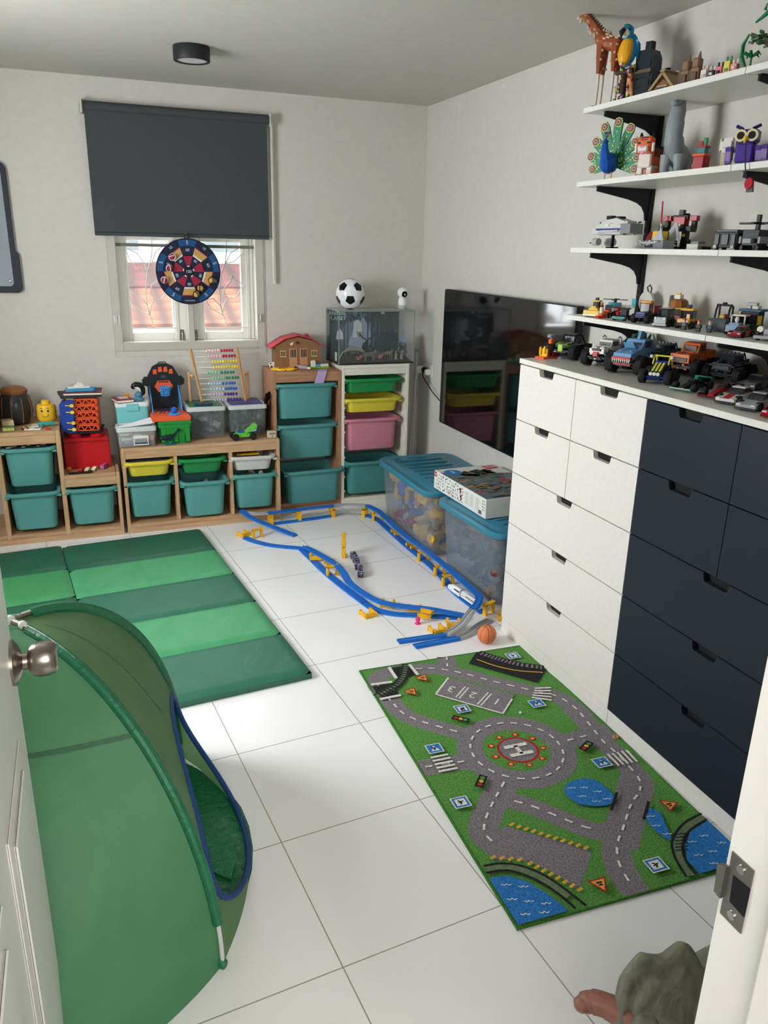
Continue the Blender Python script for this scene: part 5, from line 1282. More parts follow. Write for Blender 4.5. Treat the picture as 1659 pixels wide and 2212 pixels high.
# ================================================================ things on the tall brown unit (top at z .91)
t = thing('toy_barn', 'brown toy barn with red roof on the tall brown unit', 'toy barn', (-.392, 2.125, .91), R(-3)); BW = P((136, 100, 66), .6, noise=.05)
mb = MB(); mb.ext([(-.145, 0), (.145, 0), (.145, .14), (.075, .178), (.0, .195), (-.075, .178), (-.145, .14)], -.06, .06, 'y'); mb.build('barn_body', BW, t, ang=.3)
mb = MB(); mb.ext([(-.178, .125), (-.085, .182), (-.0, .202), (.085, .182), (.178, .13), (.178, .136), (.085, .189), (.0, .21), (-.085, .189), (-.178, .132)], -.075, .075, 'y'); mb.build('roof', P((190, 56, 72), .4), t, ang=.3)
mb = MB(); mb.ext([(.03, .18), (.085, .205), (.11, .165)], .02, .07, 'y'); mb.build('dormer_roof', P((190, 56, 72), .4), t)
for x0 in (-.055, .012):
    mb = MB(); mb.b2((x0, -.0635, .0), (x0 + .05, -.06, .125)); d_ = mb.build('barn_door', P((186, 136, 100), .6), t); mb = MB(); mb.b2((x0 + .004, -.0645, .07), (x0 + .046, -.0636, .12)); mb.build('door_opening', P((40, 26, 26), .8), d_)
    mb = MB()
    for k in range(5): mb.b2((x0 + .004 + k * .0098, -.0655, .068), (x0 + .0065 + k * .0098, -.0645, .122))
    mb.build('door_bars', P((214, 170, 130), .5), d_)
for x0 in (-.112, .088):
    mb = MB(); mb.b2((x0, -.0625, .075), (x0 + .035, -.06, .11)); d_ = mb.build('barn_window', P((60, 40, 34), .8), t); mb = MB()
    for k in range(4): mb.b2((x0 + .0 + k * .0105, -.0645, .073), (x0 + .003 + k * .0105, -.0625, .112))
    mb.b2((x0 - .002, -.0645, .073), (x0 + .037, -.0625, .077)); mb.b2((x0 - .002, -.0645, .108), (x0 + .037, -.0625, .112)); mb.build('window_bars', P((220, 196, 150), .5), d_)
mb = MB(); mb.cyl((.0, -.064, .16), (.0, -.06, .16), .01, n=16); mb.build('round_vent', P((96, 30, 34), .5), t); mb = MB(); mb.ball((-.04, -.062, .152), (.01, .004, .008), 10, 6); mb.ball((-.032, -.062, .16), (.004, .003, .006), 8, 6); mb.build('horse_emblem', CREAM, t)
mb = MB()
for k in range(6): q_ = k * PI / 3; mb.lathe([(.034, .0), (.038, .003), (.036, .009), (.03, .006), (.0, .0055)], (.048 * math.cos(q_), .03 * math.sin(q_), 0), 20)
mb.lathe([(.04, 0), (.04, .006), (.0, .0065)], n=20); tag(mb.build('palette_dish', P((240, 196, 40), .35), None, (-.492, 2.03, .91)), 'yellow flower-shaped palette dish on the tall brown unit', 'dish')
mb = MB(); bits(mb, 12, -.53, -.45, 2.01, 2.05, .918, .922, 2, .004, .01); tag(mb.build('dried_paint', [BROWN, ORANGE]), 'little brown bits lying in the yellow dish', 'bits', kind='stuff')
t = thing('toy_cow', 'little white and grey toy cow at the left rear of the tall brown unit', 'toy animal', (-.55, 2.13, .91), R(-20)); mb = MB(); mb.ball((0, 0, .022), (.02, .012, .012)); mb.ball((.02, -.002, .03), (.010, .008, .009)); [mb.cyl((x, y, 0), (x, y, .018), .004, n=6) for x in (-.012, .012) for y in (-.007, .007)]; mb.mi = 1; mb.ball((-.005, -.009, .026), (.007, .004, .005)); mb.build('body', [UWHITE, DARK], t)
t = thing('brick_baseplate', 'green toy baseplate with white bricks beside the barn', 'toy bricks', (-.262, 2.06, .91), R(4)); MB().b2((-.062, -.035, 0), (.062, .035, .012), .001).build('baseplate', P((120, 172, 50), .4), t)
mb = MB(); mb.b2((-.055, -.03, .012), (-.03, -.006, .046)); mb.cyl((-.048, -.02, .046), (-.048, -.02, .052), .005, n=10); mb.cyl((-.037, -.02, .046), (-.037, -.02, .052), .005, n=10); mb.b2((0.005, -.03, .012), (.058, .02, .022)); [mb.cyl((.012 + k * .011, -.02, .022), (.012 + k * .011, -.02, .027), .004, n=8) for k in range(5)]; mb.build('white_bricks', UWHITE, t)
mb = MB(); [mb.ball((-.02 + k * .008, -.01 + .01 * (k % 2), .02), .008, 8, 6) for k in range(4)]; mb.b2((-.026, -.03, .012), (.0, -.01, .024)); mb.build('blue_bricks', P((90, 170, 210), .4), t)
mb = MB(); mb.tube([(-.03, .02, .012), (0, 0, .013), (.03, -.03, .010)], [.015, .014, .009], 12); mb.mi = 1; mb.tube([(.03, -.03, .010), (.042, -.042, .010)], [.008, .007], 10); tag(mb.build('small_bottle', [P((160, 150, 150), .4), UWHITE], None, (-.378, 2.025, .9095)), 'small grey bottle lying between the yellow dish and the bricks', 'bottle')
mb = MB(); mb.tube([(0, 0, .005), (.016, .006, .006)], .005, 8); mb.ball((-.002, 0, .006), .006, 8, 6); tag(mb.build('wooden_bit', P((120, 60, 44), .4), None, (-.428, 2.02, .9175)), 'tiny brown toy bit on the right rim of the yellow dish', 'toy')
mb = MB(); mb.grid(lambda u, v: (-.305 + .06 * v - .05 * u + .02, 1.985 - .066 * min(1, u * 2.2) - .003, .9125 - max(0, u - .42) * .155), 20, 3); tag(mb.build('violet_ribbon', P((178, 158, 196), .5), None), 'pale violet paper strip hanging over the front of the brown unit', 'strip')

# ================================================================ glass tank on the white unit (top at z .94)
t = thing('glass_tank', 'glass display tank with a misty forest backdrop on the white unit', 'tank', (.09, 2.0675, .9405)); GL = clear('tank_glass', (190, 200, 200), .06, .03); EDG = P((120, 140, 130), .3)
X0, X1, Y0, Y1, H_ = -.257, .255, -.137, .137, .33
MB().b2((X0, Y0, 0), (X1, Y1, .008)).build('tank_base', P((40, 36, 32), .5), t)
for nm, a, b in (('front_glass', (X0, Y0, .008), (X1, Y0 + .004, H_)), ('back_glass', (X0, Y1 - .004, .008), (X1, Y1, H_)), ('side_glass', (X0, Y0 + .004, .008), (X0 + .004, Y1 - .004, H_)), ('side_glass', (X1 - .004, Y0 + .004, .008), (X1, Y1 - .004, H_))): MB().b2(a, b).build(nm, GL, t)
mb = MB(); mb.b2((X0, Y0, H_), (X1, Y1, H_ + .004)); mb.build('lid', clear('tank_lid', (222, 224, 218), .62, .15), t)
mb = MB()
for x in (X0 + .002, X1 - .002):
    for y in (Y0 + .002, Y1 - .002): mb.b2((x - .0025, y - .0025, .004), (x + .0025, y + .0025, H_))
for y in (Y0, Y1): mb.b2((X0, y - .001, H_ - .003), (X1, y + .001, H_ + .004))
for x in (X0, X1): mb.b2((x - .001, Y0, H_ - .003), (x + .001, Y1, H_ + .004))
mb.build('glass_edging', P((130, 146, 138), .2), t); mb = MB(); mb.b2((.02, Y0 - .006, H_ - .018), (.045, Y0 + .002, H_ + .002), .002); mb.cyl((.03, Y0 - .008, H_ + .004), (.036, Y0 - .002, H_ + .008), .005, n=8); mb.build('lid_clasp', P((190, 196, 194), .15, .6), t)
FB = [P((74, 88, 110), .7, noise=.25, scale=14), P((156, 168, 190), .7, noise=.12, scale=20), P((38, 48, 58), .7), P((60, 78, 72), .7, noise=.25, scale=50), P((200, 204, 204), .7), P((108, 124, 148), .7, noise=.2, scale=12)]
mb = MB(); yb = Y1 - .006
mb.b2((X0 + .005, yb, .01), (X1 - .005, yb + .001, .322)); k_ = [0]
def bd(mi, pts):
    k_[0] += 1; mb.mi = mi; mb.face([(x, yb - .0002 - .00004 * k_[0], z) for x, z in pts])
bd(5, [(-.17, .02), (.08, .02), (.07, .2), (.0, .3), (-.06, .31), (-.15, .2)]); bd(1, [(-.12, .06), (.04, .06), (.05, .17), (.0, .27), (-.07, .2)])
for x0, x1, z0, z1 in ((-.075, -.01, .14, .26), (-.19, -.14, .13, .2)): bd(4, [(x0, z0), (x1, z0), (x1 - .004, z1 - .03), ((x0 + x1) / 2, z1), (x0 + .006, z1 - .02)])
for x, w_ in ((-.23, .016), (-.205, .008), (-.135, .007), (-.11, .005), (.03, .009), (.06, .014), (.1, .010), (.13, .018), (.17, .012), (.2, .02)): bd(2, [(x - w_ * .6, .02), (x + w_ * .6, .02), (x + w_ * .4, .32), (x - w_ * .4, .32)])
for k in range(160):
    x = random.choice((random.gauss(.1, .06), random.uniform(-.24, .24))); z = random.uniform(.24, .318) if random.random() < .6 else random.uniform(.02, .10)
    if abs(x) < .24: s_ = random.uniform(.006, .016); bd(random.choice((2, 3)), [(x + s_ * math.cos(a) * random.uniform(.6, 1), min(z + s_ * math.sin(a), .321)) for a in (0, 1.1, 2.2, 3.3, 4.4, 5.4)])
bd(2, [(.05, .02), (.245, .02), (.245, .16), (.16, .18), (.08, .12)]); bd(3, [(.11, .19), (.24, .19), (.24, .31), (.12, .31)])
mb.build('forest_backdrop', FB, t)
mb = MB(); mb.mi = 0; mb.text('ANIMAL', .034, T(-.185, yb - .009, .297) @ RX(PI / 2)); mb.text('PLANET', .034, T(-.185, yb - .009, .265) @ RX(PI / 2)); mb.build('backdrop_lettering', P((206, 226, 226), .6), t)
mb = MB(); mb.ext([(-.02, .02), (.12, .02), (.12, .13), (.07, .15), (.05, .185), (.0, .17), (-.02, .12)], X1 - .0062, X1 - .0055, 'x'); mb.mi = 1
for k in range(50): y, z = random.uniform(-.01, .11), random.uniform(.02, .10); s_ = random.uniform(.004, .010); mb.face([(X1 - .0066 - .00002 * k, y + s_ * math.cos(a), z + s_ * math.sin(a)) for a in (0, 1.3, 2.5, 3.8, 5)])
mb.build('torn_side_print', [P((150, 160, 182), .7), P((40, 54, 44), .7)], t, (0, .0, 0))
mb = MB(); mb.ext([(-.02, .02), (.03, .0), (.03, .15), (-.02, .15)], X0 + .0055, X0 + .006, 'x'); mb.build('side_print', P((96, 98, 98), .7), t, (0, .1, .15)); mb = MB(); mb.b2((X0 - .0006, -.10, .02), (X0, -.06, .075)); mb.build('side_label', P((176, 186, 190), .6), t)
mb = MB(); mb.grid(lambda u, v: (X0 + .006 + u * .5, Y0 + .006 + v * .258, .012 + .02 * v + .004 * math.sin(11 * u) * math.cos(7 * v)), 20, 10); mb.build('soil', P((66, 52, 42), .9, noise=.3, bump=.6, scale=80), t)
t0 = Vector((.09, 2.0675, .9405))
def quad(name, label, x, y, z, s_, rz, c, c2, legs=1.0, antl=False, long_tail=False, cat='toy animal'):
    t = thing(name, label, cat, t0 + Vector((x, y, z)), rz, 'animals in the glass tank'); mb = MB(S(s_, s_, s_))
    mb.tube(catmull([(-.034, 0, .034 * legs), (-.012, 0, .036 * legs), (.014, 0, .037 * legs), (.03, 0, .042 * legs)], 4), [.006, .009, .0105, .011, .0115, .0115, .011, .011, .011, .010, .009, .0085, .008], 10)
    for lx in (-.026, .022):
        for ly in (-.006, .006): mb.tube([(lx, ly, .032 * legs), (lx + (.004 if ly > 0 else -.003), ly, .016 * legs), (lx + (.002 if ly > 0 else -.006), ly, 0)], [.006, .0035, .003], 7)
    mb.tube([(.028, 0, .042 * legs), (.038, 0, .052 * legs), (.05, 0, .05 * legs)], [.008, .0075, .004], 9)
    for s2 in (-1, 1): mb.cyl((.037, s2 * .005, .056 * legs), (.036, s2 * .007, .064 * legs), .0025, .0008, 6)
    mb.tube([(-.034, 0, .036 * legs), (-.048, 0, .028 * legs), (-.054, 0, .016 * legs)] if not long_tail else [(-.034, 0, .03), (-.05, 0, .02), (-.075, 0, .006)], [.004, .005, .002], 7); mb.build('body', P(c, .6, noise=.2, scale=120), t)
    if antl:
        mb = MB(S(s_, s_, s_))
        for s2 in (-1, 1):
            mb.tube([(.038, s2 * .004, .058 * legs), (.036, s2 * .02, .064 * legs), (.03, s2 * .034, .078 * legs)], [.003, .004, .003], 6)
            for k in range(4): mb.tube([(.034, s2 * (.02 + k * .005), .066 * legs), (.04, s2 * (.022 + k * .008), .084 * legs)], .0018, 5)
        mb.build('antlers', P((40, 34, 28), .6), t)
quad('toy_moose', 'dark moose figure with broad antlers inside the tank', -.02, .03, .03, 1.5, R(-100), (40, 36, 32), None, 1.3, True); quad('toy_wolf', 'grey striding wolf figure at the front of the tank', -.03, -.08, .014, 1.15, R(8), (120, 112, 98), None)
quad('toy_wolf', 'greyish wolf figure facing forward in the tank, right of the hen', .11, -.06, .016, 1.0, R(-75), (116, 106, 84), None, 1.2)
for k, (x, lab) in enumerate(((.155, 'grey meerkat-like figure standing in the tank, left of its twin'), (.195, 'grey meerkat-like figure standing in the tank, right of its twin'))):
    t = thing('toy_meerkat', lab, 'toy animal', t0 + Vector((x, -.07, .014)), R(-80 + 20 * k), 'animals in the glass tank'); mb = MB(); mb.tube([(0, 0, .014), (.001, 0, .03), (.003, 0, .044)], [.010, .008, .006], 9); mb.ball((.005, 0, .052), (.009, .006, .007)); mb.tube([(.0, .005, .014), (.008, .006, .002)], [.006, .004], 7); mb.tube([(.0, -.005, .014), (.008, -.006, .002)], [.006, .004], 7); mb.tube([(.004, .006, .036), (.012, .004, .03)], .0025, 6); mb.tube([(-.006, 0, .008), (-.02, .006, .003)], [.004, .002], 6); mb.build('body', P((150, 142, 126), .6), t)
t = thing('toy_squirrel', 'small red squirrel figure at the front of the tank', 'toy animal', t0 + Vector((-.105, -.07, .014)), R(-150), 'animals in the glass tank'); mb = MB(); mb.ball((0, 0, .014), (.013, .009, .012)); mb.ball((.012, 0, .026), (.008, .007, .007)); mb.tube([(-.01, 0, .008), (-.022, 0, .018), (-.02, 0, .036)], [.005, .008, .004], 8); mb.build('body', P((186, 76, 54), .6), t)
t = thing('toy_hen', 'reddish hen figure in the tank between the wolves', 'toy animal', t0 + Vector((.05, -.06, .014)), R(-20), 'animals in the glass tank'); mb = MB(); mb.ball((0, 0, .022), (.02, .013, .014)); mb.tube([(.014, 0, .028), (.02, 0, .042)], [.008, .005], 8); mb.tube([(-.015, 0, .026), (-.026, 0, .04)], [.008, .004], 8); mb.cyl((0, .004, 0), (0, .004, .014), .002, n=6); mb.cyl((0, -.004, 0), (0, -.004, .014), .002, n=6); mb.build('body', P((150, 90, 72), .6), t)
mb = MB(); mb.tube([(-.21, .0, .02), (-.19, .0, .06), (-.15, .0, .078), (-.09, 0, .08), (-.05, 0, .07), (-.03, 0, .05)], [.003, .005, .010, .011, .008, .004], 8); mb.ball((-.14, -.002, .094), (.007, .006, .010)); tag(mb.build('birch_branch', P((156, 150, 132), .7, noise=.2, scale=90), None, t0), 'pale birch branch arching at the left of the tank', 'branch')
mb = MB(); 
for k in range(260):
    x, y = random.choice(((-.2, .06), (-.05, .05), (.07, .03), (.2, .05), (.22, -.03))); c = Vector((x + random.gauss(0, .025), y + random.gauss(0, .02), random.uniform(.03, .075 if x < .15 else .12)))
    c.x = min(max(c.x, X0 + .02), X1 - .02); c.y = min(max(c.y, Y0 + .02), Y1 - .02); s_ = random.uniform(.006, .013); e = Euler((random.uniform(0, 6), random.uniform(0, 6), 0)).to_matrix(); mb.mi = k % 2; mb.face([c + e @ Vector(v) for v in ((-s_, 0, 0), (0, -s_ * .4, 0), (s_, 0, 0), (0, s_ * .4, 0))])
for x, y in ((-.2, .06), (-.05, .05), (.07, .03), (.2, .05), (.22, -.03)): mb.tube([(x, y, .015), (x, y, .06)], .003, 6)
tag(mb.build('plastic_foliage', [P((52, 84, 46), .6), P((34, 60, 38), .6)], None, t0), 'green plastic foliage along the back of the tank', 'foliage', kind='stuff')
mb = MB(); mb.lathe([(.06, .0), (.055, .025), (.035, .042), (.0, .048)], (.065, .04, .02), 24, cap=False); tag(mb.build('clear_dome', clear('dome_plastic', (150, 180, 170), .2, .05), None, t0), 'small clear dome in the middle of the tank', 'dome')
# football, camera
t = thing('football', 'glossy white and black football on top of the tank', 'ball', (-.052, 2.055, 1.275)); bm0 = bmesh.new(); bmesh.ops.create_icosphere(bm0, subdivisions=1, radius=1); IC = [v.co.copy() for v in bm0.verts]; bm0.free()
IC = [v.normalized() for v in IC]
na, nb, nc = IC[0], *sorted(IC[1:], key=lambda v: (v - IC[0]).length)[:2]
if (nb - nc).length > 1.2: nc = sorted([v for v in IC[1:] if (v - na).length < 1.2 and 0 < (v - nb).length < 1.2], key=lambda v: v.z)[0]
fz = (na + nb + nc).normalized(); fx = (na - fz * na.dot(fz)).normalized(); fy = fz.cross(fx)
vz = Vector((-1.62, -4.89, 1.5)).normalized(); vx = (Vector((0, 0, -1)) - vz * (-vz.z)).normalized(); vy = vz.cross(vx)
BR = Matrix((vx, vy, vz)).transposed() @ Matrix((fx, fy, fz))
MB().ball((0, 0, .093), .093, 48, 32).build('ball_cover', P((236, 238, 242), .12, coat=.5), t)
mb = MB()
for v in IC:
    z_ = (BR @ v).normalized(); q0 = BR @ sorted([q for q in IC if (q - v).length > .01], key=lambda q: (q - v).length)[0]; x_ = (q0 - z_ * q0.dot(z_)).normalized(); y_ = z_.cross(x_)
    o = [(z_ + (x_ * math.cos(2 * PI * k / 5) + y_ * math.sin(2 * PI * k / 5)) * .36).normalized() * .0936 + Vector((0, 0, .093)) for k in range(5)]
    mb.mi = 0
    O_ = Vector((0, 0, .093))
    for k in range(5):
        a, b, n_ = o[k] - O_, o[(k + 1) % 5] - O_, 5
        pt = lambda i_, j_: (z_ * .0938 * (1 - (i_ + j_) / n_) + a * (i_ / n_) + b * (j_ / n_)).normalized() * .0938 + O_
        for i_ in range(n_):
            for j_ in range(n_ - i_):
                mb.face([pt(i_, j_), pt(i_ + 1, j_), pt(i_, j_ + 1)])
                if i_ + j_ < n_ - 1: mb.face([pt(i_ + 1, j_), pt(i_ + 1, j_ + 1), pt(i_, j_ + 1)])
mb.build('black_patches', P((20, 21, 24), .2), t)
t = thing('indoor_camera', 'white round-headed indoor camera on the tank lid', 'camera', (.302, 2.05, 1.275)); CW = P((232, 234, 236), .3)
MB().lathe([(.028, 0), (.03, .004), (.028, .024)], n=28).build('base', LGREY, t); MB().lathe([(.027, .024), (.0275, .03), (.025, .062), (.018, .074)], n=28).build('neck', CW, t); MB().ball((0, 0, .10), .034, 28, 18).build('camera_head', CW, t)
mb = MB(); dv = Vector((.1, -.93, -.25)).normalized(); mb.cyl(Vector((0, 0, .10)) + dv * .024, Vector((0, 0, .10)) + dv * .0335, .021, .018, 24); mb.build('lens', P((14, 14, 18), .08), t); mb = MB(); mb.tube([(-.02, .02, .008), (-.05, .0, .006), (-.055, -.005, .02), (-.05, -.005, .03), (-.03, -.0, .02)], .0015, 6); mb.build('cable', P((140, 140, 138), .5), t)

# ================================================================ dartboard hanging in the window, whiteboard
t = thing('dartboard', 'round navy dartboard with numbers hanging in front of the window', 'dartboard', (-1.036, WY - .09, 1.489)); N1 = P((27, 34, 62), .7); N2 = P((30, 76, 124), .7); DTN = P((190, 150, 90), .7); DRD = P((150, 38, 60), .7); DWH = P((222, 220, 214), .6)
MB(RX(PI / 2)).lathe([(.0, -.004), (.186, -.004), (.188, 0), (.188, .006), (.183, .008), (.0, .008)], n=64).build('board', P((24, 28, 40), .7), t)
mb = MB(); yy = [-.0085]
def sec(mi, r0, r1, a0, a1, n=6, straight=False):
    yy[0] -= .00003; mb.mi = mi; A = [R(a0 + (a1 - a0) * k / n) for k in range(n + 1)] if not straight else [R(a0), R(a1)]
    mb.face([(r1 * math.sin(a), yy[0], r1 * math.cos(a)) for a in A] + [(r0 * math.sin(a), yy[0], r0 * math.cos(a)) for a in A[::-1]])
for k in range(10):
    a = k * 36; s5 = k % 2 == 0
    sec(1 if s5 else 0, .146, .181, a - 17.5, a + 17.5); sec(0, .10, .145, a - 18, a + 18)
    if not s5: sec(3, .138, .146, a - 18, a + 18, straight=True); sec(2, .102, .140, a - 18, a + 18, straight=True); sec(4, .093, .102, a - 18, a + 18, straight=True)
    sec(3 if s5 else 0, .036, .092, a - 18, a + 18, straight=True)
    if s5: sec(4, .028, .034, a - 12, a + 12, straight=True)
mb.build('printed_rings', [N1, N2, DTN, DRD, DWH], t); mb = MB()
def num(s, r_, a, sz, flip=0): mb.text(s, sz, T(r_ * math.sin(R(a)), -.0105, r_ * math.cos(R(a))) @ RY(R(a + flip)) @ RX(PI / 2), .0003)
for k in range(0, 10, 2): num('5', .163, k * 36, .03, 180 if 100 < k * 36 < 260 else 0); num('60', .122, k * 36, .023, 180 if 100 < k * 36 < 260 else 0)
for k in range(1, 10, 2):
    if k != 5: num('10', .163, k * 36, .022)
    num('80', .072, k * 36, .021, 180 if 100 < k * 36 < 260 else 0)
num('100', .0, 0, .024); mb.text('CANAVERAL', .011, T(.0, -.0105, -.166) @ RX(PI / 2), .0003); mb.build('printed_numbers', P((200, 204, 208), .6), t)
mb = MB(); mb.tube([(-.012, 0, .184), (-.014, -.002, .20), (-.004, -.002, .206), (.008, -.002, .204), (.012, 0, .184)], .004, 8); mb.build('hanging_loop', P((32, 32, 36), .5), t)
mb = MB(); mb.tube([(.0, 0, .200), (.0, .01, .214), (.0, .035, .214)], .003, 8); mb.build('hook', P((180, 182, 184), .3, .8), t)
bm1, bm2 = None, None
for k, (x, z, red, lab) in enumerate(((-.092, .082, 1, 'red and white throwing ball stuck at the upper left of the dartboard'), (-.113, .02, 1, 'red and white throwing ball at the middle left of the dartboard'), (-.144, -.048, 1, 'red and white throwing ball at the lower left rim of the dartboard'), (.128, -.046, 0, 'tan and black throwing ball at the right rim of the dartboard'), (.062, -.092, 0, 'tan and black throwing ball at the lower middle of the dartboard'), (.034, -.128, 0, 'tan and black throwing ball lowest on the dartboard'))):
    t = thing('throwing_ball', lab, 'ball', (-1.036 + x, WY - .1185, 1.489 + z), 0, 'throwing balls stuck on the dartboard'); t.rotation_euler = (random.uniform(-.5, .5), random.uniform(0, 3), 0)
    MB().ball((0, 0, 0), .0185, 20, 14).build('ball_cover', DRD if red else P((206, 160, 84), .6), t); mb = MB()
    for e in ((0, 0), (PI / 2, .4)): M_ = RX(e[0]) @ RY(e[1]); mb.tube([M_ @ Vector((.0188 * math.cos(q * PI / 12), .0188 * math.sin(q * PI / 12), 0)) for q in range(24)], .003, 5, True)
    mb.build('fastener_bands', DWH if red else P((26, 28, 34), .7), t)
t = thing('whiteboard', 'black-framed grey board on the back wall at the left photo edge', 'board', (-2.3, WY - .012, 1.7)); q = lambda x0, z0, x1, z1, r_: [((x0 + x1) / 2 + a, (z0 + z1) / 2 + b) for a, b in rr(x1 - x0, z1 - z0, r_, 6)]
mb = MB(); mb.ext(q(-.33, -.338, .333, .345, .04), -.01, .012, 'y'); mb.ext(q(.26, -.338, .349, -.11, .03), -.011, .012, 'y'); mb.build('frame', P((38, 42, 52), .4), t); MB().ext(q(-.28, -.302, .305, .31, .02), -.0125, -.0105, 'y').build('board_surface', P((150, 156, 162), .25), t)
mb = MB(); mb.ball((.288, -.013, -.275), (.009, .004, .009), 14, 8); mb.build('screw_cap', CHROME, t)
# ================================================================ brick-built toys: vehicles on the worktop (z 1.234)
def bricks(name, mats, t, boxes, extra=None, bev=.0012, **k):
    mb = MB()
    for mi, a, b in boxes: mb.mi = mi; mb.b2(a, b, bev, 1)
    if extra: extra(mb)
    return mb.build(name, mats, t, ang=.5, **k)
WT_Z = 1.2342
def truck(label, x, y, rz, cols, style, sc=1.0, wr=.033, z=WT_Z):
    """big-wheeled toy truck, forward +x"""
    t = thing('toy_monster_truck', label, 'toy truck', (x, y, z), rz, 'big-wheeled toy trucks'); C0, C1, C2 = [P(c, .3) for c in cols]; s = sc
    bx = lambda l: [(m, tuple(v * s for v in a), tuple(v * s for v in b)) for m, a, b in l]
    bricks('chassis', [BLACK, DARK], t, bx([(0, (-.075, -.022, .028), (.07, .022, .045)), (1, (-.06, -.03, .045), (.06, .03, .052)), (0, (.068, -.05, .034), (.08, .05, .044)), (0, (.05, -.045, .026), (.056, .045, .034)), (0, (-.056, -.045, .026), (-.05, .045, .034)), (1, (.076, -.03, .03), (.084, .03, .036))]))
    if style == 'frame':
        bricks('hood', [C0, C1, BLACK], t, bx([(0, (.02, -.03, .055), (.078, .03, .068)), (1, (.03, -.032, .068), (.075, .032, .072)), (2, (.076, -.028, .052), (.082, .028, .066)), (0, (.079, -.012, .036), (.086, .012, .066)), (1, (-.07, -.034, .055), (.02, .034, .062))]))
        mb = MB(S(s, s, s))
        for yy in (-.033, .033): mb.tube([(.03, yy, .065), (.012, yy * .9, .104), (-.035, yy * .9, .108), (-.07, yy, .066)], .0035, 6)
        for xx in (.012, -.035): mb.tube([(xx, -.03, .105), (xx, .03, .105)], .0035, 6)
        mb.b2((-.036, -.031, .105), (.012, .031, .110), .002); mb.build('roll_cage', BLACK, t); bricks('windscreen', [SMOKE], t, bx([(0, (.008, -.028, .07), (.014, .028, .1)), (0, (-.03, -.03, .07), (.005, .03, .088))]))
    if style == 'dog':
        bricks('hood', [C0, C1, C2], t, bx([(0, (.02, -.034, .055), (.08, .034, .075)), (0, (.03, -.03, .075), (.07, -.008, .081)), (0, (.03, .008, .075), (.07, .03, .081)), (1, (.078, -.02, .066), (.086, .02, .075)), (1, (.045, .012, .0805), (.058, .024, .083)), (1, (-.02, -.0365, .062), (.0, -.034, .075)), (0, (-.075, -.035, .055), (.02, .035, .078)), (2, (.08, -.011, .044), (.09, .011, .062)), (1, (-.06, -.0365, .06), (-.048, -.034, .07))]))
        mb = MB(S(s, s, s)); mb.ext([(.025, .076), (.008, .106), (-.045, .108), (-.062, .078)], -.03, .03, 'y'); mb.build('cab', [C0], t, ang=.4); bricks('windows', [SMOKE], t, bx([(0, (-.035, -.0315, .082), (.005, .0315, .100)), (0, (.010, -.026, .082), (.021, .026, .098))]))
        mb = MB(S(s, s, s)); [mb.tube([(-.06, yy, .07), (-.05, yy, .112), (-.035, yy, .12), (-.02, yy, .112)], .003, 6) for yy in (-.036, .036)]; [mb.cyl((-.05, yy, .1), (-.052, yy * 1.35, .085), .009, .005, 8) for yy in (-.04, .04)]; mb.build('exhaust_pipes', LGREY, t)
    if style == 'shark':
        mb = MB(S(s, s, s)); mb.ext([(.095, .06), (.09, .075), (.04, .085), (.02, .088), (.0, .118), (-.05, .118), (-.085, .085), (-.085, .06)], -.034, .034, 'y'); mb.ext([(.0, .086), (.04, .09), (.058, .11), (.03, .102)], -.02, .02, 'y'); mb.build('shark_body', C0, t, ang=.4)
        mb = MB(S(s, s, s)); mb.mi = 0; mb.b2((.085, -.036, .052), (.100, .036, .064), .002); mb.mi = 1
        for k in range(9): mb.cyl((.097, -.032 + k * .008, .058), (.1, -.032 + k * .008, .042), .0038, .0005, 5)
        mb.mi = 0; mb.b2((.08, -.034, .034), (.09, .034, .04), .001); mb.build('toothed_mouth', [RED, UWHITE], t)
        mb = MB(S(s, s, s)); mb.ext([(-.01, .115), (-.03, .165), (-.042, .165), (-.05, .115)], -.005, .005, 'y'); mb.build('fin', C0, t); mb = MB(S(s, s, s)); [mb.ext([(.02, yy * 1.0), (-.02, yy * 1.9), (-.04, yy * 1.8), (-.02, yy)], .058, .064, 'z') for yy in (-.036, .036)]; mb.build('side_fins', C0, t)
        bricks('windows', [SMOKE], t, bx([(0, (-.045, -.0355, .09), (-.005, .0355, .112)), (0, (.0, -.028, .09), (.012, .028, .108))]))
    if style == 'pickup':
        bricks('body', [C0, C1], t, bx([(0, (.025, -.037, .052), (.085, .037, .082)), (0, (-.085, -.037, .055), (.025, .037, .074)), (0, (-.085, -.037, .074), (-.03, -.028, .09)), (0, (-.085, .028, .074), (-.03, .037, .09)), (0, (-.088, -.037, .074), (-.08, .037, .09)), (1, (.083, -.03, .056), (.088, .03, .07)), (0, (.0, -.044, .06), (.07, .044, .066)), (0, (-.08, -.046, .064), (-.04, .046, .07))]))
        mb = MB(S(s, s, s)); mb.ext([(.025, .08), (.012, .116), (-.028, .118), (-.03, .08)], -.032, .032, 'y'); mb.build('cab', C0, t, ang=.4); bricks('windows', [SMOKE], t, bx([(0, (-.022, -.0335, .088), (.008, .0335, .110)), (0, (.013, -.026, .086), (.023, .026, .108))]))
    if style == 'dino':
        mb = MB(S(s, s, s)); mb.ext([(.085, .052), (.09, .075), (.05, .085), (.02, .105), (-.04, .106), (-.085, .08), (-.085, .052)], -.034, .034, 'y')
        for k in range(7): mb.ext([(.03 - k * .018, .1), (.022 - k * .018, .126), (.014 - k * .018, .1)], -.006, .006, 'y')
        mb.tube([(-.085, 0, .07), (-.12, 0, .09), (-.14, .0, .115)], [.016, .010, .004], 8); mb.build('body', C0, t, ang=.4); bricks('windows', [SMOKE], t, bx([(0, (-.03, -.0355, .082), (.012, .0355, .1))]))
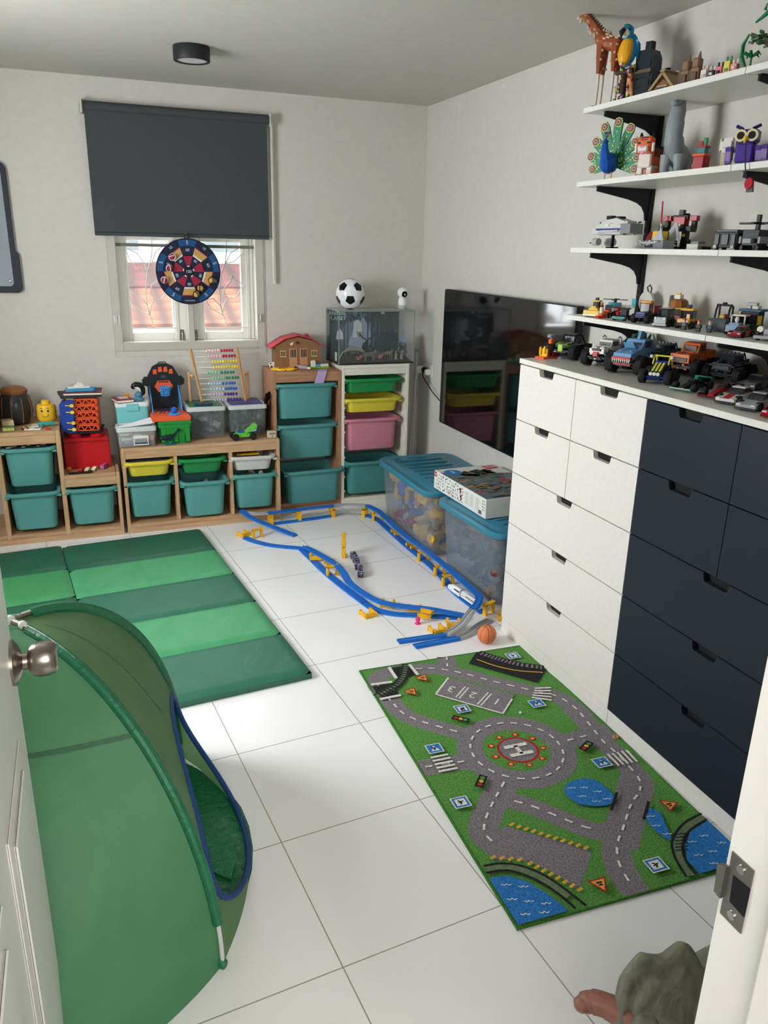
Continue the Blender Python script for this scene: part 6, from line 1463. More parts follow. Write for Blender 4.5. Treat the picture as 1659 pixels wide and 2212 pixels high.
    if style == 'suv':
        bricks('body', [C0, C1], t, bx([(0, (-.08, -.036, .05), (.08, .036, .078)), (1, (.078, -.03, .056), (.085, .03, .070)), (0, (-.08, -.036, .078), (-.03, .036, .086)), (0, (.0, -.046, .066), (.08, .046, .073)), (0, (-.08, -.046, .066), (-.02, .046, .073))]))
        mb = MB(S(s, s, s)); mb.ext([(.03, .078), (.012, .108), (-.035, .108), (-.04, .078)], -.031, .031, 'y'); [mb.b2((.0, -.026 + k * .016, .108), (.01, -.018 + k * .016, .115)) for k in range(4)]; mb.build('cab', C0, t, ang=.4); bricks('windows', [SMOKE], t, bx([(0, (-.03, -.0325, .083), (.01, .0325, .103)), (0, (.014, -.026, .083), (.028, .026, .102))]))
        mb = MB(S(s, s, s)); mb.tube([(-.038, -.03, .11), (-.065, -.03, .078)], .003, 6); mb.tube([(-.038, .03, .11), (-.065, .03, .078)], .003, 6); mb.build('bed_bars', BLACK, t)
    gb = MB(S(s, s, s))
    for k in range(46):
        gb.mi = random.choice((0, 0, 1, 2, 3, 3)); u, v = random.uniform(-.075, .075), random.choice((-1, 1))
        if k % 3 == 0: gb.box((u, v * .036, random.uniform(.05, .075)), (random.uniform(.006, .016), .004, random.uniform(.004, .008)))
        elif k % 3 == 1: gb.box((random.choice((.082, -.082)), random.uniform(-.03, .03), random.uniform(.03, .06)), (.008, random.uniform(.006, .014), .005))
        else: gb.cyl((u * .8, random.uniform(-.03, .03), .05), (u * .8, v * .034, random.uniform(.03, .05)), .003, n=6)
    for k in range(10): gb.mi = 0; gb.cyl((.03 + .01 * (k % 5), -.02 + .04 * (k // 5), .07), (.03 + .01 * (k % 5), -.02 + .04 * (k // 5), .0865 if style in ('shark', 'pickup', 'suv', 'dog') else .0745), .003, n=8)
    gb.build('detail_bricks', [C0, C1, GREY, BLACK], t)  # small bricks and rods added at random for detail, plus hood studs
    mb = MB(S(s, s, s))
    for xx in (-.053, .053): mb.cyl((xx, -.05, wr / s), (xx, .05, wr / s), .004, n=8)
    mb.build('axles', DARK, t)
    me = MB(RX(PI / 2)); r_, w_ = wr, wr * .95
    me.lathe([(r_ * .5, -w_ * .5), (r_ * .85, -w_ * .5), (r_, -w_ * .3), (r_, w_ * .3), (r_ * .85, w_ * .5), (r_ * .5, w_ * .5)], n=20)
    for k in range(16): q = 2 * PI * k / 16; me.box((r_ * math.cos(q), r_ * math.sin(q), (-1) ** k * w_ * .2), (r_ * .13, r_ * .16, w_ * .5), (0, 0, q))
    me.mi = 1; me.lathe([(r_ * .5, -w_ * .42), (r_ * .5, w_ * .42)], n=16); me.lathe([(r_ * .16, -w_ * .52), (r_ * .16, w_ * .52)], n=8); me = me.mesh('wheel', [RUBBER, C2 if style == 'frame' else DARK], ang=.5)
    for xx in (-.053, .053):
        for s_ in (-1, 1): put('wheel', me, t, (xx * s, s_ * .056 * s, wr * 1.035))
    return t
F_ = PI + .42
truck('lime and black toy truck with roll cage at the far end of the worktop', .205, -.04, F_, ((150, 190, 50), (34, 38, 36), (50, 52, 50)), 'frame', .9, .030)
truck('white big-wheeled toy truck with black spots and red tongue', .225, -.255, F_, ((224, 222, 214), (30, 30, 32), (190, 40, 50)), 'dog', .92, .032)
truck('dark green big-wheeled toy truck with spiked back behind the white one', .39, -.21, F_, ((30, 92, 58), (40, 60, 44), (30, 30, 30)), 'dino', .9, .030)
truck('pale blue big-wheeled toy truck with fin and red toothed mouth', .215, -.44, F_, ((110, 156, 196), (60, 70, 84), (30, 30, 30)), 'shark', 1.02, .034)
truck('dark grey big-wheeled toy truck behind the pale blue one', .40, -.375, F_, ((66, 78, 82), (50, 56, 60), (30, 30, 30)), 'suv', .88, .030)
truck('orange big-wheeled toy pickup near the wall', .385, -.545, F_ - .1, ((206, 100, 36), (60, 44, 36), (30, 30, 30)), 'pickup', 1.0, .032)
truck('black big-wheeled toy off-roader right of the orange pickup', .40, -.715, F_, ((50, 55, 64), (70, 74, 82), (30, 30, 30)), 'suv', .92, .031)
# blue and yellow buggy in front
t = thing('toy_buggy', 'blue and yellow toy buggy with round headlights at the worktop edge', 'toy car', (.155, -.655, WT_Z), PI + .62); BB, YB = P((32, 66, 160), .35), P((214, 206, 64), .35)
bricks('frame', [BB, BLACK, GREY], t, [(0, (-.05, -.02, .012), (.055, .02, .02)), (0, (-.03, -.024, .03), (-.022, .024, .07)), (1, (-.05, -.022, .03), (-.02, .022, .056)), (0, (.05, -.034, .02), (.056, .034, .026)), (2, (-.056, -.03, .02), (-.048, .03, .034)), (0, (-.02, .02, .02), (.04, .026, .04)), (0, (-.02, -.026, .02), (.04, -.02, .04))])
mb = MB(); mb.ext([(.06, .028), (.058, .04), (.0, .066), (-.004, .05)], -.022, .022, 'y'); mb.mi = 1
for yy in (-.012, 0, .012): mb.ext([(.05, .0445), (.002, .0675), (.0, .064), (.05, .041)], yy - .0035, yy + .0035, 'y')
mb.build('hood', [BLACK, YB], t, ang=.4); mb = MB(); [mb.tube([(.0, yy, .06), (-.014, yy, .086), (-.04, yy, .088), (-.055, yy, .045)], .0028, 6) for yy in (-.026, .026)]; mb.b2((-.02, -.028, .086), (-.012, .028, .0905)); mb.build('roll_cage', YB, t)
for yy in (-.012, 0, .012): MB().cyl((.060, yy, .036), (.066, yy, .036), .006, n=12).build('headlight', P((210, 212, 206), .2), t)
for yy in (-.034, .034): MB().ball((-.008, yy, .085), .0065, 10, 8).build('roof_lamp', P((210, 212, 206), .2), t)
mb = MB(); mb.b2((.058, -.02, .016), (.068, .02, .024), .001); mb.build('bumper', BLACK, t); wheelset(t, (-.042, .042), .043, .024, .022, RUBBER, BB)
# red and yellow tractor-like machine at the very end
t = thing('toy_digger', 'small red and yellow toy machine on an orange base at the far worktop corner', 'toy machine', (.115, -.075 + .06, WT_Z), PI + .3)
bricks('base_plate', [P((226, 96, 60), .35)], t, [(0, (-.04, -.024, 0), (.05, .024, .008))]); bricks('body', [P((124, 28, 30), .35), GREY], t, [(0, (-.035, -.018, .008), (.015, .018, .035)), (0, (-.03, -.014, .035), (-.005, .014, .05)), (1, (-.02, -.004, .05), (-.014, .004, .09)), (1, (-.024, -.010, .082), (.0, .010, .094)), (0, (-.04, .014, .008), (.0, .03, .028))])
bricks('front_tool', [YELLOW], t, [(0, (.02, -.02, .008), (.028, .02, .04)), (0, (.028, -.016, .014), (.036, -.008, .046)), (0, (.028, .006, .02), (.036, .014, .05))]); bricks('beacon', [ORANGE], t, [(0, (-.006, .008, .06), (.012, .024, .078))])
def race(label, x, y, rz, c, c2, trim=UWHITE):
    t = thing('toy_race_car', label, 'toy car', (x, y, WT_Z), rz, 'open-wheel toy race cars'); C0, C1 = P(c, .3), P(c2, .3)
    mb = MB(); mb.ext([(.075, .008), (.075, .014), (.03, .024), (.0, .028), (-.012, .03), (-.06, .018), (-.062, .008)], -.009, .009, 'y'); mb.ext([(.01, -.024), (-.05, -.02), (-.05, .02), (.01, .024), (.02, .01), (.02, -.01)], .008, .017, 'z'); mb.mi = 1; mb.ext([(-.008, .028), (-.016, .042), (-.03, .04), (-.055, .018)], -.006, .006, 'y'); mb.b2((-.002, -.0095, .012), (.03, .0095, .014)); mb.build('body', [C0, C1], t, ang=.4)
    bricks('front_wing', [C1, trim], t, [(0, (.066, -.036, .005), (.084, .036, .009)), (1, (.080, -.036, .009), (.085, .036, .0115)), (0, (.066, -.038, .005), (.084, -.034, .016)), (0, (.066, .034, .005), (.084, .038, .016))]); bricks('rear_wing', [C1], t, [(0, (-.075, -.028, .034), (-.058, .028, .038)), (0, (-.075, -.030, .014), (-.058, -.026, .038)), (0, (-.075, .026, .014), (-.058, .030, .038))])
    bricks('driver_halo', [BLACK], t, [(0, (-.004, -.010, .028), (.012, -.007, .034)), (0, (-.004, .007, .028), (.012, .010, .034)), (0, (.010, -.010, .030), (.014, .010, .034))]); wheelset(t, (-.048, .05), .032, .0135, .015, RUBBER, DARK)
race('black and teal open-wheel toy race car in front of the black off-roader', .175, -.80, PI + .35, (24, 34, 34), (30, 110, 92)); race('dark red open-wheel toy race car behind the white and red coupe', .17, -.935, PI + .35, (160, 24, 36), (40, 16, 20), RED)
def coupe(label, x, y, rz, c, c2, stripe=None, muscle=False, wing=False, z=WT_Z, s=1.0):
    t = thing('toy_coupe', label, 'toy car', (x, y, z), rz, 'low toy cars'); C0, C1 = P(c, .22), P(c2, .25); X = S(s, s, s)
    mb = MB(X); pr = [(.072, .008), (.074, .018), (.03, .027), (-.05, .029), (-.07, .026), (-.072, .008)] if not muscle else [(.072, .008), (.073, .026), (.02, .029), (-.06, .030), (-.074, .029), (-.074, .008)]
    mb.ext(pr, -.029, .029, 'y'); mb.mi = 1
    for xx in (-.045, .045): [mb.ext([(xx + .018 * math.cos(R(a)), .010 + .018 * math.sin(R(a))) for a in range(0, 181, 30)], yy - .003, yy + .003, 'y') for yy in (-.029, .029)]
    mb.b2((.068, -.03, .004), (.077, .03, .010)); mb.b2((-.06, -.031, .005), (.06, .031, .010))
    if stripe is not None: mb.mi = 2; mb.ext([(.0735, .0185), (.03, .0275), (.03, .0283), (.074, .0193)], -.009, .009, 'y'); mb.b2((-.07, -.009, .0285), (-.03, .009, .030))
    mb.build('body', [C0, C1, P(stripe or c, .25)], t, ang=.4)
    mb = MB(X); mb.ext([(.028, .027), (.0, .042), (-.03, .043), (-.055, .029)] if not muscle else [(.015, .029), (.0, .044), (-.035, .044), (-.05, .030)], -.022, .022, 'y'); mb.build('windows', SMOKE, t, ang=.4); mb = MB(X); mb.b2((-.03, -.020, .0425), (-.002, .020, .0455), .001); mb.build('roof', C0, t)
    mb = MB(X); [mb.b2((.066, yy - .006, .016), (.0755, yy + .006, .020)) for yy in (-.021, .021)]; mb.build('headlights', P((214, 216, 214), .15), t)
    if wing: bricks('rear_wing', [C1], t, [(0, (-.078 * s, -.03 * s, .038 * s), (-.06 * s, .03 * s, .041 * s)), (0, (-.072 * s, -.022 * s, .028 * s), (-.066 * s, -.018 * s, .039 * s)), (0, (-.072 * s, .018 * s, .028 * s), (-.066 * s, .022 * s, .039 * s))])
    wheelset(t, (-.045 * s, .045 * s), .026 * s, .0135 * s, .013, RUBBER, LGREY)
    return t
coupe('white and red toy sports coupe at the worktop edge', .145, -1.02, PI + .35, (222, 218, 212), (40, 40, 44), (176, 28, 40)); coupe('silver toy sports car at the worktop edge beside the red one', .13, -1.115, PI + .35, (166, 170, 172), (56, 58, 62), wing=True)
coupe('bright red low toy car nearest the doorway on the worktop', .115, -1.225, PI + .35, (190, 26, 40), (120, 20, 28), (226, 220, 214)); coupe('grey toy muscle car against the wall, left one of the row', .395, -.84, PI + .4, (92, 94, 96), (60, 60, 62), muscle=True)
coupe('grey toy coupe against the wall, right one of the row', .40, -.96, PI + .4, (104, 110, 112), (50, 60, 56), muscle=True, wing=True); coupe('dark teal toy car between the grey coupe and the silver car', .29, -1.03, PI + .35, (44, 66, 66), (30, 36, 38), muscle=True)
coupe('dark toy car with green windows right of the dark teal one', .30, -1.13, PI + .35, (60, 64, 70), (36, 60, 50))
tag(bricks('blue_plate', [BLUE], None, [(0, (.42, -1.08, WT_Z), (.45, -1.01, WT_Z + .05))]), 'upright blue toy plate against the wall at the right of the worktop', 'toy')

# ================================================================ lowest shelf (z 1.404)
Z4 = 1.4042
def boxcar(label, name, cat, x, y, rz, parts, wheels, group=None, z=Z4):
    t = thing(name, label, cat, (x, y, z), rz, group)
    for nm, mats, boxes in parts: bricks(nm, mats, t, boxes)
    if wheels: xs, yy, r_, w_, hub = wheels; wheelset(t, xs, yy, r_, w_, RUBBER, hub, n=14)
    return t
YC = P((226, 190, 60), .35)
t = boxcar('small yellow toy bulldozer at the far end of the lowest shelf', 'toy_bulldozer', 'toy vehicle', .275, -.085, PI + .5, [('body', [YC, DARK, CREAM], [(0, (-.035, -.02, .014), (.02, .02, .034)), (1, (-.02, -.012, .034), (.0, .012, .058)), (0, (-.024, -.016, .058), (.004, .016, .064)), (1, (-.016, -.006, .064), (-.004, .006, .074)), (0, (.0, -.012, .034), (.022, .012, .042)), (1, (.008, .008, .042), (.013, .013, .06)), (0, (-.03, .014, .034), (-.02, .02, .056))]), ('blade', [YC, CREAM], [(0, (.028, -.034, .004), (.036, .034, .026)), (1, (.034, -.034, .004), (.040, .034, .012)), (0, (.018, -.026, .010), (.03, -.02, .018)), (0, (.018, .02, .010), (.03, .026, .018))]), ('tracks', [BLACK], [(0, (-.036, -.030, 0), (.022, -.018, .02)), (0, (-.036, .018, 0), (.022, .030, .02))])], None)
boxcar('small orange toy truck right of the bulldozer', 'toy_truck', 'toy vehicle', .30, -.13, PI + .6, [('body', [ORANGE, DARK], [(0, (-.03, -.014, .012), (.032, .014, .024)), (0, (.004, -.014, .024), (.018, .014, .030)), (1, (-.012, -.013, .024), (-.008, .013, .046)), (1, (-.028, -.012, .044), (-.008, .012, .048))])], ((-.02, .022), .016, .011, .008, YC))
t = boxcar('white and turquoise toy helicopter behind the orange truck', 'toy_helicopter', 'toy helicopter', .385, -.07, PI - .9, [('fuselage', [UWHITE, P((90, 186, 206), .35), RED], [(0, (-.02, -.018, .022), (.036, .018, .034)), (1, (-.018, -.016, .037), (.03, .016, .054)), (2, (-.022, -.0185, .034), (.037, .0185, .037)), (0, (-.07, -.006, .034), (-.02, .006, .046)), (1, (-.078, -.004, .04), (-.062, .004, .072))]), ('rotor', [DARK], [(0, (-.045, -.004, .064), (.055, .004, .067)), (0, (.001, -.05, .064), (.009, .05, .067)), (0, (.0, -.005, .054), (.01, .005, .070))]), ('skids', [DARK], [(0, (-.03, -.018, 0), (.03, -.014, .004)), (0, (-.03, .014, 0), (.03, .018, .004)), (0, (-.006, -.016, .004), (.006, -.012, .024)), (0, (-.006, .012, .004), (.006, .016, .024))])], None)
t = thing('toy_figure', 'tiny toy popsicle with red cap on a red boat-like base', 'toy', (.255, -.155, Z4)); mb = MB(); mb.ext([(-.016, 0), (.016, 0), (.020, .010), (-.020, .010)], -.010, .010, 'y'); mb.build('base', P((206, 60, 44), .35), t); mb = MB(); mb.cyl((0, 0, .010), (0, 0, .020), .009, n=12); mb.mi = 1; mb.cyl((0, 0, .020), (0, 0, .044), .008, .0065, 12); mb.mi = 2; mb.ball((0, 0, .045), (.0075, .0075, .006)); mb.build('popsicle', [P((226, 120, 70), .35), UWHITE, RED], t)
boxcar('small teal and black toy kart with red helmet driver', 'toy_kart', 'toy vehicle', .28, -.255, PI + .5, [('body', [TEAL, BLACK, RED], [(0, (-.03, -.016, .006), (.036, .016, .014)), (0, (.022, -.026, .008), (.036, .026, .016)), (1, (-.03, -.014, .014), (-.006, .014, .042)), (1, (-.034, -.018, .04), (-.01, .018, .046))])], ((-.024, .02), .020, .010, .010, DARK)); 
t = thing('toy_figure', 'toy figure with red helmet sitting beside the teal kart', 'toy figure', (.29, -.215, Z4)); bricks('body', [DARK, RED], t, [(0, (-.007, -.008, 0), (.008, .008, .016)), (1, (-.005, -.009, .016), (.005, .009, .030))]); MB().ball((0, 0, .037), .0075, 12, 8).build('helmet', RED, t)
boxcar('dark pink toy trailer behind the kart', 'toy_trailer', 'toy vehicle', .40, -.285, PI + .4, [('body', [P((150, 28, 60), .35), DARK], [(0, (-.03, -.018, .03), (.03, .018, .058)), (1, (-.032, -.02, .012), (.032, .02, .03))])], ((-.018, .018), .020, .010, .008, DARK))
boxcar('blue and orange toy pickup with big black wheels on the lowest shelf', 'toy_truck', 'toy vehicle', .30, -.36, PI + .45, [('body', [P((56, 76, 130), .35), P((226, 150, 50), .35), DARK], [(0, (-.036, -.018, .020), (.040, .018, .032)), (0, (.006, -.018, .032), (.036, .018, .040)), (1, (.010, -.006, .040), (.034, .006, .0415)), (2, (.039, -.014, .020), (.043, .014, .028)), (1, (-.034, -.016, .032), (-.028, .016, .075)), (1, (-.03, -.02, .072), (.002, .02, .08))]), ('windows', [SMOKE], [(0, (-.026, -.017, .034), (.004, .017, .070))])], ((-.025, .027), .026, .017, .016, DARK))
t = boxcar('yellow toy food van with a brown burger on its roof', 'toy_food_van', 'toy vehicle', .41, -.41, PI + .45, [('body', [YC, CREAM, P((120, 28, 46), .35)], [(2, (-.045, -.026, .014), (.04, .026, .034)), (0, (-.04, -.026, .034), (.02, .026, .058)), (0, (-.05, -.034, .056), (.05, .034, .060)), (1, (-.01, -.010, .09), (.02, .010, .105)), (0, (.008, -.008, .105), (.018, .008, .112))]), ('windows', [SMOKE], [(0, (.02, -.024, .034), (.038, .024, .056))]), ('menu_board', [GREY], [(0, (-.05, -.05, .06), (-.02, -.045, .10))])], ((-.028, .024), .024, .012, .010, DARK)); mb = MB(); mb.lathe([(.034, .06), (.034, .068), (.03, .084), (.02, .090), (.0, .091)], n=10); mb.build('burger', P((150, 92, 48), .4), t)
boxcar('black toy off-roader with chrome grille on the lowest shelf', 'toy_jeep', 'toy vehicle', .285, -.49, PI + .5, [('body', [BLACK, P((190, 194, 198), .2, .6), UWHITE], [(0, (-.04, -.022, .014), (.036, .022, .034)), (1, (.034, -.022, .008), (.042, .022, .034)), (1, (.036, -.026, .004), (.046, .026, .012)), (0, (-.038, -.020, .058), (.008, .020, .062)), (1, (-.038, -.021, .062), (.010, .021, .064)), (2, (.036, -.020, .026), (.044, -.012, .034)), (2, (.036, .012, .026), (.044, .020, .034)), (0, (.006, -.021, .034), (.012, -.018, .06)), (0, (.006, .018, .034), (.012, .021, .06))]), ('windows', [SMOKE], [(0, (-.036, -.019, .034), (.006, .019, .058))])], ((-.024, .022), .023, .013, .012, DARK), z=Z4)
boxcar('yellow and orange toy van with a dark antenna, right of the black off-roader', 'toy_van', 'toy vehicle', .32, -.565, PI + .5, [('body', [P((226, 168, 60), .35), DARK, P((240, 196, 150), .35)], [(0, (-.036, -.022, .014), (.034, .022, .034)), (1, (.032, -.022, .010), (.040, .022, .020)), (2, (.034, -.018, .022), (.038, .018, .030)), (0, (-.036, -.023, .060), (.014, .023, .068)), (1, (.010, -.022, .034), (.016, -.017, .062)), (1, (.010, .017, .034), (.016, .022, .062)), (1, (-.012, -.008, .068), (.0, .008, .080)), (2, (.016, .004, .034), (.022, .016, .05))]), ('windows', [SMOKE], [(0, (-.034, -.02, .034), (.010, .02, .060))])], ((-.022, .022), .023, .013, .012, YC))
t = thing('toy_road_roller', 'black toy road roller with grey drum and open cab frame', 'toy vehicle', (.385, -.66, Z4), PI + .5); mb = MB(); mb.cyl((.036, -.03, .022), (.036, .03, .022), .022, n=24); mb.build('drum', P((92, 100, 104), .4), t); bricks('body', [BLACK, P((40, 60, 90), .35), RED, YC], t, [(0, (-.04, -.022, .014), (.012, .022, .034)), (1, (-.045, -.016, .034), (-.01, .016, .044)), (3, (-.006, -.008, .034), (.008, .008, .052)), (0, (.01, -.032, .02), (.036, -.029, .026)), (0, (.01, .029, .02), (.036, .032, .026)), (2, (-.038, -.006, .044), (-.026, .006, .054))])
mb = MB(); [mb.tube([(.012, yy, .034), (.006, yy, .07), (-.01, yy, .086), (-.028, yy, .08), (-.034, yy, .034)], .0035, 6) for yy in (-.022, .022)]; mb.b2((-.018, -.024, .082), (.002, .024, .088)); mb.cyl((-.008, 0, .088), (-.008, 0, .094), .008, n=10); mb.build('cab_frame', BLACK, t); wheelset(t, (-.03,), .028, .018, .012, RUBBER, DARK)
for x, y, c, h, lab in ((.27, -.515, (150, 150, 150), (60, 60, 64), 'little grey-haired brick figure beside the black off-roader'), (.27, -.61, (70, 74, 84), (110, 108, 110), 'little dark brick figure in front of the yellow van'), (.275, -.675, (50, 52, 60), (190, 96, 50), 'little red-haired brick figure in front of the grey drum'), (.29, -.71, (60, 70, 92), (196, 150, 110), 'little fair-haired brick figure right of the red-haired one')):
    t = thing('brick_figure', lab, 'toy figure', (x, y, Z4), PI + .4, 'little brick figures'); bricks('body', [P(c, .35), DARK], t, [(1, (-.004, -.0075, 0), (.004, .0075, .012)), (0, (-.004, -.0075, .012), (.004, .0075, .025)), (0, (-.004, -.011, .012), (.005, -.0078, .024)), (0, (-.004, .0078, .012), (.005, .011, .024))]); MB().cyl((0, 0, .025), (0, 0, .034), .005, n=12).build('head', P((226, 180, 140), .4), t); MB().ball((-.001, 0, .034), (.0065, .0065, .0055), 10, 6).build('hair', P(h, .4), t)
t = boxcar('pale blue vintage toy car with white roof on the lowest shelf', 'toy_car', 'toy vehicle', .35, -.77, PI + .45, [('body', [P((140, 170, 196), .25), UWHITE, P((190, 194, 198), .2, .6)], [(0, (-.042, -.024, .012), (.04, .024, .032)), (0, (.0, -.016, .032), (.036, .016, .038)), (1, (-.04, -.022, .058), (.004, .022, .063)), (2, (.038, -.022, .010), (.046, .022, .018)), (1, (.0, -.023, .032), (.006, -.019, .06)), (1, (.0, .019, .032), (.006, .023, .06))]), ('windows', [SMOKE], [(0, (-.038, -.021, .032), (.0, .021, .058))])], ((-.026, .026), .024, .012, .010, P((190, 194, 198))))
mb = MB(); mb.ball((.012, 0, .048), (.007, .007, .010), 10, 8); mb.cyl((.012, 0, .038), (.012, 0, .046), .004, n=8); mb.build('bonnet_ornament', UWHITE, t)
coupe('small red open toy car right of the pale blue vintage one', .305, -.835, PI + .4, (170, 32, 40), (60, 30, 30), z=Z4, s=.72)
boxcar('dark toy building with yellow and blue sides at the back of the lowest shelf', 'toy_building', 'toy building', .42, -.755, PI + .4, [('tower', [P((40, 44, 52), .35), YC, P((52, 92, 120), .35), P((40, 90, 66), .35), P((74, 50, 70), .35)], [(3, (-.03, -.03, 0), (.026, .03, .034)), (0, (-.03, -.028, .034), (.02, .028, .072)), (1, (-.01, -.034, .03), (.026, -.028, .068)), (1, (.0, .028, .03), (.026, .034, .06)), (2, (-.036, -.036, .072), (.028, .036, .080)), (2, (-.02, -.038, .036), (.0, -.034, .072)), (4, (.02, -.022, .038), (.022, .022, .066))]), ('roof_pieces', [LGREY, CREAM], [(0, (-.02, -.02, .080), (.01, -.004, .094)), (1, (-.014, .0, .080), (.012, .02, .090)), (0, (-.004, -.018, .09), (.014, .016, .1))])], None)
t = boxcar('grey and black classic toy roadster with big round headlights', 'toy_car', 'toy vehicle', .325, -.94, PI + .42, [('body', [GREY, BLACK, P((190, 194, 198), .2, .6), UWHITE], [(1, (-.05, -.026, .010), (.046, .026, .022)), (0, (-.01, -.014, .022), (.040, .014, .038)), (0, (-.05, -.022, .022), (-.01, .022, .036)), (2, (.040, -.010, .012), (.046, .010, .036)), (2, (.046, -.036, .006), (.054, .036, .016)), (1, (.01, -.034, .018), (.05, -.022, .028)), (1, (.01, .022, .018), (.05, .034, .028)), (3, (-.04, -.018, .036), (-.008, .018, .046)), (0, (-.044, -.02, .046), (-.008, .02, .05))])], ((-.03, .032), .028, .015, .012, P((190, 194, 198))))
mb = MB(); [(mb.cyl((.036, yy, .034), (.048, yy, .034), .0095, n=16)) for yy in (-.021, .021)]; mb.build('headlights', P((230, 226, 206), .2), t)

# ================================================================ third shelf (z 1.666): brick ships and robots
Z3 = 1.6662
def ship(label, x, y, rz, parts, name='toy_spaceship'):
    t = thing(name, label, 'toy spaceship', (x, y, Z3), rz)
    for nm, mats, boxes, ext in parts: bricks(nm, mats, t, boxes, ext)
    if parts[0][0] != 'hull': return t
    gb = MB(); xs = [v for p in parts[0][2] for v in (p[1][0], p[2][0])]; zs = [p[2][2] for p in parts[0][2]]
    for k in range(40): gb.mi = k % 4; gb.box((random.uniform(min(xs), max(xs)) * .9, random.choice((-1, 1)) * random.uniform(.016, .03), random.uniform(min(zs) * .8, max(zs))), (random.uniform(.006, .022), random.uniform(.006, .012), random.uniform(.003, .007)))
    gb.build('detail_bricks', [LGREY, GREY, DARK, UWHITE], t)  # small bricks added at random along the hull for detail
    return t
W2 = P((206, 206, 202), .35); NB = P((56, 76, 132), .35)
t = ship('white and blue brick spaceship on a black stand, third shelf', .33, -.055, PI / 2, [('hull', [W2, NB, GREY, LGREY], [(1, (-.10, -.03, .068), (.06, .03, .074)), (3, (-.11, -.026, .05), (.05, .026, .062)), (2, (-.16, -.03, .055), (-.10, .03, .09)), (0, (-.13, -.022, .074), (-.02, .022, .1))], lambda mb: (setattr(mb, 'mi', 0), mb.ext([(.10, .055), (.095, .07), (.0, .105), (-.06, .112), (-.11, .10), (-.15, .066), (-.15, .055)], -.024, .024, 'y'), mb.ext([(-.05, .06), (.06, -.02), (.08, -.03), (-.12, -.07), (-.14, .0)], .052, .058, 'z'))),
    ('cockpit', [DARK], [(0, (-.01, -.012, .108), (.02, .012, .122)), (0, (-.07, -.014, .110), (-.04, .014, .118))], None), ('gun_pods', [LGREY, DARK], [(1, (.06, -.004, .018), (.13, .004, .023))], lambda mb: (setattr(mb, 'mi', 0), mb.cyl((.03, -.04, .024), (.07, -.04, .024), .016, n=16), mb.cyl((.03, .03, .024), (.06, .03, .024), .014, n=16))), ('display_stand', [BLACK], [(0, (-.035, -.02, 0), (-.005, .02, .006)), (0, (-.024, -.006, .006), (-.016, .006, .052))], None)])
t = ship('grey brick spaceship with dark red nose, middle of the third shelf', .35, -.315, PI / 2 - .3, [('hull', [GREY, LGREY, DARK], [(0, (-.11, -.022, .0), (.09, .022, .03)), (1, (-.04, -.03, .018), (.09, .03, .026)), (2, (-.02, -.026, .006), (.05, .026, .016)), (1, (.06, -.018, .012), (.14, .018, .024))], lambda mb: (setattr(mb, 'mi', 1), mb.ext([(.02, .03), (-.08, .09), (-.10, .09), (-.13, .03)], -.03, -.026, 'y'), mb.ext([(-.02, .03), (-.10, .07), (-.13, .03)], .026, .03, 'y'))),
    ('nose', [P((116, 30, 38), .35), YC], [(1, (-.045, -.02, .03), (.0, .02, .062))], lambda mb: (setattr(mb, 'mi', 0), mb.ext([(.06, .03), (.052, .044), (.03, .06), (.0, .062), (.0, .03)], -.02, .02, 'y'))), ('bricks_below', [NB, UWHITE], [(0, (.06, -.04, 0), (.085, -.024, .026)), (1, (.09, -.04, 0), (.13, -.02, .012))], None)])
t = thing('toy_robot', 'black and red brick robot holding a long red rod on the third shelf', 'toy robot', (.40, -.375, Z3), PI + .35)
bricks('torso', [RED, BLACK, DARK, YC], t, [(0, (-.016, -.022, .085), (.018, .022, .112)), (1, (-.018, -.03, .104), (.012, .03, .118)), (2, (-.012, -.016, .062), (.012, .016, .085)), (3, (.012, -.008, .08), (.018, .008, .088)), (1, (-.03, -.014, .08), (-.016, .014, .125))]); bricks('head', [P((60, 44, 38), .4)], t, [(0, (-.008, -.009, .118), (.010, .009, .136))])
for s_ in (-1, 1):
    bricks('arm', [BLACK, RED, DARK], t, [(1, (-.012, s_ * .05 - .014, .098), (.012, s_ * .05 + .014, .116)), (0, (-.008, s_ * .052 - .008, .066), (.010, s_ * .052 + .008, .098)), (2, (.0, s_ * .054 - .008, .06), (.034, s_ * .054 + .008, .076)), (0, (.034, s_ * .054 - .010, .062), (.044, s_ * .054 + .010, .08))]); bricks('leg', [DARK, BLACK, YC], t, [(0, (-.012, s_ * .022 - .010, .03), (.012, s_ * .022 + .010, .068)), (1, (-.016, s_ * .026 - .012, .008), (.018, s_ * .026 + .012, .036)), (1, (-.022, s_ * .028 - .014, 0), (.030, s_ * .028 + .014, .010)), (2, (.012, s_ * .022 - .006, .044), (.016, s_ * .022 + .006, .054))])
mb = MB(); mb.cyl((.04, -.054, .05), (.032, -.066, .165), .0028, n=8); mb.cyl((.042, -.05, .02), (.04, -.054, .05), .0028, n=8); mb.mi = 1; mb.cyl((.041, -.0525, .058), (.039, -.056, .09), .0045, n=8); mb.build('red_rod', [P((200, 24, 50), .3), LGREY], t)
bricks('toy_blocks', [P((206, 206, 196), .4), GREY, DARK], None, [(0, (.29, -.60, Z3), (.33, -.545, Z3 + .018)), (1, (.30, -.59, Z3 + .018), (.33, -.555, Z3 + .026)), (2, (.29, -.62, Z3), (.33, -.602, Z3 + .01))])
tag(COL.objects['toy_blocks.001'] if 'toy_blocks.001' in COL.objects else COL.objects['toy_blocks'], 'low pale grey brick piece between the robot and the black van', 'toy bricks')
